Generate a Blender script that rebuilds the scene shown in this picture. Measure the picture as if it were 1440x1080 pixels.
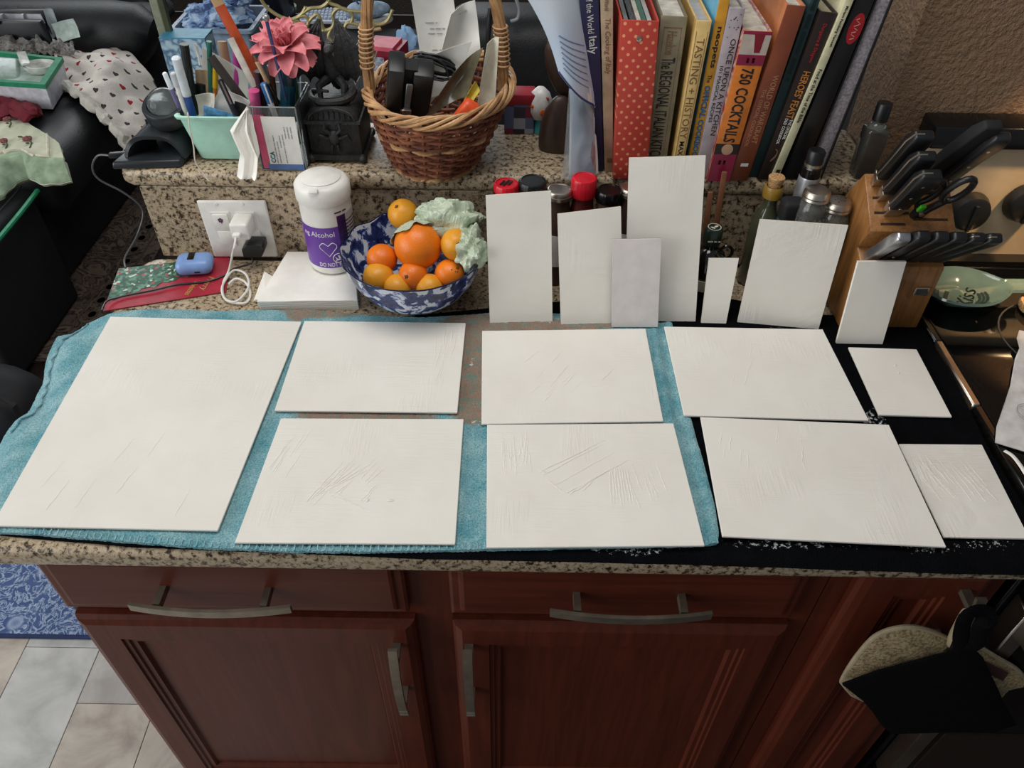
import bpy, bmesh, math, random
from mathutils import Vector, Matrix, Euler, noise
R = math.radians
random.seed(7)
scene = bpy.context.scene
col = scene.collection
for o in list(bpy.data.objects):
    bpy.data.objects.remove(o)

# ---------------------------------------------------------------- camera, light, exposure
cd = bpy.data.cameras.new('camera')
cam = bpy.data.objects.new('camera', cd)
col.objects.link(cam)
cd.sensor_width = 36
cd.lens = 27.3162
cd.clip_start = .02
cam.matrix_world = Matrix([[0.999886, -0.015125, -0.0, 0.0], [0.010376, 0.685982, -0.727544, 0.0], [0.011004, 0.727461, 0.686061, 1.689]] + [[0, 0, 0, 1]])
scene.camera = cam

w = bpy.data.worlds.new('room_light')
scene.world = w
w.use_nodes = True
w.node_tree.nodes['Background'].inputs[0].default_value = (.86, .93, 1, 1)
w.node_tree.nodes['Background'].inputs[1].default_value = .15


def area(name, loc, target, sx, sy, power, color):
    l = bpy.data.lights.new(name, 'AREA')
    l.shape = 'RECTANGLE'
    l.size, l.size_y, l.energy, l.color = sx, sy, power, color
    o = bpy.data.objects.new(name, l)
    col.objects.link(o)
    o.location = loc
    o.rotation_euler = (Vector(target) - Vector(loc)).to_track_quat('-Z', 'Y').to_euler()
    return o


area('patio_door_daylight', (-3.6, -.5, 2.0), (0, .7, .8), 3.2, 2.4, 88, (.98, .99, .97))
area('living_room_window_daylight', (-1.6, 4.6, 2.3), (-.3, .8, .9), 2.6, 1.2, 40, (.93, .97, 1))
area('overhead_fill_light', (-.24, .85, 2.55), (-.24, .8, .9), 1.2, .9, 15.5, (1, .975, .93))  # added unseen fill from above, lifts the boards lying flat
hl = bpy.data.lights.new('range_hood_lamp', 'SPOT')
hl.energy, hl.color, hl.spot_size, hl.spot_blend, hl.shadow_soft_size = 36, (1, .62, .30), R(70), .5, .03
ho = bpy.data.objects.new('range_hood_lamp', hl)
col.objects.link(ho)
ho.location = (1.06, .98, 1.66)
ho.rotation_euler = (R(16), R(-4), 0)

vs = scene.view_settings
scene.display_settings.display_device = 'sRGB'
vs.view_transform = 'Standard'
vs.look = 'None'
vs.gamma = 1
vs.use_curve_mapping = False
vs.exposure = 0.15

CT, BT = .914, 1.08          # counter top and ledge top heights


# ---------------------------------------------------------------- materials
def lin(c):
    return tuple(((v / 255) / 12.92 if v / 255 <= .04045 else ((v / 255 + .055) / 1.055) ** 2.4) for v in c) + (1,)


class NT:
    def __init__(s, name):
        s.m = bpy.data.materials.new(name)
        s.m.use_nodes = True
        s.t = s.m.node_tree
        s.b = s.t.nodes['Principled BSDF']
        s.co = s.t.nodes.new('ShaderNodeTexCoord').outputs['Object']

    def n(s, typ, **kw):
        nd = s.t.nodes.new(typ)
        for k, v in kw.items():
            if k in nd.inputs:
                nd.inputs[k].default_value = v
            else:
                setattr(nd, k, v)
        return nd

    def l(s, a, b):
        s.t.links.new(a, b)

    def mapping(s, scale=(1, 1, 1), rot=(0, 0, 0), loc=(0, 0, 0)):
        m = s.n('ShaderNodeMapping')
        m.inputs['Scale'].default_value = scale
        m.inputs['Rotation'].default_value = rot
        m.inputs['Location'].default_value = loc
        s.l(s.co, m.inputs[0])
        return m.outputs[0]

    def noise(s, scale, detail=3, rough=.55, vec=None, dist=0):
        nd = s.n('ShaderNodeTexNoise')
        nd.inputs['Scale'].default_value = scale
        nd.inputs['Detail'].default_value = detail
        nd.inputs['Roughness'].default_value = rough
        nd.inputs['Distortion'].default_value = dist
        s.l(vec or s.co, nd.inputs['Vector'])
        return nd.outputs['Fac']

    def voro(s, scale, feature='F1', out='Distance', vec=None):
        nd = s.n('ShaderNodeTexVoronoi', feature=feature)
        nd.inputs['Scale'].default_value = scale
        s.l(vec or s.co, nd.inputs['Vector'])
        return nd.outputs[out]

    def ramp(s, fac, stops, interp='LINEAR'):
        nd = s.n('ShaderNodeValToRGB')
        r = nd.color_ramp
        r.interpolation = interp
        while len(r.elements) < len(stops):
            r.elements.new(.5)
        for e, (p, c) in zip(r.elements, stops):
            e.position = p
            e.color = c if len(c) == 4 else lin(c)
        s.l(fac, nd.inputs[0])
        return nd.outputs[0]

    def mix(s, fac, a, b, mode='MIX'):
        nd = s.n('ShaderNodeMix', data_type='RGBA', blend_type=mode)
        for sock, v in ((nd.inputs[0], fac), (nd.inputs[6], a), (nd.inputs[7], b)):
            if hasattr(v, 'node'):
                s.l(v, sock)
            else:
                sock.default_value = v if isinstance(v, (int, float)) else (v if len(v) == 4 else lin(v))
        return nd.outputs[2]

    def math(s, op, a, b=0):
        nd = s.n('ShaderNodeMath', operation=op)
        for sock, v in ((nd.inputs[0], a), (nd.inputs[1], b)):
            if hasattr(v, 'node'):
                s.l(v, sock)
            else:
                sock.default_value = v
        return nd.outputs[0]

    def bump(s, h, strength=.3, dist=.002):
        nd = s.n('ShaderNodeBump')
        nd.inputs['Strength'].default_value = strength
        nd.inputs['Distance'].default_value = dist
        s.l(h, nd.inputs['Height'])
        s.l(nd.outputs[0], s.b.inputs['Normal'])

    def color(s, c):
        if hasattr(c, 'node'):
            s.l(c, s.b.inputs['Base Color'])
        else:
            s.b.inputs['Base Color'].default_value = lin(c)

    def p(s, **kw):
        names = dict(rough='Roughness', metal='Metallic', coat='Coat Weight', trans='Transmission Weight', ior='IOR',
                     spec='Specular IOR Level', sheen='Sheen Weight', alpha='Alpha', coatr='Coat Roughness', sss='Subsurface Weight')
        for k, v in kw.items():
            s.b.inputs[names[k]].default_value = v
        return s.m


PLAIN = {}


def pm(name, c, rough=.5, var=.06, vscale=40, bump=0, bscale=300, **kw):
    """procedural material: a colour with a light mottling and optional fine relief"""
    if name in PLAIN:
        return PLAIN[name]
    n = NT(name)
    f = n.noise(vscale, 3)
    d = tuple(max(0, v * (1 - var * 2)) for v in c)
    e = tuple(min(255, v * (1 + var)) for v in c)
    n.color(n.ramp(f, [(.3, d), (.7, e)]))
    if bump:
        n.bump(n.noise(bscale, 4), bump, .001)
    PLAIN[name] = n.p(rough=rough, **kw)
    return PLAIN[name]


# ---------------------------------------------------------------- mesh builder and object helpers
class MB:
    def __init__(s):
        s.bm = bmesh.new()

    def vs(s, pts):
        return [s.bm.verts.new(p) for p in pts]

    def face(s, vv):
        try:
            return s.bm.faces.new(vv)
        except ValueError:
            return None

    def prism(s, poly, off):
        off = Vector(off)
        a = s.vs(poly)
        b = s.vs([Vector(p) + off for p in poly])
        n = len(a)
        s.face(a[::-1])
        s.face(b)
        for i in range(n):
            s.face([a[i], a[(i + 1) % n], b[(i + 1) % n], b[i]])
        return s

    def hexa(s, bot, top):
        a, b = s.vs(bot), s.vs(top)
        n = len(a)
        s.face(a[::-1])
        s.face(b)
        for i in range(n):
            s.face([a[i], a[(i + 1) % n], b[(i + 1) % n], b[i]])
        return s

    def box(s, x0, x1, y0, y1, z0, z1):
        return s.hexa([(x0, y0, z0), (x1, y0, z0), (x1, y1, z0), (x0, y1, z0)],
                      [(x0, y0, z1), (x1, y0, z1), (x1, y1, z1), (x0, y1, z1)])

    def cbox(s, c, sz, rot=(0, 0, 0)):
        m = Matrix.Translation(c) @ Euler(rot).to_matrix().to_4x4()
        x, y, z = (v / 2 for v in sz)
        f = lambda l: [m @ Vector(p) for p in l]
        return s.hexa(f([(-x, -y, -z), (x, -y, -z), (x, y, -z), (-x, y, -z)]), f([(-x, -y, z), (x, -y, z), (x, y, z), (-x, y, z)]))

    def lathe(s, prof, c=(0, 0, 0), seg=24, m=None, sx=1, sy=1, fn=None, closed=False):
        m = m or Matrix()
        T = Matrix.Translation(c) @ m
        rings = []
        for r, z in prof:
            if r < 1e-6:
                rings.append([s.bm.verts.new(T @ Vector((0, 0, z)))])
            else:
                ring = []
                for i in range(seg):
                    a = 2 * math.pi * i / seg
                    p = Vector((r * math.cos(a) * sx, r * math.sin(a) * sy, z))
                    if fn:
                        p = fn(p, a)
                    ring.append(s.bm.verts.new(T @ p))
                rings.append(ring)
        pairs = list(zip(rings, rings[1:])) + ([(rings[-1], rings[0])] if closed else [])
        for a, b in pairs:
            for i in range(seg):
                j = (i + 1) % seg
                if len(a) == 1 and len(b) > 1:
                    s.face([a[0], b[j], b[i]])
                elif len(b) == 1 and len(a) > 1:
                    s.face([a[i], a[j], b[0]])
                elif len(a) > 1:
                    s.face([a[i], a[j], b[j], b[i]])
        if not closed:
            if len(rings[0]) > 1:
                s.face(rings[0][::-1])
            if len(rings[-1]) > 1:
                s.face(rings[-1])
        return s

    def tube(s, pts, r, seg=8, cap=True, flat=1, closed=False, up=None):
        pts = [Vector(p) for p in pts]
        n = len(pts)
        rs = r if isinstance(r, (list, tuple)) else [r] * n
        prev = None
        rings = []
        for i, p in enumerate(pts):
            if closed:
                t = pts[(i + 1) % n] - pts[i - 1]
            else:
                t = pts[min(i + 1, n - 1)] - pts[max(i - 1, 0)]
            t.normalize()
            if prev is None:
                ref = Vector(up) if up else (Vector((0, 0, 1)) if abs(t.z) < .9 else Vector((1, 0, 0)))
                u = (ref - t * ref.dot(t)).normalized()
            else:
                u = (prev - t * prev.dot(t)).normalized()
            prev = u
            v = t.cross(u)
            rings.append([s.bm.verts.new(p + (u * math.cos(2 * math.pi * k / seg) * flat + v * math.sin(2 * math.pi * k / seg)) * rs[i]) for k in range(seg)])
        for a, b in list(zip(rings, rings[1:])) + ([(rings[-1], rings[0])] if closed else []):
            for k in range(seg):
                j = (k + 1) % seg
                s.face([a[k], a[j], b[j], b[k]])
        if cap and not closed:
            s.face(rings[0][::-1])
            s.face(rings[-1])
        return s

    def cyl(s, a, b, r, seg=12, r2=None):
        return s.tube([a, b], [r, r if r2 is None else r2], seg)

    def ball(s, c, r, seg=20, rings=12, m=None, fn=None):
        rx, ry, rz = r if isinstance(r, (tuple, list)) else (r, r, r)
        prof = [(math.sin(math.pi * i / rings), -math.cos(math.pi * i / rings)) for i in range(rings + 1)]
        prof[0] = (0, -1)
        prof[-1] = (0, 1)
        mm = (m or Matrix()) @ Matrix.Diagonal((rx, ry, rz, 1))
        return s.lathe(prof, c, seg, mm, fn=fn)

    def grid(s, f, nu, nv, cu=False):
        g = [[s.bm.verts.new(f(i / nu, j / nv)) for i in range(nu if cu else nu + 1)] for j in range(nv + 1)]
        for j in range(nv):
            for i in range(nu):
                k = (i + 1) % nu if cu else i + 1
                s.face([g[j][i], g[j][k], g[j + 1][k], g[j + 1][i]])
        return g

    def sheet(s, f, nu, nv, th):
        """a grid with a real thickness th (downwards along its normals)"""
        g = s.grid(f, nu, nv)
        s.bm.normal_update()
        allv = [v for row in g for v in row]
        low = {v: s.bm.verts.new(v.co - v.normal * th) for v in allv}
        for j in range(nv):
            for i in range(nu):
                s.face([low[g[j][i]], low[g[j + 1][i]], low[g[j + 1][i + 1]], low[g[j][i + 1]]])
        edge = [g[0][i] for i in range(nu + 1)] + [g[j][nu] for j in range(1, nv + 1)] + [g[nv][i] for i in range(nu - 1, -1, -1)] + [g[j][0] for j in range(nv - 1, 0, -1)]
        for a, b in zip(edge, edge[1:] + edge[:1]):
            s.face([a, low[a], low[b], b])
        return s

    def bevel(s, w, seg=2, angle=30):
        bmesh.ops.recalc_face_normals(s.bm, faces=s.bm.faces)
        s.bm.normal_update()
        es = [e for e in s.bm.edges if len(e.link_faces) == 2 and e.calc_face_angle(0) > R(angle)]
        bmesh.ops.bevel(s.bm, geom=es, offset=w, segments=seg, affect='EDGES', profile=.5, clamp_overlap=True)
        return s

    def noise(s, amp, scale, seed=0):
        for v in s.bm.verts:
            p = v.co * scale + Vector((seed, seed * 1.7, seed * .3))
            v.co += Vector(noise.noise_vector(p)) * amp
        return s


WM = {}


def link(o, parent):
    col.objects.link(o)
    if parent:
        o.parent = parent


def obj(name, mb, mat, parent=None, smooth=True, label=None, kind=None, local=False, recenter=True):
    bm = mb.bm
    bmesh.ops.recalc_face_normals(bm, faces=bm.faces)
    me = bpy.data.meshes.new(name)
    if parent is not None and not local:
        bm.transform(WM[parent].inverted())
    loc = Vector()
    if parent is None and recenter and bm.verts:
        xs = [v.co for v in bm.verts]
        loc = Vector(((min(p.x for p in xs) + max(p.x for p in xs)) / 2, (min(p.y for p in xs) + max(p.y for p in xs)) / 2, min(p.z for p in xs)))
        bm.transform(Matrix.Translation(-loc))
    bm.to_mesh(me)
    bm.free()
    if smooth:
        for p in me.polygons:
            p.use_smooth = True
        try:
            me.set_sharp_from_angle(angle=R(38))
        except Exception:
            pass
    for m in (mat if isinstance(mat, (list, tuple)) else [mat]):
        me.materials.append(m)
    o = bpy.data.objects.new(name, me)
    o.location = loc
    link(o, parent)
    WM[o] = (WM[parent] if parent else Matrix()) @ Matrix.Translation(loc)
    if label:
        o['label'] = label
    if kind:
        o['kind'] = kind
    return o


def tag(o, label, cat, group=None, kind=None):
    o['label'] = label
    o['category'] = cat
    if group:
        o['group'] = group
    if kind:
        o['kind'] = kind
    return o


def thing(name, label, cat, loc=(0, 0, 0), rotz=0, group=None, kind=None):
    o = bpy.data.objects.new(name, None)
    o.empty_display_size = .02
    col.objects.link(o)
    o.location = loc
    o.rotation_euler = (0, 0, rotz)
    WM[o] = Matrix.Translation(loc) @ Matrix.Rotation(rotz, 4, 'Z')
    return tag(o, label, cat, group, kind)


def part_copy(src, parent, m):
    """another piece that shares src's mesh, at local matrix m"""
    c = src.copy()
    col.objects.link(c)
    c.parent = parent
    c.matrix_basis = m
    WM[c] = WM[parent] @ m
    return c


def lettering(name, body, size, origin, xd, yd, mat, parent, align='CENTER', sx=1.0, depth=.0002, shear=0, spacing=1.0, label=None, bold=0, fit=None):
    """flat printed words: origin is the middle of the line, xd reading direction, yd letter-up direction"""
    if body[0] == '~':                     # small print too fine to read: a broken line of word-long marks
        rnd = random.Random(len(body) * 7 + int(origin[0] * 1e4))
        bmx, x, tot = MB(), 0, (len(body) - 1) * size * .5
        while x < tot:
            wd = min(tot - x, size * rnd.uniform(.8, 3.2))
            bmx.box(x - tot / 2, x + wd - tot / 2, -size * .22, size * .22, -depth, depth)
            x += wd + size * .45
        me = bpy.data.meshes.new(name)
        bmx.bm.to_mesh(me)
        bmx.bm.free()
        return place_print(name, me, origin, xd, yd, mat, parent, sx, fit, label)
    cu = bpy.data.curves.new(name, 'FONT')
    cu.body = body
    cu.size = size
    cu.align_x = align
    cu.align_y = 'CENTER'
    cu.extrude = depth
    cu.shear = shear
    cu.space_character = spacing
    cu.offset = bold * size
    cu.resolution_u = 2
    tmp = bpy.data.objects.new(name, cu)
    me = bpy.data.meshes.new_from_object(tmp)
    bpy.data.objects.remove(tmp)
    bpy.data.curves.remove(cu)
    return place_print(name, me, origin, xd, yd, mat, parent, sx, fit, label)


def place_print(name, me, origin, xd, yd, mat, parent, sx, fit, label):
    if fit:
        xs_ = [v.co.x for v in me.vertices]
        ys_ = [v.co.y for v in me.vertices]
        sx = fit[0] / (max(xs_) - min(xs_))
        sy = fit[1] / (max(ys_) - min(ys_))
        me.transform(Matrix.Translation((-(max(xs_) + min(xs_)) / 2, -(max(ys_) + min(ys_)) / 2, 0)))
        me.transform(Matrix.Diagonal((1, sy, 1, 1)))
    xd, yd = Vector(xd).normalized(), Vector(yd)
    yd = (yd - xd * yd.dot(xd)).normalized()
    zd = xd.cross(yd)
    m = Matrix((xd * sx, yd, zd)).transposed().to_4x4()
    m.translation = Vector(origin)
    if parent is not None:
        m = WM[parent].inverted() @ m
    me.transform(m)
    me.materials.clear()
    me.materials.append(mat)
    o = bpy.data.objects.new(name, me)
    link(o, parent)
    WM[o] = WM[parent] if parent else Matrix()
    if label:
        o['label'] = label
    return o


def resample(pts, n):
    pts = [Vector(p) for p in pts]
    d = [0]
    for a, b in zip(pts, pts[1:]):
        d.append(d[-1] + (b - a).length)
    out = []
    k = 0
    for i in range(n + 1):
        t = d[-1] * i / n
        while k < len(pts) - 2 and d[k + 1] < t:
            k += 1
        f = (t - d[k]) / max(1e-9, d[k + 1] - d[k])
        out.append(pts[k].lerp(pts[k + 1], min(1, max(0, f))))
    return out


def smooth_path(pts, n=8):
    pts = [Vector(p) for p in pts]
    P = [pts[0]] + pts + [pts[-1]]
    out = []
    for i in range(1, len(P) - 2):
        a, b, c, d = P[i - 1], P[i], P[i + 1], P[i + 2]
        for k in range(n):
            t = k / n
            out.append(.5 * ((2 * b) + (c - a) * t + (2 * a - 5 * b + 4 * c - d) * t * t + (3 * b - a - 3 * c + d) * t ** 3))
    out.append(pts[-1])
    return out


def coons(B, T, L, Rr, nu, nv):
    """patch between four boundary polylines; returns f(u,v)"""
    b, t, l, r = resample(B, nu), resample(T, nu), resample(L, nv), resample(Rr, nv)

    def f(u, v):
        i, j = round(u * nu), round(v * nv)
        return b[i] * (1 - v) + t[i] * v + l[j] * (1 - u) + r[j] * u - (b[0] * (1 - u) * (1 - v) + b[nu] * u * (1 - v) + t[0] * (1 - u) * v + t[nu] * u * v)
    return f


def nz(x, y, z=0, s=1):
    return noise.noise(Vector((x * s, y * s, z * s)))


# ---------------------------------------------------------------- setting materials
def granite():
    n = NT('speckled_granite')
    f = n.noise(140, 4, .7)
    g = n.noise(270, 2, .6)
    c = n.ramp(f, [(.35, (40, 31, 24)), (.42, (92, 76, 58)), (.465, (160, 142, 116)), (.60, (192, 174, 148)), (.72, (150, 128, 102))])
    d = n.ramp(g, [(.32, (34, 28, 26)), (.40, (255, 255, 255))])
    n.color(n.mix(.75, c, d, 'MULTIPLY'))
    return n.p(rough=.33, spec=.35)


def cherry(name, vert=True):
    n = NT(name)
    f = n.noise(3.2, 5, .6, n.mapping((14, 14, .9) if vert else (.9, 14, 14)), 1.2)
    n.color(n.ramp(f, [(.25, (78, 33, 22)), (.5, (92, 41, 27)), (.78, (106, 49, 32))]))
    n.bump(n.noise(60, 2, .5, n.mapping((8, 8, .4) if vert else (.4, 8, 8))), .06, .001)
    return n.p(rough=.42, coat=.06, coatr=.2, spec=.22)


def plaster(name, c):
    n = NT(name)
    f = n.noise(5, 4)
    n.color(n.ramp(f, [(.3, tuple(v * .92 for v in c)), (.7, c)]))
    h = n.noise(95, 5, .6)
    n.bump(n.ramp(h, [(.4, (0, 0, 0)), (.66, (255, 255, 255))]), .8, .004)
    return n.p(rough=.8)


M_GRAN = granite()
M_CHV, M_CHH = cherry('cherry_wood_upright'), cherry('cherry_wood_level', False)
M_NICKEL = pm('brushed_nickel', (150, 140, 124), .36, metal=.7)
M_STEEL = pm('stainless_steel', (196, 188, 176), .34, vscale=12, metal=1.0)
M_PSTEEL = pm('brushed_panel_steel', (214, 196, 166), .55, vscale=12, metal=.35)
M_BLKGLASS = pm('black_glass', (9, 9, 10), .07, coat=.5)
M_BLKENAMEL = pm('black_enamel', (14, 14, 15), .22)
M_BLK = pm('black_plastic', (22, 23, 25), .38)
M_BLKMATT = pm('matt_black', (20, 20, 22), .75)
M_WHITE = pm('white_plastic', (232, 230, 224), .35, .02)

# ---------------------------------------------------------------- floor with planks
fl = obj('floor', MB().box(-4.2, 2.2, -1.6, 5.2, -.05, -.004), pm('dark_wood_floor', (44, 34, 30), .45, vscale=9), smooth=False, kind='structure')


def plank_mat(name, a, b, c):
    n = NT(name)
    f = n.noise(7, 7, .62, None, .6)
    g = n.noise(2.2, 3)
    base = n.ramp(f, [(.34, a), (.5, b), (.66, c)])
    n.color(n.mix(n.ramp(g, [(.4, (0, 0, 0)), (.7, (120, 120, 120))]), base, (196, 184, 172)))
    n.bump(f, .25, .002)
    return n.p(rough=.42)


PK = [plank_mat('grey_stone_plank', (170, 170, 168), (196, 196, 194), (212, 211, 208)),
      plank_mat('tan_stone_plank', (158, 146, 136), (194, 184, 172), (214, 204, 192)),
      plank_mat('grey_beige_plank', (166, 160, 154), (188, 183, 178), (210, 204, 198))]
pk_src = {}
k = 0
for i, x0 in enumerate([-1.636, -1.463, -1.29, -1.117, -.944, -.771] + [-.598 + .173 * c_ for c_ in range(2)]):  # unseen floor by the right-hand doors left dark so their reflections stay dim
    offs = [.35, .08, .52, .26, .75, .40, .10, .55, .30, .02, .45, .22, .58, .36, .12, .50][i]
    for j in range(-3, 3):
        y0 = offs + j * .62
        if y0 > 1.30 or (i > 5 and y0 > .62):
            continue
        mi = (i * 2 + j * 5 + (i * j) % 2) % 3
        if i == 4:
            mi = {0: 2, -1: 1}.get(j, 0)
        if i == 3:
            mi = 0
        if mi not in pk_src:
            mb = MB().box(.0007, .1723, .0007, .6193, -.004, 0)
            mb.bevel(.0009, 1)
            pk_src[mi] = obj('plank', mb, PK[mi], fl, smooth=False, local=True)
            pk_src[mi].location = (x0 - fl.location.x, y0 - fl.location.y, -fl.location.z)
        else:
            part_copy(pk_src[mi], fl, Matrix.Translation((x0 - fl.location.x, y0 - fl.location.y, -fl.location.z)))


def blue_rug():
    n = NT('blue_floral_rug')
    v = n.noise(26, 3, .6, None, 2.5)
    d = n.voro(9)
    fl_ = n.ramp(d, [(.0, (210, 220, 236)), (.16, (168, 186, 220)), (.20, (70, 92, 138)), (.26, (176, 190, 216)), (.3, (68, 90, 136))])
    s = n.ramp(v, [(.44, (60, 82, 130)), (.5, (176, 192, 216)), (.57, (66, 90, 138))])
    c = n.mix(n.ramp(d, [(.24, (0, 0, 0)), (.3, (255, 255, 255))]), fl_, s)
    n.color(n.mix(n.ramp(n.noise(70, 3), [(.35, (0, 0, 0)), (.7, (150, 150, 150))]), c, (66, 88, 136)))
    n.bump(n.noise(420, 2), .5, .003)
    return n.p(rough=.95, sheen=.2)


rb = MB().box(-2.0, -.70, .905, 1.34, 0, .009)
rb.bevel(.003, 2)
rug = thing('floor_rug', 'blue floral patterned rug on the tiled floor left of the cabinet', 'rug', (-1.3, 1.3, 0))
obj('pile', rb, blue_rug(), rug)
eb = MB()
for a, b in (((-2.0, .903), (-.70, .903)), ((-2.0, 1.342), (-.70, 1.342)), ((-.698, .903), (-.698, 1.342)), ((-2.002, .903), (-2.002, 1.342))):
    eb.tube([a + (.0055,), b + (.0055,)], .0055, 8)
obj('binding', eb, pm('navy_binding', (36, 50, 92), .9), rug)


def persian():
    n = NT('dark_persian_carpet')
    v = n.noise(6.5, 3, .5, None, 3.2)
    e = n.ramp(v, [(.40, (100, 84, 74)), (.455, (28, 24, 23)), (.49, (104, 88, 78)), (.55, (126, 108, 94)), (.6, (30, 26, 24)), (.64, (100, 84, 74))])
    n.color(n.mix(n.ramp(n.noise(60, 3), [(.3, (0, 0, 0)), (.7, (100, 100, 100))]), e, (62, 52, 48)))
    n.bump(n.noise(300, 2), .4, .003)
    return n.p(rough=.95)


mb = MB().box(-2.6, -1.36, 1.86, 4.2, -.004, .008)
mb.bevel(.002, 1)
cp = thing('carpet', 'dark brown carpet with black scrolling pattern beside the sofa', 'carpet', (-1.8, 3, -.004))
obj('pile', mb, persian(), cp)
mb = MB()
for o_ in (.05, .13):
    mb.tube([(-1.36 - o_, 1.86 + o_, .009), (-1.36 - o_, 4.1, .009)], .004, 6, flat=.3)
    mb.tube([(-1.36 - o_, 1.86 + o_, .009), (-2.6, 1.86 + o_, .009)], .004, 6, flat=.3)
for i in range(26):
    c = (-1.452, 2.02 + i * .08, .0085)
    mb.lathe([(.026, 0), (.026, .0012), (.017, .0012), (.017, 0)], c, 10, sx=.8)
obj('border_pattern', mb, pm('carpet_border', (92, 78, 68), .95), cp)

# ---------------------------------------------------------------- walls
M_WALL = plaster('brown_textured_plaster', (148, 118, 92))
obj('wall_right', MB().box(.592, 2.2, 1.203, 1.33, 0, 2.5), M_WALL, smooth=False, kind='structure')
obj('wall_back', MB().box(-4.2, 2.2, 5.2, 5.3, 0, 2.5), plaster('living_room_plaster', (70, 62, 56)), smooth=False, kind='structure')
obj('wall_bar', MB().box(-.60, .592, 1.156, 1.28, 0, 1.05), plaster('bar_wall_plaster', (120, 100, 80)), smooth=False, kind='structure')

# ---------------------------------------------------------------- worktop, splash, raised ledge
pts = [(-.645, .523), (.648, .523), (.648, 1.1335), (-.61, 1.1335)] + [(-.61 - .035 * math.sin(R(a)), 1.0985 + .035 * math.cos(R(a))) for a in (15, 30, 45, 60, 75, 90)]
mb = MB().prism([(x, y, CT - .036) for x, y in pts], (0, 0, .036))
mb.bevel(.012, 4, 60)
tag(obj('countertop', mb, M_GRAN), 'long speckled brown granite kitchen countertop under the towels', 'countertop')
mb = MB().box(-.612, .590, 1.134, 1.156, CT, 1.0495)
mb.bevel(.0015, 1)
tag(obj('backsplash', mb, M_GRAN), 'upright speckled granite backsplash holding the wall outlet', 'backsplash')
y0, y1 = 1.128, 1.322
pts = [(.590, y0), (.590, y1)] + [(-.625 + .015 * math.sin(R(-a)), y1 - .02 + .02 * math.cos(R(a))) for a in (0, 45, 90)] + [(-.640, y0 + .03), (-.633, y0 + .009), (-.618, y0)]
mb = MB().prism([(x, y, 1.050) for x, y in pts], (0, 0, BT - 1.050))
mb.bevel(.011, 4, 60)
tag(obj('bar_ledge', mb, M_GRAN), 'raised narrow granite bar ledge carrying the cookbooks and basket', 'ledge')


# ---------------------------------------------------------------- cabinets
def rect_rings(mb, x0, x1, z0, z1, yf, prof, fill=True):
    rings = []
    for ins, dy in prof:
        rings.append(mb.vs([(x0 + ins, yf + dy, z0 + ins), (x1 - ins, yf + dy, z0 + ins), (x1 - ins, yf + dy, z1 - ins), (x0 + ins, yf + dy, z1 - ins)]))
    for a, b in zip(rings, rings[1:]):
        for i in range(4):
            mb.face([a[i], a[(i + 1) % 4], b[(i + 1) % 4], b[i]])
    mb.face(rings[0][::-1])
    if fill:
        mb.face(rings[-1])
    return mb


YF = .545
DOOR = [(0, .019), (0, .010), (.004, .004), (.013, .0), (.050, 0), (.0515, .003), (.057, .003), (.059, .006), (.066, .006), (.069, .011), (.0705, .0125)]
DRAW = [(0, .019), (0, .007), (.004, .005), (.012, .0045), (.015, .001), (.019, 0)]


def pull(parent, c, length, vertical, name='handle'):
    """arched flat bar pull standing on two posts; c = centre on the door face"""
    mb = MB()
    h = length / 2
    for t in (-1, 1):
        o_ = t * h * .66
        a = Vector((0, 0, o_)) if vertical else Vector((o_, 0, 0))
        b = Vector(c)
        w_ = .0055
        mb.cbox(b + a + Vector((0, -.013, 0)), (.009, .027, .012) if not vertical else (.012, .027, .009))
    prof = []
    N = 14
    for i in range(N + 1):
        t = -1 + 2 * i / N
        d = -.024 - .009 * (1 - t * t)
        prof.append((t * h, d))
    wd = .0065
    for (a, da), (b, db) in zip(prof, prof[1:]):
        def q(s_, d, v_):
            return Vector(c) + (Vector((v_, d, s_)) if vertical else Vector((s_, d, v_)))
        th = .005
        mb.hexa([q(a, da, -wd), q(b, db, -wd), q(b, db - th, -wd), q(a, da - th, -wd)], [q(a, da, wd), q(b, db, wd), q(b, db - th, wd), q(a, da - th, wd)])
    bmesh.ops.remove_doubles(mb.bm, verts=mb.bm.verts, dist=1e-5)
    return obj(name, mb, M_NICKEL, parent)


def door(parent, x0, x1, z0, z1):
    d = obj('door', rect_rings(MB(), x0, x1, z0, z1, YF, DOOR), M_CHV, parent, smooth=False)
    i = .0705
    mb = MB().box(x0 + i, x1 - i, YF + .0118, YF + .0155, z0 + i, z1 - i)
    obj('panel', mb, M_CHV, d, smooth=False)
    return d


c1 = thing('kitchen_cabinet', 'wide cherry wood base cabinet with two drawers over two doors', 'cabinet', (-.09, .7, 0))
mb = MB().box(-.602, .4145, .5645, 1.13, .1, .8775)
mb.box(-.59, .41, .62, 1.1, 0, .1)
obj('carcass', mb, M_CHV, c1, smooth=False)
for x0, x1, hx in ((-.597, -.134, -.378), (-.077, .381, .155)):
    d = obj('drawer', rect_rings(MB(), x0, x1, .742, .870, YF, DRAW), M_CHH, c1, smooth=False)
    pull(d, (hx, YF, .803), .205, False)
for x0, x1, hx in ((-.597, -.129, -.157), (-.077, .385, -.055)):
    d = door(c1, x0, x1, .13, .719)
    pull(d, (hx, YF, .60), .20, True)

c2 = thing('kitchen_cabinet', 'narrow cherry wood cabinet with a tall door, between wide cabinet and range', 'cabinet', (.53, .7, 0))
mb = MB().box(.4165, .643, .5645, 1.13, .1, .8775)
mb.box(.42, .64, .62, 1.1, 0, .1)
obj('carcass', mb, M_CHV, c2, smooth=False)
d = door(c2, .445, .612, .13, .860)
pull(d, (.580, YF, .775), .15, True)

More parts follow.
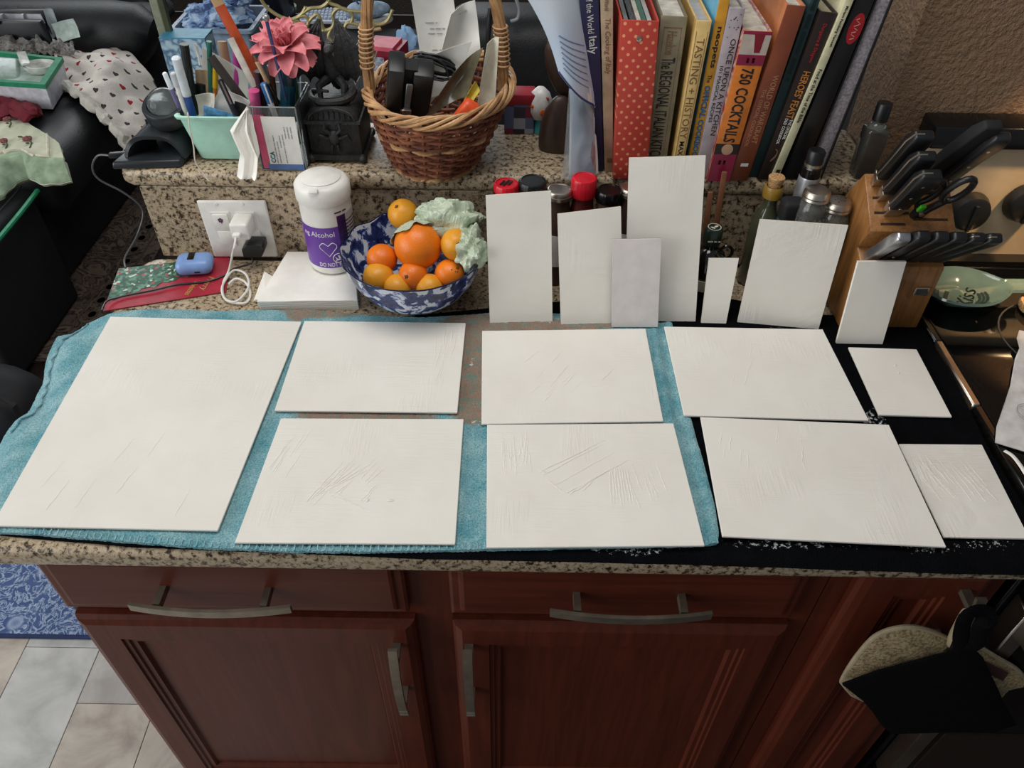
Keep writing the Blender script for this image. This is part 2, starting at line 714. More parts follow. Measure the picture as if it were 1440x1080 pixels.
# ---------------------------------------------------------------- range
rg = thing('range', 'black glass-topped kitchen range with steel control panel, right of the counter', 'range', (1.03, .8, 0))
mb = MB().box(.656, 1.40, .560, 1.185, .06, .9)
mb.bevel(.003, 1)
obj('body', mb, M_BLKENAMEL, rg)
mb = MB().box(.664, 1.405, .535, 1.125, .901, .921)
mb.bevel(.003, 2)
gt = obj('cooktop', mb, M_BLKGLASS, rg)
mb = MB()
for x, y, r in ((.86, .93, .10), (.90, .68, .115), (1.18, .93, .115), (1.2, .68, .1)):
    mb.lathe([(r, 0), (r, .0006), (r - .0025, .0006), (r - .0025, 0)], (x, y, .9212), 40, closed=True)
obj('burner_ring', mb, pm('grey_print', (70, 70, 72), .4), gt)
mb = MB().box(.652, .6635, .785, .925, .903, .9225)  # steel kept only on the stretch of trim that glints
mb.bevel(.002, 1)
obj('side_trim', mb, M_STEEL, rg)
for a, b in ((.56, .784), (.926, 1.12)):  # rest of the trim, coloured black where its glint ends
    mb = MB().box(.652, .6635, a, b, .903, .9222)
    mb.bevel(.002, 1)
    obj('side_edge', mb, M_BLKENAMEL, rg)
mb = MB().prism([(0.655, 1.126, .9), (.655, 1.20, .9), (.655, 1.20, 1.150), (.655, 1.160, 1.128), (.655, 1.150, .933)], (.75, 0, 0))
bp = obj('control_panel', mb, M_PSTEEL, rg, smooth=False)
mb = MB().prism([(0.648, 1.145, 1.128), (.648, 1.201, 1.128), (.648, 1.201, 1.165), (.648, 1.150, 1.162)], (.762, 0, 0))
mb.bevel(.004, 2)
obj('panel_cap', mb, M_BLKENAMEL, rg)
mb = MB().box(.656, 1.40, 1.1255, 1.16, .9215, .934)
obj('rear_vent', mb, M_BLKENAMEL, rg, smooth=False)
for x, zc in ((.757, 1.018), (.842, 1.035), (1.22, 1.03), (1.31, 1.03)):
    mr = Matrix.Rotation(R(86), 4, 'X')
    kb = MB().lathe([(.033, 0), (.033, .004), (.031, .012), (.029, .018), (.024, .021), (0, .0215)], (x, 1.152, zc), 24, mr)
    kn = obj('knob', kb, M_BLK, rg)
    g = MB().cbox((x, 1.130, zc - .004), (.007, .006, .048))
    g.bevel(.002, 2)
    obj('grip', g, M_BLK, kn)
mb = MB().box(.692, 1.40, .528, .558, .27, .80)
mb.bevel(.004, 2)
od = obj('oven_door', mb, M_BLKGLASS, rg)
mb = MB().box(.664, .6915, .527, .559, .24, .80)
mb.bevel(.002, 1)
obj('door_edge_trim', mb, M_STEEL, od)
mb = MB().box(.70, 1.39, .525, .529, .30, .44)
obj('window', mb, pm('warm_reflection_glass', (46, 36, 32), .25), od)  # brown stands for the warm reflection in the dark oven glass
mb = MB().tube([(.70, .478, .735), (1.38, .478, .735)], .011, 14)
for x in (.698, 1.36):
    mb.box(x - .010, x + .012, .478, .529, .726, .748)
obj('handle', mb, M_STEEL, od)
mb = MB().box(.664, 1.40, .530, .558, .07, .235)
mb.bevel(.004, 2)
obj('storage_drawer', mb, M_BLKENAMEL, rg)
mb = MB().box(.664, 1.40, .534, .558, .805, .898)
mb.bevel(.004, 2)
obj('front_rail', mb, M_BLKENAMEL, rg)
# ---------------------------------------------------------------- towels
def terry(name, a, b, stain=False):
    n = NT(name)
    f = n.noise(28, 4, .6)
    g = n.noise(480, 3, .65)
    c = n.ramp(f, [(.3, a), (.72, b)])
    c = n.mix(n.ramp(g, [(.38, (190, 190, 190)), (.56, (0, 0, 0))]), c, tuple(v * .55 for v in a))
    c = n.mix(n.ramp(n.noise(420, 2, .7), [(.54, (0, 0, 0)), (.70, (150, 150, 150))]), c, tuple(min(255, v * 1.12 + 14) for v in b) if a[0] > 40 else b)
    if stain:
        at = n.n('ShaderNodeAttribute', attribute_name='stain')
        s = n.math('MULTIPLY', at.outputs['Fac'], n.math('ADD', n.noise(70, 4, .7), .32))
        brown = n.ramp(n.noise(62, 5, .75), [(.34, (108, 112, 88)), (.45, (136, 112, 72)), (.52, (176, 96, 34)), (.58, (134, 106, 64)), (.66, (112, 126, 114))])
        c = n.mix(n.ramp(s, [(.16, (0, 0, 0)), (.40, (222, 222, 222))]), c, brown)
        at2 = n.n('ShaderNodeAttribute', attribute_name='paint')
        s2 = n.math('MULTIPLY', at2.outputs['Fac'], n.noise(170, 3, .75))
        c = n.mix(n.ramp(s2, [(.53, (0, 0, 0)), (.60, (230, 230, 230))]), c, (228, 232, 230))
    n.color(c)
    n.bump(n.noise(520, 3, .6), .9, .004)
    return n.p(rough=1, sheen=0 if a[0] < 40 else .2, spec=.06)


def set_attr(o, name, fn):
    at = o.data.attributes.new(name, 'FLOAT', 'POINT')
    at.data.foreach_set('value', [fn(v.co + o.location) for v in o.data.vertices])


def blobs(lst):
    return lambda p: max([max(0, 1 - (((p.x - x) / a) ** 2 + ((p.y - y) / b) ** 2)) for x, y, a, b in lst] + [0])


# black towel underneath
B = [(-.625, .545, 0), (-.45, .530, 0), (-.1, .520, 0), (.2, .518, 0), (.5, .513, 0), (.645, .512, 0)]
T = [(-.60, .955, 0), (-.2, .965, 0), (.1, 1.02, 0), (.35, 1.03, 0), (.5, .99, 0), (.647, .985, 0)]
f = coons(B, T, [B[0], (-.62, .75, 0), T[0]], [B[-1], (.640, .7, 0), (.650, .85, 0), T[-1]], 300, 110)


def black_h(u, v):
    p = f(u, v)
    z = CT + .0045 + .0010 * nz(p.x, p.y, 0, 14) + .0009 * nz(p.x, p.y, 3, 220)
    e = max(0, .532 - p.y)
    z -= .006 * min(1, e / .02) ** 2 * 1.2
    if p.x < -.640:
        z -= .0
    return Vector((p.x, p.y, z))


mb = MB().sheet(black_h, 300, 110, .003)
bt_ = obj('towel', mb, terry('black_terry', (9, 10, 13), (16, 17, 21), True))
tag(bt_, 'black terry towel with white paint flecks, spread under the blue towel', 'towel')
set_attr(bt_, 'stain', lambda p: 0)
set_attr(bt_, 'paint', blobs([(.14, .535, .16, .02), (.33, .545, .22, .02), (.50, .542, .12, .018), (.44, .82, .03, .14), (.50, .76, .06, .05), (.40, .74, .20, .012), (.57, .55, .1, .02), (.44, .95, .12, .02)]))

# blue towel
BL = [(-0.6216,0.5438,0.922),(-0.5528,0.541,0.922),(-0.5006,0.5369,0.922),(-0.4228,0.5303,0.922),(-0.3463,0.5257,0.922),(-0.2626,0.5233,0.922),(-0.1631,0.5241,0.922),(-0.0137,0.5297,0.922),(0.095,0.5346,0.922),(0.2045,0.5386,0.922),(0.2464,0.5424,0.922)]
TP = [(-0.6387,0.9612,0.922),(-0.5892,0.9733,0.922),(-0.4759,0.9724,0.922),(-0.3189,0.9781,0.922),(-0.2265,0.9658,0.922),(-0.1363,0.9626,0.922),(-0.0357,0.9777,0.922),(0.0776,0.9786,0.922),(0.1559,0.966,0.922),(0.2506,0.9594,0.922)]
LF = [(-0.6216,0.5438,0.922),(-0.6838,0.6637,0.922),(-0.6845,0.7067,0.922),(-0.6707,0.7486,0.922),(-0.6768,0.7809,0.922),(-0.6875,0.8131,0.922),(-0.6998,0.8723,0.922),(-0.7095,0.9258,0.922),(-0.6831,0.9493,0.922),(-0.6387,0.9612,0.922)]
RT = [(0.2464,0.5424,0.922),(0.2509,0.5578,0.922),(0.2533,0.595,0.922),(0.252,0.6485,0.922),(0.2496,0.695,0.922),(0.2475,0.7475,0.922),(0.2466,0.8339,0.922),(0.2506,0.9594,0.922)]
f2 = coons(BL, TP, LF, RT, 300, 120)


def blue_h(u, v):
    p = f2(u, v)
    x, y = p.x, p.y
    z = CT + .0085 + .0012 * nz(x, y, 1, 16) + .0011 * nz(x, y, 5, 230)
    e = max(0, -.632 - x)
    z += -.02 * min(1, e / .06) ** 2 + .006 * min(1, e / .03) * math.sin(y * 38 + 3 * nz(x, y, 2, 12))
    d = min(u, 1 - u) * .9
    if 1 - u < .04:
        z += .002 * math.sin((1 - u) * 80 * math.pi) + .002 * nz(0, y, 3, 20)
    if v < .02:
        z += .0008 * math.cos(u * 900)
    return Vector((x, y, z))


mb = MB().sheet(blue_h, 300, 120, .0042)
bl_ = obj('towel', mb, terry('aqua_terry', (86, 164, 180), (172, 214, 220), True))
tag(bl_, 'aqua blue terry towel with rusty brown stains, spread over the left of the counter', 'towel')
set_attr(bl_, 'stain', blobs([(-.055, .86, .05, .15), (-.06, .945, .07, .04), (.05, .945, .10, .022), (-.30, .985, .09, .035), (-.42, .995, .14, .02), (-.05, .77, .05, .05), (-.20, .745, .12, .018), (.13, .955, .05, .02), (-.34, .99, .03, .05), (-.27, .79, .02, .06)]))
set_attr(bl_, 'paint', blobs([(-.045, .735, .045, .018), (-.075, .63, .012, .07), (.195, .88, .014, .05), (.205, .835, .012, .02), (.215, .655, .010, .018), (-.04, .955, .05, .008), (.06, .955, .08, .006), (-.06, .86, .012, .05), (.21, .70, .010, .02)]))
mb = MB()
hl_ = [Vector((p[0] + .014 + .002 * math.sin(i), p[1], CT + .0088 - .02 * min(1, max(0, -.632 - p[0] - .014) / .06) ** 2 + .006 * min(1, max(0, -.632 - p[0] - .014) / .03) * math.sin(p[1] * 38 + 3 * nz(p[0] + .014, p[1], 2, 12)) + .0012)) for i, p in enumerate(resample(LF[2:-1], 60))]
obj('hem_fold', MB().tube(hl_, .0016, 6), terry('aqua_hem_fold', (100, 160, 176), (150, 196, 206)), bl_)
hem = [Vector((p[0], p[1], CT + .0105)) for p in resample(BL[1:], 90)]
for a in hem:
    mb.cbox(a + Vector((0, .004, -.0005)), (.0011, .008, .0012), (0, 0, .1))
st = obj('hem_stitch', mb, terry('pale_aqua_hem', (140, 200, 214), (170, 220, 230)), bl_, kind='stuff')


# ---------------------------------------------------------------- primed panels
def gesso(name, rot, k1=1.0, k2=.0, seed=0):
    n = NT(name)
    n.color(n.ramp(n.noise(9, 3), [(.3, (226, 221, 212)), (.7, (233, 229, 221))]))
    mp = n.mapping((16, 240, 10), (0, 0, R(rot)), (seed, seed, 0))
    a = n.noise(1, 4, .65, mp)
    m1 = n.noise(11, 2, .5, n.mapping(loc=(seed * 2, seed, 0)))
    a = n.math('MULTIPLY', a, n.ramp(m1, [(.42, (30, 30, 30)), (.64, (255, 255, 255))]))
    b = n.noise(1, 3, .6, n.mapping((240, 20, 10), (0, 0, R(rot + 25)), (seed, 2, 0)))
    m2 = n.noise(9, 2, .5, n.mapping(loc=(seed, 5, 2)))
    b = n.math('MULTIPLY', b, n.ramp(m2, [(.52, (0, 0, 0)), (.66, (255, 255, 255))]))
    h = n.math('ADD', n.math('MULTIPLY', a, k1), n.math('MULTIPLY', b, k1 * .8))
    h = n.math('ADD', h, n.math('MULTIPLY', n.noise(900, 2), .12))
    n.bump(h, .7, .0018)
    return n.p(rough=.55, spec=.3)


G1, G2, G3, G4 = gesso('gesso_a', 90, .55, 0, 1), gesso('gesso_b', 62, .9, 0, 3), gesso('gesso_c', 84, .8, 0, 6), gesso('gesso_d', 35, .7, 0, 9)
GS = gesso('gesso_streaky', 118, 1.8, 0, 4)
GU = pm('raw_grey_primer', (214, 207, 204), .6, .02)
M_EDGE = pm('brown_board_edge', (150, 116, 84), .8)


def panel(quad, mat, label, strokes=(), th=.0032):
    """flat gessoed board lying on the towels; quad = its four top corners"""
    q = [Vector(p) for p in quad]
    c = sum(q, Vector()) / 4
    t = thing('art_panel', label, 'panel', (c.x, c.y, c.z - th), 0, 'primed boards drying on the towels')
    mb = MB().prism([p - Vector((0, 0, th)) for p in q], (0, 0, th))
    mb.bevel(.0006, 1)
    b = obj('board', mb, mat, t, smooth=False)
    if strokes:
        mb = MB()
        for (u0, v0, u1, v1, wd) in strokes:
            def at(u, v):
                return q[3].lerp(q[2], u).lerp(q[0].lerp(q[1], u), v) + Vector((0, 0, .00005))
            a, e = at(u0, v0), at(u1, v1)
            pts = [a.lerp(e, k / 8) + Vector((random.uniform(-1, 1), random.uniform(-1, 1), 0)) * .0007 for k in range(9)]
            mb.tube(pts, [1.5 * wd * (.3 + .7 * math.sin(math.pi * min(1, .15 + k / 9))) for k in range(9)], 6, flat=.55)
        obj('paint_ridge', mb, mat, t, kind='stuff')
    return t


def rs(n, u0, u1, v0, v1, ang, ln, wd):
    out = []
    for _ in range(n):
        u, v = random.uniform(u0, u1), random.uniform(v0, v1)
        a = R(ang + random.uniform(-6, 6))
        out.append((u, v, min(.98, u + ln * math.cos(a)), min(.98, v + ln * math.sin(a)), wd * random.uniform(.5, 1.1)))
    return out


panel([(-0.6275,0.9464,0.9282),(-0.3283,0.9412,0.9282),(-0.3457,0.5465,0.9282),(-0.6145,0.5487,0.9282)], G1, 'largest white primed panel, lying at the left end of the blue towel', rs(7, .1, .8, .03, .3, 75, .12, .0005))
panel([(-0.3243,0.9431,0.9282),(-0.0733,0.9439,0.9282),(-0.0745,0.7483,0.9282),(-0.3251,0.747,0.9282)], G3, 'white primed panel in the back row, just right of the largest panel', rs(9, .80, .96, .3, .7, 88, .3, .0005))
panel([(-0.0472,0.9254,0.9282),(0.2057,0.9366,0.9282),(0.2071,0.7379,0.9282),(-0.0405,0.7274,0.9282)], G4, 'white primed panel in the back row, directly below the leaning boards left of centre', rs(12, .2, .8, .2, .7, 60, .15, .0005))
panel([(0.2351,0.9425,0.9282),(0.4813,0.9414,0.9282),(0.4896,0.7452,0.9282),(0.237,0.7494,0.9282)], G1, 'white primed panel in the back row, rightmost of the three medium ones', rs(6, .3, .6, .2, .7, 70, .15, .0005))
panel([(-0.313,0.7324,0.9282),(-0.0651,0.7362,0.9282),(-0.0637,0.5324,0.9282),(-0.321,0.5298,0.9282)], G2, 'white primed front-row panel with arched scratchy brush marks, right of the largest panel',
      [(.27 + .02 * k, .30 + .02 * k, .40 + .03 * k, .62 - .01 * k, .0007) for k in range(6)] + [(.28 + .03 * k, .46 - .03 * k, .48 + .03 * k, .30 - .02 * k, .0006) for k in range(5)] + rs(14, .3, .55, .25, .55, 62, .16, .0006) + rs(8, .03, .15, .4, .7, 78, .25, .0006) + [(.66, .31, .69, .31, .0014), (.56, .30, .57, .33, .0012)])
panel([(-0.0328,0.7262,0.9282),(0.2202,0.7342,0.9282),(0.229,0.5357,0.9282),(-0.027,0.5281,0.9282)], G2, 'white primed front-row panel with bold diagonal brush ridges, middle of the front row',
      [(.27, .58, .62, .85, .0009), (.28, .55, .60, .81, .0007), (.29, .52, .38, .40, .0006), (.39, .40, .72, .67, .0011), (.40, .39, .50, .48, .0009), (.33, .46, .66, .74, .0005), (.27, .58, .30, .56, .001), (.44, .42, .52, .50, .0007), (.47, .42, .54, .52, .0007)] + [(.62 + .012 * k, .62 - .004 * k, .60 + .016 * k, .28 + .02 * (k % 3), .0006) for k in range(8)] + rs(16, .04, .26, .5, .72, 88, .24, .0005) + rs(12, .7, .9, .25, .5, 94, .25, .0004))
panel([(0.2591,0.7471,0.9282),(0.5143,0.7376,0.9282),(0.5139,0.5389,0.9282),(0.2524,0.5493,0.9282)], G3, 'white primed front-row panel on the black towel, next to the small streaky panel', rs(10, .05, .5, .5, .85, 80, .15, .0005))
panel([(0.5112,0.9046,0.924),(0.6142,0.902,0.924),(0.6106,0.7586,0.924),(0.5098,0.7606,0.924)], G4, 'small white panel lying on the black towel in front of the knife block', [(.55, .72, .58, .74, .0012), (.55, .6, .57, .62, .001)])
panel([(0.5183,0.7063,0.924),(0.6299,0.7073,0.924),(0.6219,0.5559,0.924),(0.5199,0.5561,0.924)], GS, 'small white panel with long streaky brush marks at the right front corner', rs(30, .1, .85, .35, .62, 112, .3, .0006))


def stander(quad, mat, label, th=.0032, edge=None):
    """board leaning back; quad = its four front corners TL TR BR BL"""
    q = [Vector(p) for p in quad]
    nrm = (q[0] - q[3]).cross(q[2] - q[3]).normalized()
    q[1].y -= (q[1] - q[3]).dot(nrm) / nrm.y
    if nrm.y < 0:
        nrm = -nrm
    t = thing('art_panel', label, 'panel', (q[2] + q[3]) / 2, 0, 'primed boards leaning along the back')
    mb = MB().prism(q, nrm * th)
    obj('board', mb, mat, t, smooth=False)
    mb = MB().prism([p + nrm * th for p in q], nrm * .0012)
    obj('backing', mb, edge or M_EDGE, t, smooth=False)


def lean(tl, tr, br, bl):
    return [tl, tr, br, bl]


stander(lean((-0.0425,1.013,1.1108), (0.0527,1.013,1.1159), (0.0624,0.9568,0.919), (-0.036,0.9509,0.919)), G1, 'white board leaning upright beside the bowl, leftmost standing board')
stander(lean((0.0636,1.01,1.0837), (0.1573,1.01,1.0925), (0.1733,0.9559,0.919), (0.0756,0.95,0.919)), G4, 'white board leaning upright, second from the bowl, partly behind the little grey one')
stander(lean((0.1649,1.045,1.1572), (0.2754,1.045,1.1612), (0.2894,0.9676,0.919), (.176, .966, .919)), G1, 'tallest white board, leaning upright in front of the red dotted binder')
stander(lean((0.1461,0.984,1.0576), (0.2173,0.984,1.0601), (0.2258,0.944,0.9254), (0.1539,0.944,0.924)), GU, 'small greyish board standing in front of the tallest board', edge=pm('dark_board_edge', (70, 58, 50), .8))
stander(lean((0.2999,1.005,1.0135), (0.3456,1.005,1.0144), (0.3371,0.9634,0.919), (0.2979,0.9642,0.919)), G1, 'tiny narrow white board leaning in front of the dark oil bottle')
stander(lean((0.3603,0.998,1.0865), (0.4847,0.99,1.0876), (0.4804,0.9526,0.919), (0.3559,0.9674,0.919)), G3, 'wide white board leaning in front of the metal-capped glass shakers')
stander(lean((0.4991,0.946,1.051), (0.5687,0.946,1.0522), (0.5695,0.9185,0.919), (0.4984,0.9185,0.919)), G1, 'small white board leaning against the front of the knife block', th=.0045)
# ---------------------------------------------------------------- things on the counter, left
M_PAPERW = pm('white_paper', (236, 234, 228), .7, .02)
M_INK = pm('black_ink', (26, 26, 30), .6)

# wall plate on the splash
wp = thing('outlet_plate', 'white double wall plate with rocker switches and outlet on the granite splash', 'wall plate', (-0.4663,1.134,0.9741))
mb = MB().prism([(-0.5231,1.134,1.0272),(-0.4092,1.134,1.0291),(-0.4095,1.134,0.9193),(-0.5203,1.134,0.9173)], (0, -.0065, 0))
mb.bevel(.0035, 3, 60)
obj('cover', mb, M_WHITE, wp)


def quad_in(mbx, pts, off):
    return mbx.prism(pts, off)


mb = MB().prism([(-0.5052,1.1275,1.0074),(-0.4733,1.1275,1.008),(-0.4742,1.1275,0.9428),(-0.5048,1.1275,0.9422)], (0, -.0012, 0))
fr = obj('switch_frame', mb, M_WHITE, wp, smooth=False)
for q in ([(-0.5021,1.1262,1.0042),(-0.4772,1.1262,1.0046),(-0.4754,1.1262,0.9774),(-0.5019,1.1262,0.9769)], [(-0.5005,1.1262,0.9728),(-0.4764,1.1262,0.9732),(-0.4763,1.1262,0.9479),(-0.4995,1.1262,0.9475)]):
    mb = MB().prism(q, (0, -.003, 0))
    mb.bevel(.0008, 2)
    obj('rocker', mb, M_WHITE, fr)
fl_ = MB()
c = Vector((-0.4895,1.1229,0.9943))
for a in range(5):
    fl_.lathe([(.0021, 0), (.0018, .0005), (0, .0006)], c + Vector((.0026 * math.cos(a * 1.2566 + .3), 0, .0026 * math.sin(a * 1.2566 + .3))), 10, Matrix.Rotation(R(90), 4, 'X'))
fl_.cyl(c + Vector((0, -.0002, -.002)), c + Vector((.001, -.0002, -.006)), .0006, 6)
obj('flower_sticker', fl_, pm('plum_ink', (96, 62, 84), .6), wp)
mb = MB().prism([(-0.4638,1.1275,1.0081),(-0.4318,1.1275,1.0087),(-0.4277,1.1275,0.9436),(-0.4619,1.1275,0.943)], (0, -.0025, 0))
ou = obj('outlet', mb, M_WHITE, wp, smooth=False)
for p in ((-0.4909,1.1275,1.0223), (-0.4474,1.1275,1.023)):
    s_ = obj('screw', MB().lathe([(.0028, 0), (.0024, .001), (0, .0012)], p, 12, Matrix.Rotation(R(90), 4, 'X')), M_WHITE, wp)

c = Vector((-0.4487,1.125,0.9937))
wa = thing('charger_plug', 'white cube charger plugged into the top socket', 'charger', c)
mb = MB().cbox(c + Vector((0, -.019, 0)), (.030, .038, .030))
mb.bevel(.004, 3)
body = obj('body', mb, M_WHITE, wa)
mb = MB().cbox(c + Vector((-.004, -.041, -.003)), (.012, .012, .007))
mb.bevel(.0015, 2)
obj('usb_plug', mb, M_WHITE, wa)
p0 = c + Vector((-.004, -.047, -.003))
path = smooth_path([p0, p0 + Vector((-.002, -.012, -.012)), (-0.4614,1.075,0.9677), (-0.4797,1.0791,0.925), (-0.4822,1.0495,0.92), (-0.4714,1.0133,0.918), (-0.4465,0.9973,0.922), (-0.4353,1.0313,0.924), (-0.448,1.0676,0.925), (-0.4696,1.0779,0.926), (-0.4784,1.0561,0.924), (-0.4772,1.0258,0.923), (-0.4618,1.0014,0.92), (-0.4324,0.9978,0.919), (-0.4312,1.0246,0.919), (-0.4434,1.0455,0.925), (-0.4595,1.0509,0.928), (-0.468,1.0382,0.927)], 8)
obj('cable', MB().tube(path, .0019, 8), M_WHITE, wa)

c = Vector((-0.4374,1.125,0.9522))
ba = thing('charger_plug', 'black plug adapter in the lower socket', 'charger', c)
mb = MB().prism([c + Vector(v) for v in ((-.019, -.001, -.012), (.012, -.001, -.012), (.018, -.001, 0), (.018, -.001, .013), (-.010, -.001, .013), (-.019, -.001, .004))], (0, -.030, 0))
mb.bevel(.003, 2)
obj('body', mb, M_BLK, ba)
p0 = c + Vector((-.008, -.024, -.012))
path = smooth_path([p0, p0 + Vector((0, -.004, -.012)), (-0.4762,1.0919,0.919), (-0.4849,1.0751,0.919), (-0.5122,1.0541,0.919), (-0.556,1.0436,0.92), (-0.5914,1.0269,0.92), (-0.6369,1.0084,0.92), (-0.6521,0.9908,0.923), (-0.6464,0.9605,0.928)], 8)
obj('cable', MB().tube(path, .0016, 8), M_BLK, ba)

# greeting card
n = NT('card_wreath_print')
v = n.voro(210, 'F1', 'Color')
sep = n.n('ShaderNodeSeparateColor')
n.l(v, sep.inputs[0])
cc = n.ramp(sep.outputs[0], [(0, (38, 78, 60)), (.3, (62, 112, 88)), (.55, (96, 140, 118)), (.72, (44, 84, 66)), (.86, (190, 204, 190)), (.93, (176, 62, 70))], 'CONSTANT')
n.color(cc)
M_WREATH = n.p(rough=.45)
M_CRED = pm('card_red', (168, 40, 58), .4)
gc = thing('greeting_card', 'red and green Christmas card lying at the back left corner of the counter', 'card', (-0.5713,1.0501,0.915))
q = [Vector(p) for p in [(-0.6724,1.09,0.9168),(-0.4954,1.1332,0.9168),(-0.473,1.0304,0.9168),(-0.6537,0.9747,0.9168)]]
mb = MB().prism([p - Vector((0, 0, .0014)) for p in q], (0, 0, .0014))
cb = obj('sheet', mb, M_CRED, gc, smooth=False)
pts = [q[0], q[0].lerp(q[1], .70)]
for i in range(14):
    t = i / 13
    a = q[0].lerp(q[1], .70 - t * .70)
    b = q[3].lerp(q[2], .70 - t * .70)
    e = .40 + .38 * t + .05 * math.sin(i * 2.3)
    pts.append(a.lerp(b, min(.93, e)))
mb = MB().prism([p + Vector((0, 0, .0001)) for p in pts], (0, 0, .0004))
obj('wreath_print', mb, M_WREATH, gc, smooth=False)
M_GOLD = pm('gold_print', (214, 178, 104), .35, metal=.4)
lettering('words', 'Merry', .017, (-0.5098,1.0525,0.9173), (-.12, -1, 0), (1, -.12, 0), M_GOLD, gc, sx=.9, shear=.3)
lettering('words', 'Christmas', .015, (-0.5314,1.038,0.9173), (-.12, -1, 0), (1, -.12, 0), M_GOLD, gc, sx=.62, shear=.3)

# earbud case
c = Vector((-0.5381,1.0876,0.918))
eb_ = thing('earbud_case', 'light blue rounded earbud charging case on the Christmas card', 'case', c, R(8))
M_PBLUE = pm('powder_blue_plastic', (128, 160, 214), .32, .03)
mb = MB().cbox((0, 0, .0135), (.060, .043, .027))
mb.bevel(.0125, 6, 60)
obj('shell', mb, M_PBLUE, eb_, local=True)
mb = MB().cbox((-.003, .003, .0272), (.011, .022, .0012))
mb.bevel(.003, 2, 60)
obj('window', mb, M_BLKGLASS, eb_, local=True)
mb = MB().cbox((.006, -.0215, .010), (.009, .0015, .003))
mb.bevel(.001, 2)
obj('charging_port', mb, M_BLK, eb_, local=True)

# napkins
M_NAP = NT('napkin_paper')
M_NAP.color(M_NAP.ramp(M_NAP.noise(30), [(.3, (232, 228, 220)), (.7, (242, 239, 232))]))
M_NAP.bump(M_NAP.noise(500, 3), .35, .001)
M_NAP = M_NAP.p(rough=.9)
nq = [Vector(p) for p in [(-0.3885,1.1218,0.938),(-0.2756,1.1248,0.938),(-0.2483,0.9886,0.938),(-0.4057,0.9809,0.938)]]
np_ = thing('napkin_stack', 'stack of folded white paper napkins under the wipes tub', 'napkins', (-0.3514,1.076,0.915))
for k in range(5):
    z = .9155 + k * .0046

    def nf(u, v, k=k, z=z):
        p = nq[3].lerp(nq[2], u).lerp(nq[0].lerp(nq[1], u), v)
        p.z = z + .0042 + .0010 * nz(u * 3, v * 3, k) + (-.0022 if u in (0, 1) or v in (0, 1) else 0)
        p.x += .0025 * nz(k, 1, u * 2) + (0 if u < .5 else .0)
        p.y += .003 * nz(v * 2, k, 7) - .0008 * k + .002
        return p
    mb = MB().sheet(nf, 14, 14, .0036)
    obj('napkin', mb, M_NAP, np_)
fp = [Vector(p) for p in [(-0.417,1.0654,0.917),(-0.4001,1.0597,0.917),(-0.4012,1.005,0.917),(-0.4219,1.0044,0.917)]]
mb = MB().hexa(fp, [fp[0] + Vector((.002, 0, .016)), fp[1] + Vector((0, 0, .010)), fp[2] + Vector((0, 0, .004)), fp[3] + Vector((.004, 0, .004))])
obj('tissue_corner', mb, M_NAP, np_, smooth=False)

# wipes tub
cx, cy, cz = -.300, 1.088, .9408
wt = thing('wipes_tub', 'tall white tub of alcohol wipes with purple label on the napkins', 'tub', (cx, cy, cz))
rr = .0415
obj('tub', MB().lathe([(0, 0), (rr - .004, 0), (rr - .0015, .003), (rr - .001, .012), (rr - .001, .1225), (rr - .004, .126), (0, .126)], (cx, cy, cz), 48), M_WHITE, wt)
ld = obj('lid', MB().lathe([(0, .124), (rr + .0005, .124), (rr + .0015, .126), (rr + .0012, .147), (rr - .003, .1525), (rr - .007, .154), (0, .155)], (cx, cy, cz), 48), M_WHITE, wt)
mb = MB().lathe([(0, .0), (.0315, 0), (.0315, .0012), (.028, .0030), (.012, .0052), (0, .0058)], (cx - .001, cy + .002, cz + .1545), 40)
obj('flip_cap', mb, M_WHITE, ld)
mb = MB().cbox((cx - .004, cy - rr + .003, cz + .1515), (.015, .013, .007), (R(-32), 0, 0))
mb.bevel(.0018, 2)
obj('tab', mb, M_WHITE, ld)
M_PURP = pm('purple_label', (104, 58, 158), .35, .03)
M_DPURP = pm('dark_purple_label', (56, 24, 84), .35, .03)


def arc_strip(name, a0, a1, z0, z1, mat, parent, r=rr - .0006, n=24, fn=None):
    mbx = MB()

    def f(u, v):
        a = R(a0 + (a1 - a0) * u)
        return Vector((cx + r * math.sin(a), cy - r * math.cos(a), cz + z0 + (z1 - z0) * v))
    mbx.sheet(f, n, 2, -.0003)
    return obj(name, mbx, mat, parent)


lab = arc_strip('label', -120, 34, .014, .0885, M_PURP, wt)
lb2 = arc_strip('side_label', 34, 56, .014, .106, M_DPURP, wt)
lb3 = arc_strip('info_label', 56, 95, .03, .106, pm('label_grey', (198, 190, 190), .5), wt)


def arc_text(body, size, a_mid, z, mat, parent, r=rr - .0001, sx=1.0, name='words'):
    ob = lettering(name, body, size, (0, 0, 0), (1, 0, 0), (0, 1, 0), mat, None, sx=sx)
    me = ob.data
    for v_ in me.vertices:
        a = R(a_mid) + v_.co.x / r
        rad = r + v_.co.z
        v_.co = (cx + rad * math.sin(a), cy - rad * math.cos(a), cz + z + v_.co.y)
    me.transform(WM[parent].inverted())
    ob.parent = parent
    return ob


arc_text('ng Alcohol', .0125, -13, .0760, M_WHITE, lab)
arc_text('DO NOT FLUSH', .0105, 16, .0200, M_WHITE, lab, sx=.72)
arc_text('~~~~~~~~~~~', .0045, 46, .112, M_INK, wt)
for k in range(9):
    arc_text('~' * 26, .0042, 74, .045 + k * .006, M_INK, lb3, sx=.8)


def arc_line(pts, w_, mat, parent, name, r=rr + .0001):
    P = [Vector((cx + r * math.sin(a / r), cy - r * math.cos(a / r), cz + z)) for a, z in pts]
    return obj(name, MB().tube(P, w_, 6, closed=True), mat, parent)


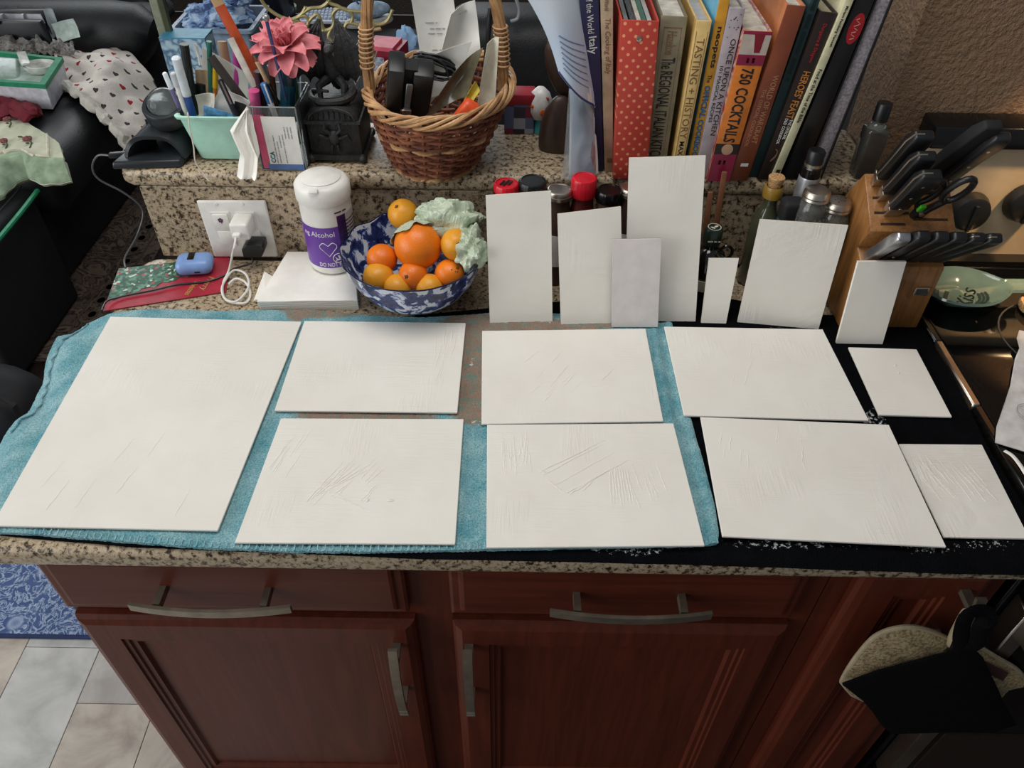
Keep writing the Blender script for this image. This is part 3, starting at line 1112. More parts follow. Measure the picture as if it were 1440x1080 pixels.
hp = [(0, -.0155), (.0135, 0), (.0135, .0045), (.009, .009), (.006, .009), (0, .004), (-.006, .009), (-.009, .009), (-.0135, .0045), (-.0135, 0)]
arc_line([(x + .004, z + .052) for x, z in hp], .0006, M_WHITE, lab, 'heart_outline')
arc_line([(.0175 + .0085 * math.cos(t * .3927), .032 + .0085 * math.sin(t * .3927)) for t in range(16)], .0006, M_WHITE, lab, 'no_flush_ring')
ic = MB()
for pts in ([(.012, .036), (.015, .028), (.020, .028), (.020, .030), (.016, .031)], [(.0165, .037), (.0195, .037), (.021, .031), (.019, .030)], [(.012, .028), (.014, .026), (.0145, .029)], [(.0205, .027), (.0225, .033), (.0215, .034)]):
    P = [Vector((cx + rr * math.sin(a / rr), cy - rr * math.cos(a / rr), cz + z)) for a, z in pts]
    ic.prism(P, (.0001, -.0004, 0))
obj('no_flush_sign', ic, M_WHITE, lab, smooth=False)

# ---------------------------------------------------------------- bowl of oranges
n = NT('blue_spatter_porcelain')
f = n.noise(48, 4, .6, None, .7)
n.color(n.ramp(f, [(.44, (206, 212, 222)), (.475, (150, 164, 204)), (.50, (48, 60, 118)), (.66, (18, 24, 60))]))
M_BOWL = n.p(rough=.25, coat=.1, spec=.4)
bx, by, bz = -.157, 1.020, .9165
wob = lambda p, a: Vector((p.x * (1 + .018 * math.cos(12 * a) * min(1, max(0, p.z - .05) / .05)), p.y * (1 + .018 * math.cos(12 * a) * min(1, max(0, p.z - .05) / .05)), p.z + .0016 * math.cos(12 * a) * max(0, p.z - .06) / .035))
bw = thing('fruit_bowl', 'blue and white spattered porcelain bowl full of oranges', 'bowl', (bx, by, bz))
prof = [(0, .004), (.038, .004), (.040, 0), (.045, 0), (.047, .005), (.062, .014), (.082, .032), (.097, .055), (.106, .078), (.1105, .0955), (.1120, .0968), (.1095, .0965), (.103, .078), (.093, .056), (.078, .036), (.058, .019), (.03, .011), (0, .010)]
obj('bowl', MB().lathe(prof, (bx, by, bz), 96, fn=wob), M_BOWL, bw)
rim = [Vector((bx, by, bz)) + wob(Vector((.1112 * math.cos(t * math.pi / 48), .1112 * math.sin(t * math.pi / 48), .0966)), t * math.pi / 48) for t in range(96)]
obj('rim', MB().tube(rim, .0012, 6, closed=True), pm('navy_glaze', (20, 24, 56), .15), bw)


def peel(name, a, b):
    n = NT(name)
    n.color(n.ramp(n.noise(22, 3), [(.3, a), (.7, b)]))
    v = n.voro(520)
    n.bump(n.ramp(v, [(0, (0, 0, 0)), (.35, (255, 255, 255))]), .35, .0012)
    return n.p(rough=.38, sss=.0)


P1, P2, P3 = peel('orange_peel', (232, 116, 12), (240, 136, 26)), peel('golden_peel', (220, 146, 26), (232, 164, 46)), peel('deep_orange_peel', (222, 106, 12), (234, 126, 24))
M_STEMEND = pm('brown_stem_end', (110, 76, 30), .8)


def orange(c, r, mat, label, sq=1.0, stem=(0, -.4, .9), scars=0, tip=0):
    c = Vector(c)
    t = thing('orange', label, 'orange', c - Vector((0, 0, r * sq)), 0, 'oranges in the bowl')
    sd = random.random() * 50
    d = Vector(stem).normalized()

    def fn(p, a):
        q_ = p.normalized() if p.length > 0 else p
        k_ = 1 + .025 * noise.noise(q_ * 1.8 + Vector((sd, 0, 0)))
        k_ -= .05 * max(0, q_.dot(d) - .96) / .04
        k_ += tip * max(0, q_.dot(d) - .80) ** 1.5
        return p * k_
    mb = MB().ball(c, (r, r, r * sq), 32, 20, fn=lambda p, a: fn(p, a))
    b = obj('fruit', mb, mat, t)
    e = c + Vector((d.x * r, d.y * r, d.z * r * sq)) * (.985 + tip * .09)
    mm = d.to_track_quat('Z', 'Y').to_matrix().to_4x4()
    obj('stem_end', MB().lathe([(.0030, -.001), (.0026, .0007), (.0012, .0012), (0, .0004)], e, 9, mm, fn=lambda p, a: p * (1 + .3 * math.sin(a * 5) * (p.z < .001))), M_STEMEND, t)
    for k in range(scars):
        dd = (d + Vector((random.uniform(-.5, .5), random.uniform(-.6, .1), random.uniform(-.3, .3)))).normalized()
        mm = dd.to_track_quat('Z', 'Y').to_matrix().to_4x4()
        obj('blemish', MB().lathe([(.0024 * random.uniform(.5, 1.2), -.0008), (.001, .0005), (0, .0006)], c + Vector((dd.x, dd.y, dd.z * sq)) * r * .995, 8, mm), M_STEMEND, b)
    return t


orange((-0.1477,1.0153,1.022), .0370, P1, 'largest orange, at the centre of the bowl under the bag', 1.0, (.1, .9, .0))
orange((-0.176,1.0759,1.04), .0245, P2, 'orange at the very back of the bowl with dark stem dimple', .95, (-.3, -.4, .8))
orange((-0.0888,1.0066,1.03), .0235, P2, 'golden orange with a pointed navel tip, at the right against the bag', 1.05, (.2, -.75, .5), 0, .9)
orange((-0.2051,1.0096,1), .0240, P3, 'deep orange fruit left of the largest orange', .95, (.2, .9, .2))
orange((-0.2087,0.9834,0.985), .0235, P2, 'yellowish orange at the left front of the bowl', .92, (-.3, .9, .1))
orange((-0.1544,0.9815,0.99), .0225, P3, 'dimpled orange in front of the largest orange', .95, (-.3, -.7, .4), 1)
orange((-0.0988,0.9858,0.992), .0225, P1, 'orange with dark blemishes at the right of the bowl', .92, (.6, -.3, .7), 3)
orange((-0.1779,0.9675,0.977), .0215, P2, 'orange peeking over the front rim, left of its twin', .95, (0, .9, .2))
orange((-0.1289,0.9687,0.977), .0215, P2, 'orange peeking over the front rim, right of its twin', .95, (.1, .9, .2))

# produce bag
n = NT('pale_green_film')
n.color(n.ramp(n.noise(30, 3), [(.3, (166, 182, 156)), (.7, (200, 210, 188))]))
n.bump(n.noise(1, 3, .5, n.mapping((30, 60, 16), (.3, .4, .5)), 2.2), .8, .006)
M_FILM = n.p(rough=.28, spec=.6)


def crumple(c, r, seed, amp=.35, hf=.6):
    def fn(p, a):
        q_ = Vector(p)
        k_ = 1 + amp * noise.noise(q_ * 2.1 + Vector((seed, 0, 0))) + amp * hf * abs(noise.noise(q_ * 4.7 + Vector((0, seed, 0)))) - amp * .3
        return q_ * k_
    return MB().ball(c, r, 48, 30, fn=fn)


bg = thing('produce_bag', 'crumpled pale green plastic produce bag at the back of the bowl', 'bag', (-0.0959,1.0814,1))
obj('bag', crumple((-0.1051,1.0467,1.045), (.056, .030, .036), 3), M_FILM, bg)
obj('bag_fold', crumple((-0.065,1.0032,1.025), (.026, .038, .034), 8, .4), M_FILM, bg)


def flap(u, v):
    a = Vector((-0.1477,1.0153,1.022))
    d = Vector((-.35, .70, .62)).normalized()
    e1 = d.cross(Vector((0, 0, 1))).normalized()
    e2 = d.cross(e1)
    ph = 2 * math.pi * u
    th = R(4 + 56 * v * (1 + .10 * math.sin(5 * ph) + .06 * math.sin(9 * ph + 1)))
    r_ = .0380 + .0016 * abs(nz(u * 12, v * 7, 2)) + .0035 * v ** 3 * (1 + .5 * math.sin(11 * ph))
    return a + (d * math.cos(th) + (e1 * math.cos(ph) + e2 * math.sin(ph)) * math.sin(th)) * r_


mb = MB().sheet(flap, 48, 10, -.0006)
obj('bag_flap', mb, M_FILM, bg)

# ---------------------------------------------------------------- spice jars and bottles
n = NT('clear_glass')
n.color((225, 232, 228))
n.b.inputs['Transmission Weight'].default_value = .9
n.b.inputs['Roughness'].default_value = .05
n.b.inputs['IOR'].default_value = 1.45
n.bump(n.noise(20), .02)
M_GLASS = n.m
M_RED = pm('red_plastic', (206, 26, 44), .35)
M_JARB = pm('dark_spice', (70, 48, 36), .7)
M_JARR = pm('paprika', (96, 30, 24), .6)
M_DKGLASS = pm('dark_bottle_glass', (24, 26, 22), .1, coat=.5)


def jar(top, r, lidh, lidmat, bodymat, label, name='spice_jar', ribs=True, ring=None, ztop=None):
    x, y, zt = top
    t = thing(name, label, 'jar', (x, y, CT), 0, 'spice jars along the splash')
    hb = zt - CT - lidh
    g = obj('glass', MB().lathe([(0, 0), (r * .96, 0), (r, .003), (r, hb * .80), (r * .85, hb * .93), (r * .82, hb), (0, hb)], (x, y, CT), 24), bodymat, t)
    obj('label', MB().lathe([(r + .0003, hb * .25), (r + .0006, hb * .25), (r + .0006, hb * .62), (r + .0003, hb * .62)], (x, y, CT), 24, closed=True), M_PAPERW, g)
    rib = (lambda p, a: Vector((p.x * (1 + .018 * math.cos(a * 20)), p.y * (1 + .018 * math.cos(a * 20)), p.z))) if ribs else None
    l = obj('lid', MB().lathe([(0, 0), (r * 1.0, 0), (r * 1.02, .002), (r * 1.0, lidh - .003), (r * .93, lidh - .0006), (r * .82, lidh), (r * .80, lidh - .0012), (0, lidh - .001)], (x, y, zt - lidh), 60, fn=rib), lidmat, t)
    if ring:
        obj('lid_band', MB().lathe([(r * 1.03, 0), (r * 1.07, 0), (r * 1.07, lidh * .35), (r * 1.03, lidh * .35)], (x, y, zt - lidh * .9), 40, closed=True), ring, l)
    return t, l


t, l = jar((-0.0134,1.082,1.094), .0195, .022, M_RED, M_JARB, 'spice jar with red lid and black slashes, first behind the leftmost standing board', ring=M_BLK)
c = Vector((-0.0134,1.082,1.094))
mb = MB()
for k in (-1, 0, 1):
    mb.cbox(c + Vector((k * .006, 0, .0002)), (.0035, .020 - abs(k) * .006, .0006), (0, 0, R(-28)))
obj('slash_mark', mb, M_BLK, l)
jar((0.0269,1.084,1.0984), .0215, .026, M_BLK, M_JARB, 'spice jar with wide plain black lid, second behind the leftmost board', ring=M_BLKMATT)
jar((0.0691,1.082,1.0857), .0200, .014, M_STEEL, M_JARB, 'spice jar with silver screw lid, between black-lidded and tall red-capped jars', ribs=False, ring=M_STEEL)
jar((0.1064,1.086,1.1035), .0195, .030, M_RED, M_JARR, 'spice jar with tall plain red cap, under the curled magazine')
jar((0.1458,1.08,1.0869), .0200, .018, M_BLKENAMEL, M_JARB, 'spice jar with glossy black lid, right of the red cap')
jar((0.1811,1.085,1.0896), .0185, .014, M_STEEL, M_JARB, 'spice jar with silver lid half hidden behind the tallest board', ribs=False, ring=M_STEEL)

# wooden tongs
tg = thing('wooden_tongs', 'pair of flat wooden tongs standing behind the tallest board', 'tongs', (.322, 1.10, CT))
M_WALN = pm('walnut_stick', (128, 82, 56), .5, vscale=20)
for px_, a in ((.318, -.02), (.333, .015)):
    mb = MB().hexa([(px_ - .006, 1.096, CT + .002), (px_ + .006, 1.096, CT + .002), (px_ + .006, 1.101, CT + .002), (px_ - .006, 1.101, CT + .002)],
                   [(px_ - .005 - .006, 1.108, 1.088 + a), (px_ + .003 - .006, 1.108, 1.088 + a), (px_ + .003 - .006, 1.113, 1.088 + a), (px_ - .005 - .006, 1.113, 1.088 + a)])
    mb.bevel(.0012, 2)
    obj('arm', mb, M_WALN, tg)
obj('pin', MB().cyl((.318, 1.104, 1.06), (.318, 1.116, 1.06), .0014, 8), M_STEEL, tg)

# oil bottle
x, y, zt = (0.3129,1.055,1.0382)
ob_ = thing('oil_bottle', 'dark green oil bottle with emblem cap, behind the tiny narrow board', 'bottle', (x, y, CT))
hb = zt - CT
obj('glass', MB().lathe([(0, 0), (.026, 0), (.028, .003), (.028, hb - .055), (.024, hb - .044), (.0125, hb - .036), (.0115, hb - .026), (0, hb - .026)], (x, y, CT), 28), M_DKGLASS, ob_)
M_GRCAP = pm('bottle_green_cap', (36, 50, 42), .3)
cp_ = obj('cap', MB().lathe([(0, hb - .030), (.0135, hb - .030), (.0145, hb - .027), (.0145, hb - .004), (.0125, hb - .0008), (0, hb)], (x, y, CT), 28), M_GRCAP, ob_)
M_CREAM = pm('cream_print', (226, 222, 200), .5)
obj('emblem_ring', MB().lathe([(.0105, 0), (.0092, 0), (.0092, .0005), (.0105, .0005)], (x, y, zt - .0004), 28, closed=True), M_CREAM, cp_)
mb = MB()
for k in (-1, 1):
    mb.ball((x + k * .003, y - .001 + k * .002, zt + .0004), (.0042, .0022, .0005), 12, 6, Matrix.Rotation(R(40 * k), 4, 'Z'))
obj('emblem_leaf', mb, M_CREAM, cp_)
obj('neck_ring', MB().tube([(x + .025 + .010 * math.cos(t * .524), y - .006, zt - .043 + .012 * math.sin(t * .524)) for t in range(12)], .0026, 8, closed=True), M_DKGLASS, ob_)
lettering('words', '~~~~~~~~~~~', .0050, (x + .000, y - .0149, zt - .018), (1, 0, 0), (0, 0, 1), M_CREAM, cp_, sx=.8)
mb = MB().cbox((x - .012, y - .0275, CT + .030), (.018, .0015, .020), (0, 0, R(-20)))
obj('label', mb, M_CREAM, ob_)

# corked bottle
x, y, zt = (0.4013,1.088,1.1085)
kb_ = thing('corked_bottle', 'small clear bottle with cork stopper behind the wide leaning board', 'bottle', (x, y, CT))
hb = zt - CT
n = NT('cork')
n.color(n.ramp(n.noise(330, 3, .6), [(.35, (128, 86, 50)), (.5, (190, 146, 98)), (.7, (208, 168, 120))]))
n.bump(n.noise(300), .4)
M_CORK = n.p(rough=.85)
obj('glass', MB().lathe([(0, 0), (.020, 0), (.022, .003), (.022, hb - .075), (.013, hb - .055), (.0105, hb - .045), (.0105, hb - .033), (.014, hb - .030), (.0145, hb - .020), (.0125, hb - .016), (0, hb - .016)], (x, y, CT), 28), pm('olive_glass', (66, 68, 52), .1, coat=.4), kb_)
obj('neck_wax', MB().lathe([(.0150, hb - .034), (.0156, hb - .028), (.0152, hb - .019), (.0136, hb - .0155), (.0122, hb - .0155), (.0122, hb - .034)], (x, y, CT), 24, closed=True), pm('amber_wax', (150, 116, 44), .3), kb_)
obj('cork', MB().lathe([(.0095, hb - .018), (.0125, hb - .001), (.0115, hb), (0, hb)], (x, y, CT), 20).noise(.0004, 200), M_CORK, kb_)

# black capped grinder
x, y, zt = (0.427,1.062,1.0848)
gr = thing('spice_grinder', 'clear spice bottle with tall black cap, left of the glass shakers', 'grinder', (x, y, CT))
hb = zt - CT
obj('glass', MB().lathe([(0, 0), (.019, 0), (.0205, .003), (.0205, hb - .042), (.017, hb - .034), (0, hb - .034)], (x, y, CT), 8), pm('teal_reflection_glass', (58, 84, 84), .1), gr)  # teal reflection put into the colour of the clear glass
mb = MB().cbox((x, y, zt - .018), (.034, .030, .036))
mb.bevel(.008, 4)
obj('cap', mb, M_BLKMATT, gr)

# silver bottle with black cap
x, y, zt = (0.4549,1.098,1.1486)
sb = thing('spray_bottle', 'slim silver bottle with black cap against the ledge', 'bottle', (x, y, CT))
hb = zt - CT
obj('body', MB().lathe([(0, 0), (.015, 0), (.0165, .003), (.0165, hb - .046), (.0155, hb - .043), (0, hb - .043)], (x, y, CT), 28), pm('silver_paint', (176, 178, 184), .35, metal=.6), sb)
obj('collar', MB().lathe([(0, hb - .043), (.0155, hb - .043), (.0155, hb - .028), (.013, hb - .026), (0, hb - .026)], (x, y, CT), 28), M_BLKENAMEL, sb)
obj('ring', MB().lathe([(.0128, hb - .026), (.0135, hb - .026), (.0135, hb - .021), (.0128, hb - .021)], (x, y, CT), 28, closed=True), M_STEEL, sb)
obj('cap', MB().lathe([(0, hb - .024), (.0128, hb - .024), (.0132, hb - .004), (.011, hb - .0008), (0, hb)], (x, y, CT), 28), M_BLK, sb)


# shakers
def shaker(top, label, holes):
    x, y, zt = top
    hb = zt - CT
    t = thing('glass_shaker', label, 'shaker', (x, y, CT), 0, 'glass shakers')
    g = obj('glass', MB().lathe([(0, 0), (.021, 0), (.0235, .004), (.0235, hb - .036), (.021, hb - .024), (.017, hb - .019), (.017, hb - .013), (0, hb - .013)], (x, y, CT), 10), M_GLASS, t)
    rib = MB()
    for k in range(20):
        a = k * math.pi / 10
        rib.tube([(x + .0236 * math.cos(a), y + .0236 * math.sin(a), CT + .006), (x + .0236 * math.cos(a), y + .0236 * math.sin(a), CT + hb - .040)], .0012, 5)
    obj('rib', rib, M_GLASS, t, kind='stuff')
    obj('contents', MB().lathe([(0, .004), (.019, .004), (.020, .007), (.020, hb - .050), (.012, hb - .046), (0, hb - .044)], (x, y, CT), 20), pm('ground_pepper', (96, 88, 76), .9, .3, 400), t)
    l = obj('lid', MB().lathe([(0, hb - .016), (.0195, hb - .016), (.0205, hb - .0145), (.0195, hb - .011), (.0205, hb - .009), (.0195, hb - .0045), (.017, hb - .001), (.008, hb + .001), (0, hb + .001)], (x, y, CT), 32), M_STEEL, t)
    if holes:
        mb = MB()
        for k in range(9):
            a, r_ = k * 2.4, .0035 * math.sqrt(k)
            mb.lathe([(.0011, 0), (.0008, .0004), (0, .0004)], (x + r_ * math.cos(a), y + r_ * math.sin(a), zt + .0008), 8)
        obj('hole', mb, M_BLK, l, kind='stuff')
    return t


shaker((0.4539,1.05,1.1088), 'ribbed glass shaker with smooth domed metal lid, the left one', False)
shaker((0.49,1.048,1.0927), 'ribbed glass shaker with pierced metal lid, next to the knife block', True)
# ---------------------------------------------------------------- knife block
n = NT('oak_block')
f = n.noise(5, 5, .6, n.mapping((40, 40, 3)), .8)
n.color(n.ramp(f, [(.3, (118, 76, 38)), (.6, (152, 104, 56)), (.8, (134, 88, 46))]))
M_OAK = n.p(rough=.4, coat=.2)
KX0, KX1, KZ = .512, .636, .9205
kb = thing('knife_block', 'slanted oak knife block holding black-handled knives', 'knife block', (.574, 1.03, KZ))
prof = [(.957, KZ), (1.112, KZ), (1.112, .935), (1.084, 1.080), (1.047, 1.138), (.968, 1.088), (.992, 1.046), (.957, 1.035)]
mb = MB().prism([(KX0, y, z) for y, z in prof], (KX1 - KX0, 0, 0))
mb.bevel(.003, 2)
obj('block', mb, M_OAK, kb)
ND = Vector((0, -.535, .845)).normalized()
FD = Vector((0, -.845, -.535)).normalized()
mb = MB()


def slotpos(x, y):
    return Vector((x, y, 1.138 - (1.047 - y) * .633))


for (x, y, wx) in ((.545, 1.033, .05), (.545, 1.013, .05), (.545, .993, .05), (.545, .978, .035), (.605, 1.02, .035), (.600, .985, .05)):
    p = slotpos(x, y) + ND * .0003
    mb.prism([p + Vector((-wx / 2, 0, 0)) + FD * .0018, p + Vector((wx / 2, 0, 0)) + FD * .0018, p + Vector((wx / 2, 0, 0)) - FD * .0018, p + Vector((-wx / 2, 0, 0)) - FD * .0018], ND * .0005)
obj('slot', mb, pm('dark_slot', (46, 26, 16), .9), kb, smooth=False, kind='stuff')
pq = [Vector(p) for p in ((.6050, .956, .985), (.6265, .956, .985), (.6265, .956, 1.000), (.6050, .956, 1.000))]
mb = MB().prism(pq, (0, -.0012, 0))
mb.bevel(.0012, 2, 60)
pl = obj('badge', mb, M_STEEL, kb)
mb = MB().prism([(.6075, .9546, .9872), (.6240, .9546, .9872), (.6240, .9546, .9978), (.6075, .9546, .9978)], (0, -.0004, 0))
obj('badge_panel', mb, pm('dark_badge', (64, 58, 52), .4), pl, smooth=False)


def knife(name, label, base, d, ln, w_, th, bol, mat, rivets=0, butt=True, group='knives in the block'):
    """handle only rises from its slot: bolster, scales, tang edge, butt cap"""
    base = Vector(base)
    d = Vector(d).normalized()
    xs = Vector((1, 0, 0))
    ys = d.cross(xs).normalized()
    t = thing(name, label, 'knife', base, 0, group)

    def sec(s, a, b, dx=0):
        p = base + d * s + xs * dx
        return [p - xs * a - ys * b, p + xs * a - ys * b, p + xs * a + ys * b, p - xs * a + ys * b]
    bl = MB().hexa(sec(-.02, w_ * .40, .001), sec(0, w_ * .40, .001))
    obj('blade', bl, M_STEEL, t, smooth=False)
    if bol:
        mb = MB().hexa(sec(0, w_ * .38, th * .35), sec(bol, w_ * .5, th * .5))
        mb.bevel(.0015, 2)
        obj('bolster', mb, M_STEEL, t)
    mb = MB()
    st = [(bol, .5, .5, 0), (ln * .35, .46, .52, 0), (ln * .65, .50, .55, 0), (ln * .88, .60, .55, .0015), (ln, .48, .42, .003)]
    prev = None
    for s, a, b, dx in st:
        q = [mb.bm.verts.new(p) for p in sec(s, w_ * a, th * b, dx)]
        if prev:
            for i in range(4):
                mb.face([prev[i], prev[(i + 1) % 4], q[(i + 1) % 4], q[i]])
        else:
            mb.face(q[::-1])
        prev = q
    mb.face(prev)
    mb.bevel(.0030, 3)
    h = obj('handle', mb, mat, t)
    if butt:
        mb = MB()
        pts = [base + d * s - xs * (w_ * a + .0002) + xs * dx for s, a, b, dx in st] + [base + d * (ln + .0004) + xs * (w_ * .1)]
        mb.tube(pts, .0013, 6)
        obj('tang', mb, M_STEEL, t)
    for k in range(rivets):
        p = base + d * (ln * (.25 + .28 * k)) - ys * 0
        for sg in (-1, 1):
            obj('rivet', MB().lathe([(.0024, 0), (.0020, .0006), (0, .0007)], p + ys * sg * th * .53, 10, (ys * sg).to_track_quat('Z', 'Y').to_matrix().to_4x4()), M_STEEL, h)
    return t


kd = (ND + Vector((.0, 0, 0)))
knife('kitchen_knife', 'black-handled kitchen knife in the rearmost slot of the knife block', slotpos(.530, 1.033), kd, .128, .026, .017, .024, M_BLK)
knife('kitchen_knife', 'black-handled kitchen knife in the middle of the three big slots', slotpos(.536, 1.013), kd, .118, .026, .017, .024, M_BLK)
knife('kitchen_knife', 'black-handled kitchen knife with three rivets, nearest of the three big ones', slotpos(.543, .993), kd, .112, .027, .017, .024, M_BLK, 3)
knife('carving_knife', 'long dark-handled carving knife with bright rivet, rightmost in the top row', slotpos(.612, 1.028), kd + Vector((.10, 0, 0)), .138, .022, .016, .006, pm('charcoal_handle', (40, 40, 42), .35), 3, False)
knife('kitchen_knife', 'black-handled kitchen knife hidden behind the scissors, pointing at the wall', slotpos(.585, 1.036), kd + Vector((.16, 0, 0)), .150, .024, .017, .004, M_BLKMATT, 0, False)

# scissors
sc = thing('kitchen_scissors', 'black kitchen scissors with a small green mark, standing in the knife block', 'scissors', slotpos(.580, .992))
b0 = slotpos(.580, .990)
xs = Vector((1, 0, 0))
for sg, ln in ((-1, .085), (1, .105)):
    c = b0 + ND * (ln - .022) + xs * sg * .014 + FD * (.004 * sg)
    ring = [c + xs * .0135 * math.cos(t * .3927) + ND * .030 * math.sin(t * .3927) for t in range(16)]
    hd = obj('grip', MB().tube(ring, .0046, 10, closed=True), M_BLK, sc)
    obj('shank', MB().tube([b0 - ND * .01 + xs * sg * .004, b0 + ND * .02 + xs * sg * .006, c - ND * .028], [.005, .006, .005], 8), M_BLK, sc)
mb = MB().cbox(b0 + ND * .030 + Vector((-.010, -.007, 0)), (.008, .005, .014), (R(32), 0, 0))
mb.bevel(.001, 2)
obj('green_mark', mb, pm('bright_green', (70, 176, 40), .4), sc)
obj('pivot', MB().cyl(b0 + ND * .015 + FD * .007, b0 + ND * .015 - FD * .007, .004, 12), M_STEEL, sc)

# steak knives in the lower step
sd_ = Vector((.0, -.60, .80))


def low(x):
    return Vector((x, .974, 1.0405))


knife('steak_knife', 'silver-handled steak knife at the left of the lower row', low(.527), sd_ + Vector((.08, 0, 0)), .088, .019, .015, .0, pm('satin_silver_handle', (190, 190, 192), .3, metal=.9), 0, False, 'steak knives in the lower row')
lab_ = ['riveted black steak knife right beside the silver-handled one', 'black steak knife, second from the silver-handled one', 'black steak knife, third from the silver-handled one', 'black steak knife with steel edge line, fourth from the silver-handled one', 'black steak knife at the far right end of the lower row']
for k in range(5):
    knife('steak_knife', lab_[k], low(.549 + .0195 * k), sd_ + Vector((.10 + .07 * k, 0, 0)), .094, .0185, .016, .0, M_BLK, 1 if k == 0 else 0, k >= 3, 'steak knives in the lower row')

# ---------------------------------------------------------------- things on the range
n = NT('celadon_glaze')
n.color(n.ramp(n.noise(20), [(.3, (88, 112, 108)), (.7, (102, 128, 120))]))
M_CEL = n.p(rough=.12, coat=.5)
sp0 = Vector((.668, 1.034, .9225))
sr = thing('spoon_rest', 'pale green ceramic spoon rest with dark script, on the black cooktop', 'spoon rest', sp0 + Vector((.07, 0, 0)))


def spw(s):
    if s < .135:
        t = (s - .0675) / .0675
        return .104 * math.sqrt(max(0, 1 - abs(t) ** 2.4)) if t < 0 else .104 * ((1 - t * t) * .7 + .30)
    return .0312 + .006 * max(0, (s - .22) / .08)


def spz(x, y):
    s = max(.001, x - sp0.x)
    w_ = max(.004, spw(s))
    q = max(-1, min(1, (y - sp0.y - .006 * math.sin(s * 8)) / (w_ / 2)))
    dpt = .020 * min(1, s / .03) * max(0, 1 - max(0, s - .075) / .07) + .003
    return sp0.z + .026 - dpt * (1 - abs(q) ** 2.6) + .0007


def spdrape(o):
    m = WM[sr]
    for v in o.data.vertices:
        p = m @ v.co
        p.z = spz(p.x, p.y)
        v.co = m.inverted() @ p
    return o


def spf(u, v):
    s = .30 * v ** 1.15
    w_ = max(.004, spw(s))
    q = 2 * u - 1
    dpt = .020 * min(1, s / .03) * max(0, 1 - max(0, s - .075) / .07) + .003
    z = .026 - dpt * (1 - abs(q) ** 2.6)
    return sp0 + Vector((s, q * w_ / 2 + .006 * math.sin(s * 8), z))


mb = MB().sheet(spf, 24, 60, -.0045)
obj('dish', mb, M_CEL, sr)
M_SCR = pm('dark_green_script', (34, 56, 54), .5)
spdrape(lettering('words', 'Kiss', .034, sp0 + Vector((.072, -.008, .0062)), (.50, .86, 0), (-.86, .50, 0), M_SCR, sr, shear=.4))
spdrape(lettering('words', '~~~~', .015, sp0 + Vector((.044, .004, .0062)), (.50, .86, 0), (-.86, .50, 0), M_SCR, sr, shear=.4))
mb = MB()
for k in range(40):
    a = k * .055 - 1.0 if k < 20 else math.pi - .55 + (k - 20) * .055
    for rr_ in (.030, .035, .040):
        mb.lathe([(.0022, 0), (.0022, .0003), (.0010, .0003), (.0010, 0)], sp0 + Vector((.062 + rr_ * 1.05 * math.cos(a + (rr_ > .04) * .1), rr_ * .95 * math.sin(a), .0072 + (.0025 if rr_ > .04 else 0.0006))), 8, closed=True)
spdrape(obj('lace_border', mb, M_SCR, sr, kind='stuff'))

# torn paper at the right edge
mb = MB()
pq = [(0.6482,0.7102,0.931),(0.663,0.7394,0.931),(0.6923,0.7828,0.931),(0.7172,0.8196,0.931),(0.7474,0.8743,0.931),(0.7626,0.8957,0.931),(0.7665,0.9157,0.931),(0.7777,0.9329,0.931),(0.7988,0.9266,0.931),(0.8297,0.8842,0.931),(0.7279,0.6841,0.931),(0.6863,0.6907,0.931)]


def ppz(p):
    return Vector((p[0], p[1], .9245 + .016 * max(0, (p[1] - .70) / .25) ** 2 + .002 * nz(p[0], p[1], 0, 20)))


mb.prism([ppz(p) for p in pq], (0, 0, .0012))
ps = thing('paper_bag', 'white torn paper bag with faint circle, at the right edge on the cooktop', 'paper bag', (.72, .8, .923))
obj('sheet', mb, pm('chalk_paper', (214, 210, 206), .8), ps, smooth=False)
c = Vector((0.716,0.7621,0.934))
obj('circle_mark', MB().lathe([(.0165, 0), (.0155, 0), (.0155, .0003), (.0165, .0003)], c + Vector((0, 0, -.002)), 32, closed=True), pm('grey_mark', (168, 166, 164), .8), ps)
mb = MB().tube(smooth_path([(0.6537,0.6945,0.926), (0.6584,0.6841,0.928), (0.6611,0.6658,0.928), (0.6629,0.6368,0.926)], 8), .003, 8, flat=.4)
tag(obj('ribbon', mb, M_WHITE), 'thin white ribbon end on the black cooktop below the paper', 'ribbon')
c = Vector((0.853,1.0043,0.924))
tv = thing('cork_trivet', 'round cork trivet just entering at the right edge behind the paper', 'trivet', c)
obj('disc', MB().lathe([(0, 0), (.034, 0), (.0355, .003), (.0355, .010), (.034, .0125), (0, .0125)], c, 40).noise(.0006, 120), M_CORK, tv)

# ---------------------------------------------------------------- pot holders on the cabinet handle
n = NT('tan_quilted_cloth')
w1 = n.n('ShaderNodeTexWave', wave_type='BANDS', bands_direction='DIAGONAL')
w1.inputs['Scale'].default_value = 12
n.l(n.co, w1.inputs[0])
n.color(n.ramp(n.noise(240, 3), [(.35, (116, 96, 66)), (.6, (176, 156, 118))]))
n.bump(n.math('ADD', w1.outputs['Fac'], n.math('MULTIPLY', n.noise(500, 2), .3)), .6, .004)
M_TAN = n.p(rough=.95)
M_PIPE = pm('cream_piping', (172, 156, 128), .9, bump=.4, bscale=500)
n = NT('black_ribbed_cloth')
w1 = n.n('ShaderNodeTexWave', wave_type='BANDS', bands_direction='Z')
w1.inputs['Scale'].default_value = 90
w1.inputs['Distortion'].default_value = 2.5
n.l(n.co, w1.inputs[0])
n.color(n.ramp(n.noise(90, 3), [(.3, (7, 7, 9)), (.7, (12, 12, 15))]))
n.bump(w1.outputs['Fac'], .4, .002)
M_BRIB = n.p(rough=.95, spec=.1)


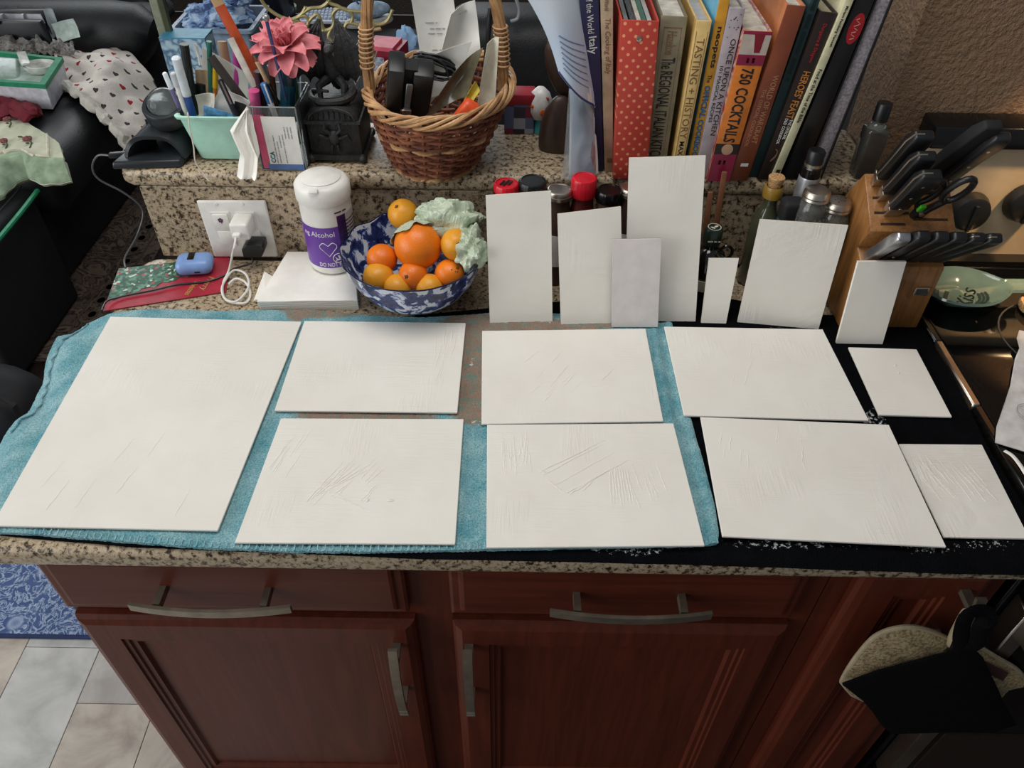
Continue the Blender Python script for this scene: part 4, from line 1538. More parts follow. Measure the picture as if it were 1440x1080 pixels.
def pad(mb, pts, th, bulge, y):
    """soft padded shape: outline at depth y, rising to a bulge in the middle"""
    P = [Vector(p) for p in pts]
    c = sum(P, Vector()) / len(P)
    n_ = len(P)
    rings = []
    for t, d in ((1.0, 0), (1.0, -th * .5), (.93, -th * .9), (.7, -th - bulge * .6), (.35, -th - bulge)):
        rings.append(mb.vs([c.lerp(p, t) + Vector((0, d, 0)) for p in P]))
    for a, b in zip(rings, rings[1:]):
        for i in range(n_):
            mb.face([a[i], a[(i + 1) % n_], b[(i + 1) % n_], b[i]])
    mb.face(rings[0][::-1])
    ct = mb.bm.verts.new(c + Vector((0, -th - bulge * 1.1, 0)))
    for i in range(n_):
        mb.face([rings[-1][i], rings[-1][(i + 1) % n_], ct])
    return mb


tp_ = [(0.5002,0.517,0.5932),(0.4785,0.517,0.6237),(0.473,0.517,0.6387),(0.4718,0.517,0.6907),(0.4753,0.517,0.7395),(0.4822,0.517,0.7639),(0.4974,0.517,0.7788),(0.5197,0.517,0.783),(0.5472,0.517,0.7731),(0.5795,0.517,0.752),(0.6003,0.517,0.7376),(0.6189,0.517,0.7382),(0.6582,0.517,0.7085),(0.6992,0.517,0.6775),(0.7203,0.517,0.6531),(0.7321,0.517,0.632),(0.714,0.517,0.6182),(0.7095,0.517,0.5795),(0.6566,0.517,0.5421),(0.583,0.517,0.5395)]
tp = thing('pot_holder', 'tan quilted pot holder with cream piping hanging behind the black one', 'pot holder', (0.603,0.515,0.7471))
obj('pad', pad(MB(), tp_, .007, .002, .517), M_TAN, tp)
obj('piping', MB().tube(smooth_path(tp_ + tp_[:1], 3)[:-1], .0036, 8, closed=True), M_PIPE, tp)
obj('loop', MB().tube(smooth_path([(0.5748,0.512,0.7519), (0.5641,0.508,0.7951), (0.5551,0.503,0.8428), (0.5686,0.505,0.8331), (0.5814,0.511,0.7777), (0.5827,0.513,0.7446)], 6), .0055, 8, flat=.35), M_PIPE, tp)
mb = MB().prism([(0.6375,0.507,0.7155),(0.6816,0.507,0.6848),(0.684,0.507,0.662),(0.6419,0.507,0.6916)], (0, -.001, 0))
obj('brand_tag', mb, pm('maroon_tag', (66, 26, 28), .8), tp, smooth=False)
bp_ = [(0.4596,0.5,0.6629),(0.4926,0.5,0.6989),(0.5338,0.5,0.7298),(0.5781,0.5,0.7615),(0.5931,0.5,0.7693),(0.6201,0.5,0.7402),(0.6469,0.5,0.6998),(0.6808,0.5,0.6488),(0.706,0.5,0.6099),(0.7283,0.5,0.5783),(0.7515,0.5,0.5455),(0.7323,0.5,0.5174),(0.6828,0.5,0.5181),(0.6299,0.5,0.5112),(0.5799,0.5,0.5068),(0.5542,0.5,0.5385),(0.5276,0.5,0.5808),(0.5018,0.5,0.6165)]
bp2 = thing('pot_holder', 'black ribbed cloth pot holder hanging by a strap from the cabinet handle', 'pot holder', (0.5843,0.499,0.7764))
obj('pad', pad(MB(), bp_, .007, .003, .500), M_BRIB, bp2)
mb = MB().tube(smooth_path([(0.5765,0.494,0.7728), (0.5593,0.494,0.8149), (0.5524,0.496,0.8547), (.578, .503, .846), (.586, .498, .838), (0.5732,0.49,0.8361), (0.5861,0.49,0.7932), (0.5828,0.492,0.7731)], 6), .010, 8, flat=.22, up=(0, 1, 0))
obj('strap', mb, M_BRIB, bp2)
# ---------------------------------------------------------------- cookbooks on the ledge
M_PAGES = pm('book_pages', (186, 180, 168), .85, .1, 60)


def book(label, quad, cover, spine=None, depth=.185, up=0, binder=False, pages=None, lean=None):
    """quad: spine corners TL TR BR BL in its own upright plane; the book runs back from it"""
    q = [Vector(p) for p in quad]
    for a, b in ((0, 3), (1, 2)):
        d = q[b] - q[a]
        q[b] = q[a] + d * ((BT + .0006 - q[a].z) / d.z)
        q[a] = q[a] - d * up
    spine = spine or cover
    t = thing('cookbook' if not binder else 'ring_binder', label, 'book' if not binder else 'binder', (q[2] + q[3]) / 2, 0, 'cookbooks on the ledge')
    w = (q[1] - q[0]).length
    c = .0025 / w
    tl, tr, br, bl = q
    lf, rt = (lambda k: (tl.lerp(tr, k), bl.lerp(br, k)))(c), (lambda k: (tl.lerp(tr, k), bl.lerp(br, k)))(1 - c)
    off = Vector((0, depth, 0))
    obj('front_cover', MB().prism([tl, lf[0], lf[1], bl], off), cover, t, smooth=False)
    obj('back_cover', MB().prism([rt[0], tr, br, rt[1]], off), cover, t, smooth=False)
    s3 = Vector((0, -.0028, 0))
    mb = MB().prism([p + Vector((0, .0005, 0)) for p in q], s3)
    mb.bevel(.0011, 2)
    sp = obj('spine', mb, spine, t)
    if not binder:
        dn = (bl - tl).normalized() * .004
        P = [lf[0] + dn, rt[0] + dn, rt[1] - dn, lf[1] - dn]
        mb = MB().prism([p + Vector((0, .003, 0)) for p in P], (0, depth - .007, 0))
        obj('pages', mb, pages or M_PAGES, t, smooth=False)
    q = [p + s3 + Vector((0, .0004, 0)) for p in q]
    return t, sp, q


def stxt(sp, q, body, a, b, h, mat, across=.5, bold=0, shear=0, spacing=1.0):
    """words running down the spine between fractions a and b of its length; h = letter height / spine width"""
    tl, tr, br, bl = q
    w = (tr - tl).length
    m0, m1 = tl.lerp(tr, across), bl.lerp(br, across)
    A, B_ = m0.lerp(m1, a), m0.lerp(m1, b)
    return lettering('words', body, .02, (A + B_) / 2 + Vector((0, -.0001, 0)), B_ - A, tr - tl, mat, sp, fit=((B_ - A).length, h * w), bold=bold, shear=shear, spacing=spacing)


def sband(sp, q, a, b, mat, x0=0.0, x1=1.0, name='spine_band', d=.0003):
    tl, tr, br, bl = q
    L, R_ = (lambda f: tl.lerp(bl, f)), (lambda f: tr.lerp(br, f))
    P = [L(a).lerp(R_(a), x0), L(a).lerp(R_(a), x1), L(b).lerp(R_(b), x1), L(b).lerp(R_(b), x0)]
    return obj(name, MB().prism(P, (0, -d, 0)), mat, sp, smooth=False)


C_NAVY, C_CREAM, C_OLIVE = pm('navy_cloth', (40, 36, 74), .6), pm('tan_cream_cloth', (182, 160, 132), .7), pm('olive_cloth', (112, 102, 82), .7)
T_WHITE, T_BLACK, T_BROWN = pm('white_foil', (222, 220, 216), .5), pm('black_foil', (30, 27, 26), .5), pm('brown_foil', (128, 92, 62), .5)
t, sp, q = book('navy blue cookbook with white Italy title, first in the row', [(0.0856,1.15,1.3382),(0.1122,1.15,1.3386),(0.1432,1.15,1.077),(0.1294,1.15,1.0768)], C_NAVY, up=.12)
stxt(sp, q, 'Foods of the World', .0, .26, .32, T_WHITE)
stxt(sp, q, 'Italy', .275, .36, .52, T_WHITE, bold=.01)
t, sp, q = book('tall cream cookbook lettered The Cooking of Italy, second in the row', [(0.1142,1.15,1.3386),(0.1319,1.15,1.3389),(0.158,1.15,1.0785),(0.1442,1.15,1.0783)], C_CREAM, up=.12)
stxt(sp, q, 'Foods of the World', .0, .155, .36, T_BROWN, shear=.2)
stxt(sp, q, 'The Cooking of Italy', .19, .46, .55, T_BROWN, shear=.2)
sband(sp, q, .92, .945, T_BROWN, .3, .9, 'publisher_mark')
n = NT('red_polka_dot')
v = n.voro(84, 'F1', 'Distance', n.mapping((1, .02, 1), (0, R(45), 0)))
v.node.inputs['Randomness'].default_value = .06
n.color(n.mix(n.ramp(v, [(.16, (255, 255, 255)), (.22, (0, 0, 0))]), (186, 66, 54), (226, 150, 110)))
M_DOT = n.p(rough=.45)
t, sp, q = book('red polka-dot ring binder with metal eyelets, widest on the ledge', [(0.1424,1.126,1.3216),(0.1955,1.126,1.3205),(0.209,1.126,1.0798),(0.1559,1.126,1.0789)], M_DOT, binder=True, depth=.19)
tl, tr, br, bl = q
for f_ in (.10, .925):
    c = tl.lerp(tr, .5).lerp(bl.lerp(br, .5), f_)
    obj('eyelet', MB().lathe([(.0040, 0), (.0040, .0012), (.0026, .0016), (.0022, .0004), (0, .0004)], c, 20, Matrix.Rotation(R(90), 4, 'X')), M_STEEL, sp)
for k, (f_, m_) in enumerate(((.18, pm('sleeve_grey', (120, 122, 120), .2)), (.36, pm('sleeve_dark', (52, 54, 54), .2)), (.52, M_PAGES), (.66, pm('divider_green', (34, 82, 62), .5)), (.8, pm('sleeve_pale', (168, 168, 166), .2)))):
    a, b = tl.lerp(tr, f_), bl.lerp(br, f_)
    mb = MB().prism([a + Vector((-.003, .008, -.006 - .002 * (k % 2))), a + Vector((.003, .008, -.006)), b + Vector((.003, .008, .004)), b + Vector((-.003, .008, .004))], (0, .17, 0))
    obj('page_bundle', mb, m_, t, smooth=False)
t, sp, q = book('olive grey cookbook lettered The Regional Italian Kitchen', [(0.1998,1.14,1.3235),(0.2366,1.14,1.3221),(0.2387,1.14,1.1061),(0.1994,1.14,1.1055)], C_OLIVE, pm('olive_spine', (134, 124, 100), .7))
sband(sp, q, .06, .97, T_BROWN, .16, .175, 'rule', .0002)
sband(sp, q, .06, .97, T_BROWN, .825, .84, 'rule', .0002)
sband(sp, q, .06, .066, T_BROWN, .16, .84, 'rule', .0002)
stxt(sp, q, 'Hazelton', .08, .215, .38, T_BROWN, shear=.25)
stxt(sp, q, 'The', .235, .30, .52, T_BLACK, bold=.006)
stxt(sp, q, 'REGIONAL ITALIAN KITCHEN', .315, .95, .48, T_BLACK, bold=.004)
C_YEL = pm('warm_yellow_cover', (206, 166, 98), .5)
t, sp, q = book('tan yellow cookbook lettered Tasting History', [(0.2473,1.131,1.3205),(0.2691,1.131,1.3199),(0.2648,1.131,1.1172),(0.2471,1.131,1.1169)], C_YEL, pm('pale_yellow_spine', (220, 186, 122), .5), pages=pm('grey_pages', (150, 150, 150), .8))
stxt(sp, q, 'TASTING + HISTORY', .10, .72, .50, T_BROWN)
stxt(sp, q, 'MAX MILLER', .74, .99, .34, T_BLACK, bold=.008)
sband(sp, q, .06, .99, T_BROWN, .12, .15, 'rule', .0002)
sband(sp, q, .06, .99, T_BROWN, .85, .88, 'rule', .0002)
C_GOLD, C_BLUE = pm('golden_spine', (204, 146, 44), .45), pm('sky_blue_cover', (106, 176, 208), .45)
t, sp, q = book('thin golden cookbook with sky blue cover, between the tan and lilac ones', [(0.2757,1.139,1.3443),(0.2903,1.139,1.3445),(0.2897,1.139,1.1159),(0.2719,1.139,1.1156)], C_BLUE, C_GOLD, up=.1)
stxt(sp, q, 'neopets', .20, .40, .62, T_BLACK, bold=.02)
stxt(sp, q, 'The', .435, .475, .42, T_BLACK)
B_ = pm('bright_blue_ink', (50, 120, 176), .5)
stxt(sp, q, 'OFFICIAL COOKBOOK', .49, .92, .60, T_BLACK, bold=.045)
x_ = stxt(sp, q, 'OFFICIAL COOKBOOK', .492, .918, .50, B_, bold=.012)
x_.location += Vector((0, -.0003, 0))
C_LIL = pm('lilac_grey_cover', (160, 150, 156), .5)
t, sp, q = book('lilac grey cookbook lettered Once Upon a Kitchen', [(0.2908,1.134,1.3369),(0.3125,1.134,1.3363),(0.3078,1.134,1.1164),(0.2867,1.134,1.116)], C_LIL, pm('lilac_spine', (172, 162, 168), .5))
stxt(sp, q, 'ONCE UPON A KITCHEN', .16, .72, .36, T_BLACK, .68)
stxt(sp, q, '101 MAGICAL RECIPES', .31, .64, .22, T_BLACK, .28)
mb = MB()
for k in range(14):
    a = q[0].lerp(q[1], random.uniform(.12, .9)).lerp(q[3].lerp(q[2], .5), random.uniform(.03, .17))
    mb.lathe([(.0008, 0), (.0007, .0002), (0, .0002)], a, 6, Matrix.Rotation(R(90), 4, 'X'))
obj('star_speckle', mb, T_BLACK, sp, kind='stuff')
n = NT('cocktail_cover')
n.color(n.ramp(n.noise(16, 3, .6, None, 1.5), [(.4, (140, 36, 52)), (.48, (196, 176, 164)), (.55, (150, 44, 60)), (.62, (200, 186, 176))]))
C_CK = n.p(rough=.35)
t, sp, q = book('orange and crimson cookbook lettered 750 Cocktails', [(0.314,1.124,1.3106),(0.3537,1.124,1.3093),(0.34,1.124,1.0856),(0.3047,1.124,1.0874)], C_CK, pm('orange_spine', (216, 124, 48), .4))
C_CRIM = pm('crimson_band', (142, 32, 66), .4)
sband(sp, q, 0, .14, pm('pale_band', (190, 176, 166), .4))
sband(sp, q, .0, .02, C_CRIM, d=.0005)
sband(sp, q, .14, .205, C_CRIM)
sband(sp, q, .80, 1, C_CRIM)
g_ = sband(sp, q, .725, .80, pm('photo_black', (36, 30, 30), .4), name='drink_photo')
tl, tr, br, bl = q
c = tl.lerp(tr, .5).lerp(bl.lerp(br, .5), .765)
obj('drink_glass', MB().lathe([(.0088, 0), (.0088, .0003), (0, .0004)], c + Vector((.001, -.0003, 0)), 20, Matrix.Rotation(R(90), 4, 'X')), pm('drink_cream', (190, 150, 120), .4), sp)
c = tl.lerp(tr, .6).lerp(bl.lerp(br, .6), .075)
obj('glass_picture', MB().prism([c + Vector(v) for v in ((-.007, 0, .014), (.008, 0, .014), (.005, 0, -.012), (-.003, 0, -.012))], (0, -.0006, 0)), pm('wine_red_print', (124, 26, 40), .4), sp, smooth=False)
stxt(sp, q, '750 COCKTAILS', .225, .715, .46, T_BLACK, bold=.022)
for k in range(2):
    stxt(sp, q, '~~~~~~~~~~~~~~~~~~~~~', .16 + 0 * k, .19, .1, T_WHITE, .4 + .2 * k)
    stxt(sp, q, '~~~~~~~~~~~~~~~', .845, .875, .1, T_WHITE, .35 + .2 * k)
n = NT('rust_leather_cover')
n.color(n.ramp(n.noise(12, 4), [(.3, (96, 46, 34)), (.6, (134, 70, 46)), (.75, (150, 88, 58))]))
C_RUST = n.p(rough=.4)
t, sp, q = book('rust brown cookbook with faded gold lettering, right of the cocktail book', [(0.3661,1.126,1.3441),(0.3916,1.126,1.3427),(0.3696,1.126,1.0862),(0.3403,1.126,1.0857)], pm('copper_cover', (188, 116, 72), .38), C_RUST)
T_FADE = pm('faded_gold', (168, 118, 84), .5)
stxt(sp, q, 'WORLD OF WARCRAFT', .36, .76, .32, T_FADE, .66)
stxt(sp, q, 'THE OFFICIAL COOKBOOK', .44, .78, .20, T_FADE, .30)
sband(sp, q, .885, .905, T_WHITE, .35, .75, 'publisher_mark')
C_TEAL = pm('dark_teal_cloth', (30, 58, 62), .55)
t, sp, q = book('dark teal cookbook, between the rust brown and the black ones', [(0.4,1.139,1.3461),(0.4136,1.139,1.3463),(0.3892,1.139,1.087),(0.3733,1.139,1.0867)], C_TEAL, up=.06)
stxt(sp, q, '~' * 20, .05, .45, .4, pm('deep_teal_ink', (16, 36, 40), .5))
C_DKB = pm('dark_brown_cover', (40, 28, 26), .45)
t, sp, q = book("black brown cookbook with orange title Heroes' Feast", [(0.4145,1.131,1.335),(0.4396,1.131,1.3326),(0.4104,1.131,1.0904),(0.3876,1.131,1.0912)], C_DKB, pages=pm('buff_pages', (170, 160, 130), .8))
stxt(sp, q, 'Dungeons & Dragons', .06, .27, .26, pm('red_script', (178, 40, 40), .45), .5)
stxt(sp, q, "HEROES' FEAST", .32, .60, .44, pm('orange_title', (196, 128, 58), .45), .55, bold=.01)
stxt(sp, q, 'THE OFFICIAL', .605, .73, .18, T_WHITE, .72)
stxt(sp, q, 'D&D COOKBOOK', .60, .76, .18, T_WHITE, .42)
c = q[0].lerp(q[1], .5).lerp(q[3].lerp(q[2], .5), .835)
mb = MB()
mb.tube([c + Vector((.004 * math.sin(k * .7), -.0003, .010 * math.cos(k * .45))) for k in range(14)], .0008, 5)
obj('beast_emblem', mb, pm('bronze_ink', (120, 84, 70), .5), sp)
C_PALE = pm('pale_cream_spine', (206, 200, 166), .55)
t, sp, q = book('thin pale cream paperback lettered Food at the Time of the Bible', [(0.4428,1.127,1.3503),(0.4543,1.127,1.3505),(0.4185,1.127,1.0902),(0.4061,1.127,1.09)], C_PALE, up=.06, depth=.17)
stxt(sp, q, 'Miriam Feinberg Vamosh', .08, .27, .40, T_BLACK, bold=.01)
stxt(sp, q, 'Food at the Time of the Bible', .38, .66, .46, T_BLACK, bold=.01)
sband(sp, q, .93, .955, T_BLACK, .3, .8, 'publisher_mark')
C_BLKB = pm('black_cover', (28, 26, 27), .35)
t, sp, q = book('black cookbook with a red oval on its spine', [(0.46,1.134,1.3484),(0.4851,1.134,1.3488),(0.4573,1.134,1.0908),(0.4258,1.134,1.0903)], C_BLKB, up=.08)
c = q[0].lerp(q[1], .60).lerp(q[3].lerp(q[2], .60), .20)
ax = (q[3] - q[0]).normalized()
mm = Matrix((ax.cross(Vector((0, -1, 0))), ax, Vector((0, -1, 0)))).transposed().to_4x4()
ov = obj('red_oval', MB().lathe([(1, 0), (1, .0004), (0, .0005)], c, 32, mm @ Matrix.Diagonal((.0095, .021, 1, 1))), pm('oval_red', (172, 34, 40), .4), sp)
mb = MB()
mb.tube([c + ax * (-.014 + .0022 * k) + ax.cross(Vector((0, -1, 0))) * (.004 * math.sin(k * 1.5)) + Vector((0, -.0006, 0)) for k in range(14)], .0006, 5)
obj('curly_mark', mb, pm('pink_print', (214, 150, 140), .5), ov)
t, sp, q = book('black hardback standing with its grey page edges outwards, last in the row', [(0.4867,1.14,1.347),(0.5109,1.14,1.3446),(0.4903,1.14,1.0881),(0.4609,1.14,1.0876)], C_BLKB, pm('grey_page_edge', (158, 150, 156), .85, .12, 300), up=.04, depth=.17)
sband(sp, q, 0, 1, C_BLKB, 0, .10, 'cover_edge', .004)
sband(sp, q, 0, 1, C_BLKB, .90, 1, 'cover_edge', .004)

# dark bottle at the wall end
x, y = (0.5573,1.15,1.0877)[:2]
kb2 = thing('liquor_bottle', 'clear square bottle with black cap on the ledge, beside the wall', 'bottle', (x, y, BT))
mb = MB().box(x - .0165, x + .0165, y - .0165, y + .0165, BT + .0005, BT + .082)
mb.bevel(.005, 3)
obj('glass', mb, pm('smoked_glass', (62, 60, 56), .08, coat=.4), kb2)
obj('neck', MB().lathe([(.0155, .080), (.013, .086), (.009, .090), (.009, .096), (0, .096)], (x, y, BT), 20), M_GLASS, kb2)
obj('cap', MB().lathe([(0, .0925), (.0115, .0925), (.0115, .118), (.0105, .1195), (0, .1195)], (x, y, BT), 20), M_BLK, kb2)

# ---------------------------------------------------------------- curled magazine in its sleeve
mz = thing('magazine', 'curled white and blue magazine in a plastic sleeve, leaning on the navy book', 'magazine', (.115, 1.135, BT))
n = NT('magazine_page')
n.color(n.ramp(n.noise(5, 2), [(.35, (204, 210, 218)), (.65, (170, 188, 212))]))
M_MAG = n.p(rough=.35)
TLv, TRv, BRv, BLv = Vector((-0.0162,1.15,1.38)), Vector((0.0919,1.165,1.3703)), Vector((0.1188,1.146,1.1862)), Vector((0.0606,1.12,1.2504))


def magf(u, v):
    p = TLv.lerp(TRv, u).lerp(BLv.lerp(BRv, u), v)
    p += Vector((.010 * math.sin(math.pi * v) * (1 - u), -.020 * math.sin(math.pi * min(1, u * 1.05)) - .006 * (1 - u), 0))
    return p


for k in range(4):
    def mk(u, v, k=k):
        return magf(u, v) + Vector((.0012 * k, .0022 * k, -.0004 * k))
    mb = MB().sheet(mk, 14, 18, .0006)
    pg = obj('page', mb, M_MAG if k == 0 else M_PAPERW, mz)
    if k == 0:
        first = pg
M_NAVYINK = pm('navy_ink', (44, 58, 104), .5)
mb = MB()
for k in range(7):
    vv = .50 + .055 * k
    u0, u1 = .34 - .02 * k, .86
    mb.tube([magf(u0 + (u1 - u0) * i / 8, vv + .03 * (u0 + (u1 - u0) * i / 8)) + Vector((0, -.0009, 0)) for i in range(9)], .0007, 4)
obj('print_line', mb, pm('pale_navy_ink', (110, 128, 166), .5), first, kind='stuff')
mb = MB().tube([magf(i / 10, .985) + Vector((0, -.0008, .001)) for i in range(11)], .0022, 6, flat=.4)
obj('bottom_stripe', mb, M_NAVYINK, first)
# page bundle and sleeve below
bq = [Vector(p) for p in ((0.0814,1.15,1.2167), (0.1169,1.158,1.192), (0.127,1.126,1.0859), (0.0884,1.12,1.0848))]
for k in range(6):
    def bf(u, v, k=k):
        p = bq[0].lerp(bq[1], u).lerp(bq[3].lerp(bq[2], u), v)
        p.z = max(p.z, BT + .001)
        a = (k - 2.5) * .0022
        return p + Vector((.003 * math.sin(v * 3 + k) + a * .6 * (1 - .4 * v), a - .008 * math.sin(math.pi * u) * (1 - v), 0))
    obj('page', MB().sheet(bf, 8, 14, .0006), M_PAPERW if k % 3 else M_MAG, mz)
n = NT('clear_sleeve')
n.color((222, 226, 230))
n.b.inputs['Transmission Weight'].default_value = .85
n.b.inputs['Roughness'].default_value = .18
n.b.inputs['IOR'].default_value = 1.15
n.bump(n.noise(70, 4, .6, None, 1), .6, .004)
M_SLV = n.m


def slv(u, v):
    p = bq[0].lerp(bq[1], u).lerp(bq[3].lerp(bq[2], u), v)
    p.z = max(p.z, BT + .0015)
    return p + Vector((-.012 * (1 - u) * (.3 + v * .9), -.012 - .004 * nz(u * 4, v * 6, 1) - .006 * math.sin(math.pi * u), .002))


obj('sleeve', MB().sheet(slv, 18, 26, .0005), M_SLV, mz)
mb = MB().prism([Vector(p) + Vector((.001, -.004, 0)) for p in ((0.1175,1.136,1.1407), (0.1228,1.136,1.1302), (0.1263,1.122,1.0905), (0.1237,1.122,1.0954), (0.1156,1.132,1.1202))], (0, -.001, 0))
obj('red_page_edge', mb, pm('red_print', (200, 60, 66), .5), mz, smooth=False)

# ---------------------------------------------------------------- wooden carving, patterned box, figurine
M_DKW = NT('dark_carved_wood')
M_DKW.color(M_DKW.ramp(M_DKW.noise(8, 5, .6, M_DKW.mapping((8, 8, 1))), [(.3, (48, 34, 28)), (.7, (76, 54, 44))]))
M_DKW = M_DKW.p(rough=.42)
cv = thing('wood_carving', 'dark brown two-lobed wooden carving on the ledge behind the magazine', 'carving', (.075, 1.235, BT))
prof = [(0, 0), (.030, 0), (.0335, .004), (.034, .020), (.0315, .045), (.025, .068), (.015, .084), (.008, .09), (0, .092)]
b_ = obj('body', MB().lathe(prof, (.072, 1.225, BT), 36, sy=.62), M_DKW, cv)
prof = [(0, 0), (.006, .003), (.014, .018), (.0205, .042), (.022, .065), (.019, .086), (.011, .100), (0, .106)]
obj('neck', MB().lathe(prof, (.082, 1.238, BT + .078), 32, Matrix.Rotation(R(-14), 4, 'Y'), sy=.5), M_DKW, cv)

n = NT('photo_tiles')
v = n.voro(52, 'F1', 'Color')
v.node.distance = 'CHEBYCHEV'
v.node.inputs['Randomness'].default_value = .1
sp_ = n.n('ShaderNodeSeparateColor')
n.l(v, sp_.inputs[0])
n.color(n.ramp(sp_.outputs[1], [(0, (44, 34, 44)), (.25, (126, 30, 52)), (.42, (86, 96, 128)), (.58, (52, 46, 60)), (.75, (148, 150, 160)), (.88, (66, 30, 40))], 'CONSTANT'))
M_TILE = n.p(rough=.45)
x0, x1 = -.02, .031
px_ = thing('patterned_box', 'small patchwork-patterned box behind the basket, at the back of the ledge', 'box', (.005, 1.30, BT))
mb = MB().box(x0, x1, 1.276, 1.314, BT + .0005, BT + .060)
mb.bevel(.001, 1)
bx_ = obj('box', mb, M_TILE, px_)
mb = MB().box(x0 - .001, x1 + .001, 1.275, 1.315, BT + .052, BT + .070)
mb.bevel(.002, 2)
obj('lid', mb, pm('crimson_lid', (156, 30, 44), .45), px_)
c = Vector((0.0387,1.285,1.0946))
fg = thing('figurine', 'little white figurine with orange spots on a teal base, beside the wooden carving', 'figurine', (c.x, c.y, BT))
obj('base', MB().lathe([(0, 0), (.014, 0), (.0145, .004), (.011, .028), (0, .030)], (c.x + .004, 1.288, BT + .0005), 20), pm('teal_glaze', (70, 172, 176), .3), fg)
wb = obj('head', MB().lathe([(0, .024), (.015, .027), (.0208, .040), (.0200, .056), (.0150, .070), (.007, .078), (0, .0795)], (c.x + .002, 1.288, BT), 24, fn=lambda p, a: Vector((p.x * (1 + .04 * math.cos(6 * a)), p.y * (1 + .04 * math.cos(6 * a)), p.z))), pm('white_glaze', (236, 234, 230), .3), fg)
M_ORG = pm('orange_glaze', (222, 104, 46), .35)
for dx, dz, r_ in ((.006, .042, .0075), (-.013, .052, .004), (.010, .064, .0045)):
    yy = 1.288 - math.sqrt(max(0, .0208 ** 2 - dx * dx)) * (1 if dz < .06 else .72)
    obj('spot', MB().ball((c.x + .002 + dx, yy, BT + dz), (r_, .0018, r_ * .8), 14, 8).noise(.001, 300), M_ORG, wb)

# ---------------------------------------------------------------- wicker basket
M_WICK = NT('brown_wicker')
M_WICK.color(M_WICK.ramp(M_WICK.noise(40, 4), [(.3, (84, 46, 34)), (.55, (128, 74, 52)), (.75, (170, 108, 76))]))
M_WICK = M_WICK.p(rough=.5, spec=.4)
M_WILL = NT('tan_willow')
M_WILL.color(M_WILL.ramp(M_WILL.noise(45, 4), [(.3, (150, 108, 70)), (.55, (188, 146, 102)), (.75, (206, 170, 126))]))
M_WILL = M_WILL.p(rough=.45, spec=.4)
BX0, BY0, BX1, BY1 = -.131, 1.182, -.121, 1.208
ZB0, ZB1 = BT + .003, 1.190


def bas(t, a, k=0):
    cx_, cy_ = BX0 + (BX1 - BX0) * t, BY0 + (BY1 - BY0) * t
    tt = t ** .8
    rx, ry = .064 + (.112 - .064) * tt + k, .078 + (.136 - .078) * tt + k
    return Vector((cx_ + rx * math.cos(a), cy_ + ry * math.sin(a), ZB0 + (ZB1 - ZB0) * t + .006 * t * math.cos(a)))


ba_ = thing('wicker_basket', 'round brown wicker basket with tall hoop handle, full of odds and ends', 'basket', (BX0, BY0, BT))
mbA, mbB = MB(), MB()
rows = 17
NS = 26
for r_ in range(rows):
    t = .03 + .90 * r_ / (rows - 1)
    pts = []
    for i in range(NS * 4):
        a = 2 * math.pi * i / (NS * 4)
        pts.append(bas(t, a, .0036 * math.cos(NS / 2 * a + math.pi * (r_ % 2))) + Vector((0, 0, .0006 * math.sin(a * 7 + r_))))
    (mbB if r_ in (0, 9) else mbA).tube(pts, .0032 if r_ not in (0, 9) else .0036, 6, closed=True)
obj('weave', mbA, M_WICK, ba_, kind='stuff')
obj('pale_weave', mbB, M_WILL, ba_, kind='stuff')
st_src = None
for i in range(NS):
    a = 2 * math.pi * i / NS
    obj('stake', MB().tube([bas(t / 8, a) for t in range(9)], .0026, 6), M_WICK, ba_)
obj('floor', MB().lathe([(0, 0), (.060, 0), (.062, .004), (0, .004)], (BX0, BY0, ZB0 - .0025), 32, sy=1.2), M_WICK, ba_)
for s_ in range(8):
    pts = []
    for i in range(130):
        a = 2 * math.pi * i / 130
        ph = a * 5 + s_ * 2 * math.pi / 8 + .35 * math.sin(3 * a + s_ * 2)
        am = .0066 + .0012 * math.sin(4 * a + s_ * 1.7)
        p = bas(1.0, a, am * math.cos(ph))
        pts.append(p + Vector((0, 0, (am + .001) * math.sin(ph) + .002)))
    obj('rim_strand', MB().tube(pts, .0027, 7, closed=True), M_WILL, ba_)
mbC = MB()
for s_ in range(2):
    pts = []
    for i in range(100):
        a = 2 * math.pi * i / 100
        ph = a * 16 + s_ * math.pi
        pts.append(bas(.0, a, .003 * math.cos(ph) + .002) + Vector((0, 0, .0025 * math.sin(ph) + .002)))
    mbC.tube(pts, .0025, 6, closed=True)
obj('foot_braid', mbC, M_WILL, ba_, kind='stuff')


def hoop(t):
    a = math.pi * t
    return Vector((BX1 - .004 - .104 * math.cos(a), BY1 - .012 + .016 * t, 1.185 + .235 * math.sin(a) ** .75))


for s_ in range(7):
    pts = []
    for i in range(61):
        t = i / 60
        p = hoop(t)
        ph = t * 11 + s_ * 2 * math.pi / 7
        tn = (hoop(min(1, t + .01)) - hoop(max(0, t - .01))).normalized()
        nx = tn.cross(Vector((0, 1, 0))).normalized()
        pts.append(p + nx * .0056 * math.cos(ph) + Vector((0, 1, 0)) * .0056 * math.sin(ph))
    obj('handle_strand', MB().tube(pts, .0034, 6), M_WILL, ba_)
for sg in (0, 1):
    mb = MB()
    for k in range(9):
        t = (.030 + .0085 * k) if sg == 0 else 1 - (.030 + .0085 * k)
        p = hoop(t)
        mb.tube([p + Vector((.0105 * math.cos(j * .628), .0105 * math.sin(j * .628), .001 * math.sin(j * .628))) for j in range(10)], .0019, 5, closed=True)
    obj('binding', mb, M_WILL, ba_, kind='stuff')

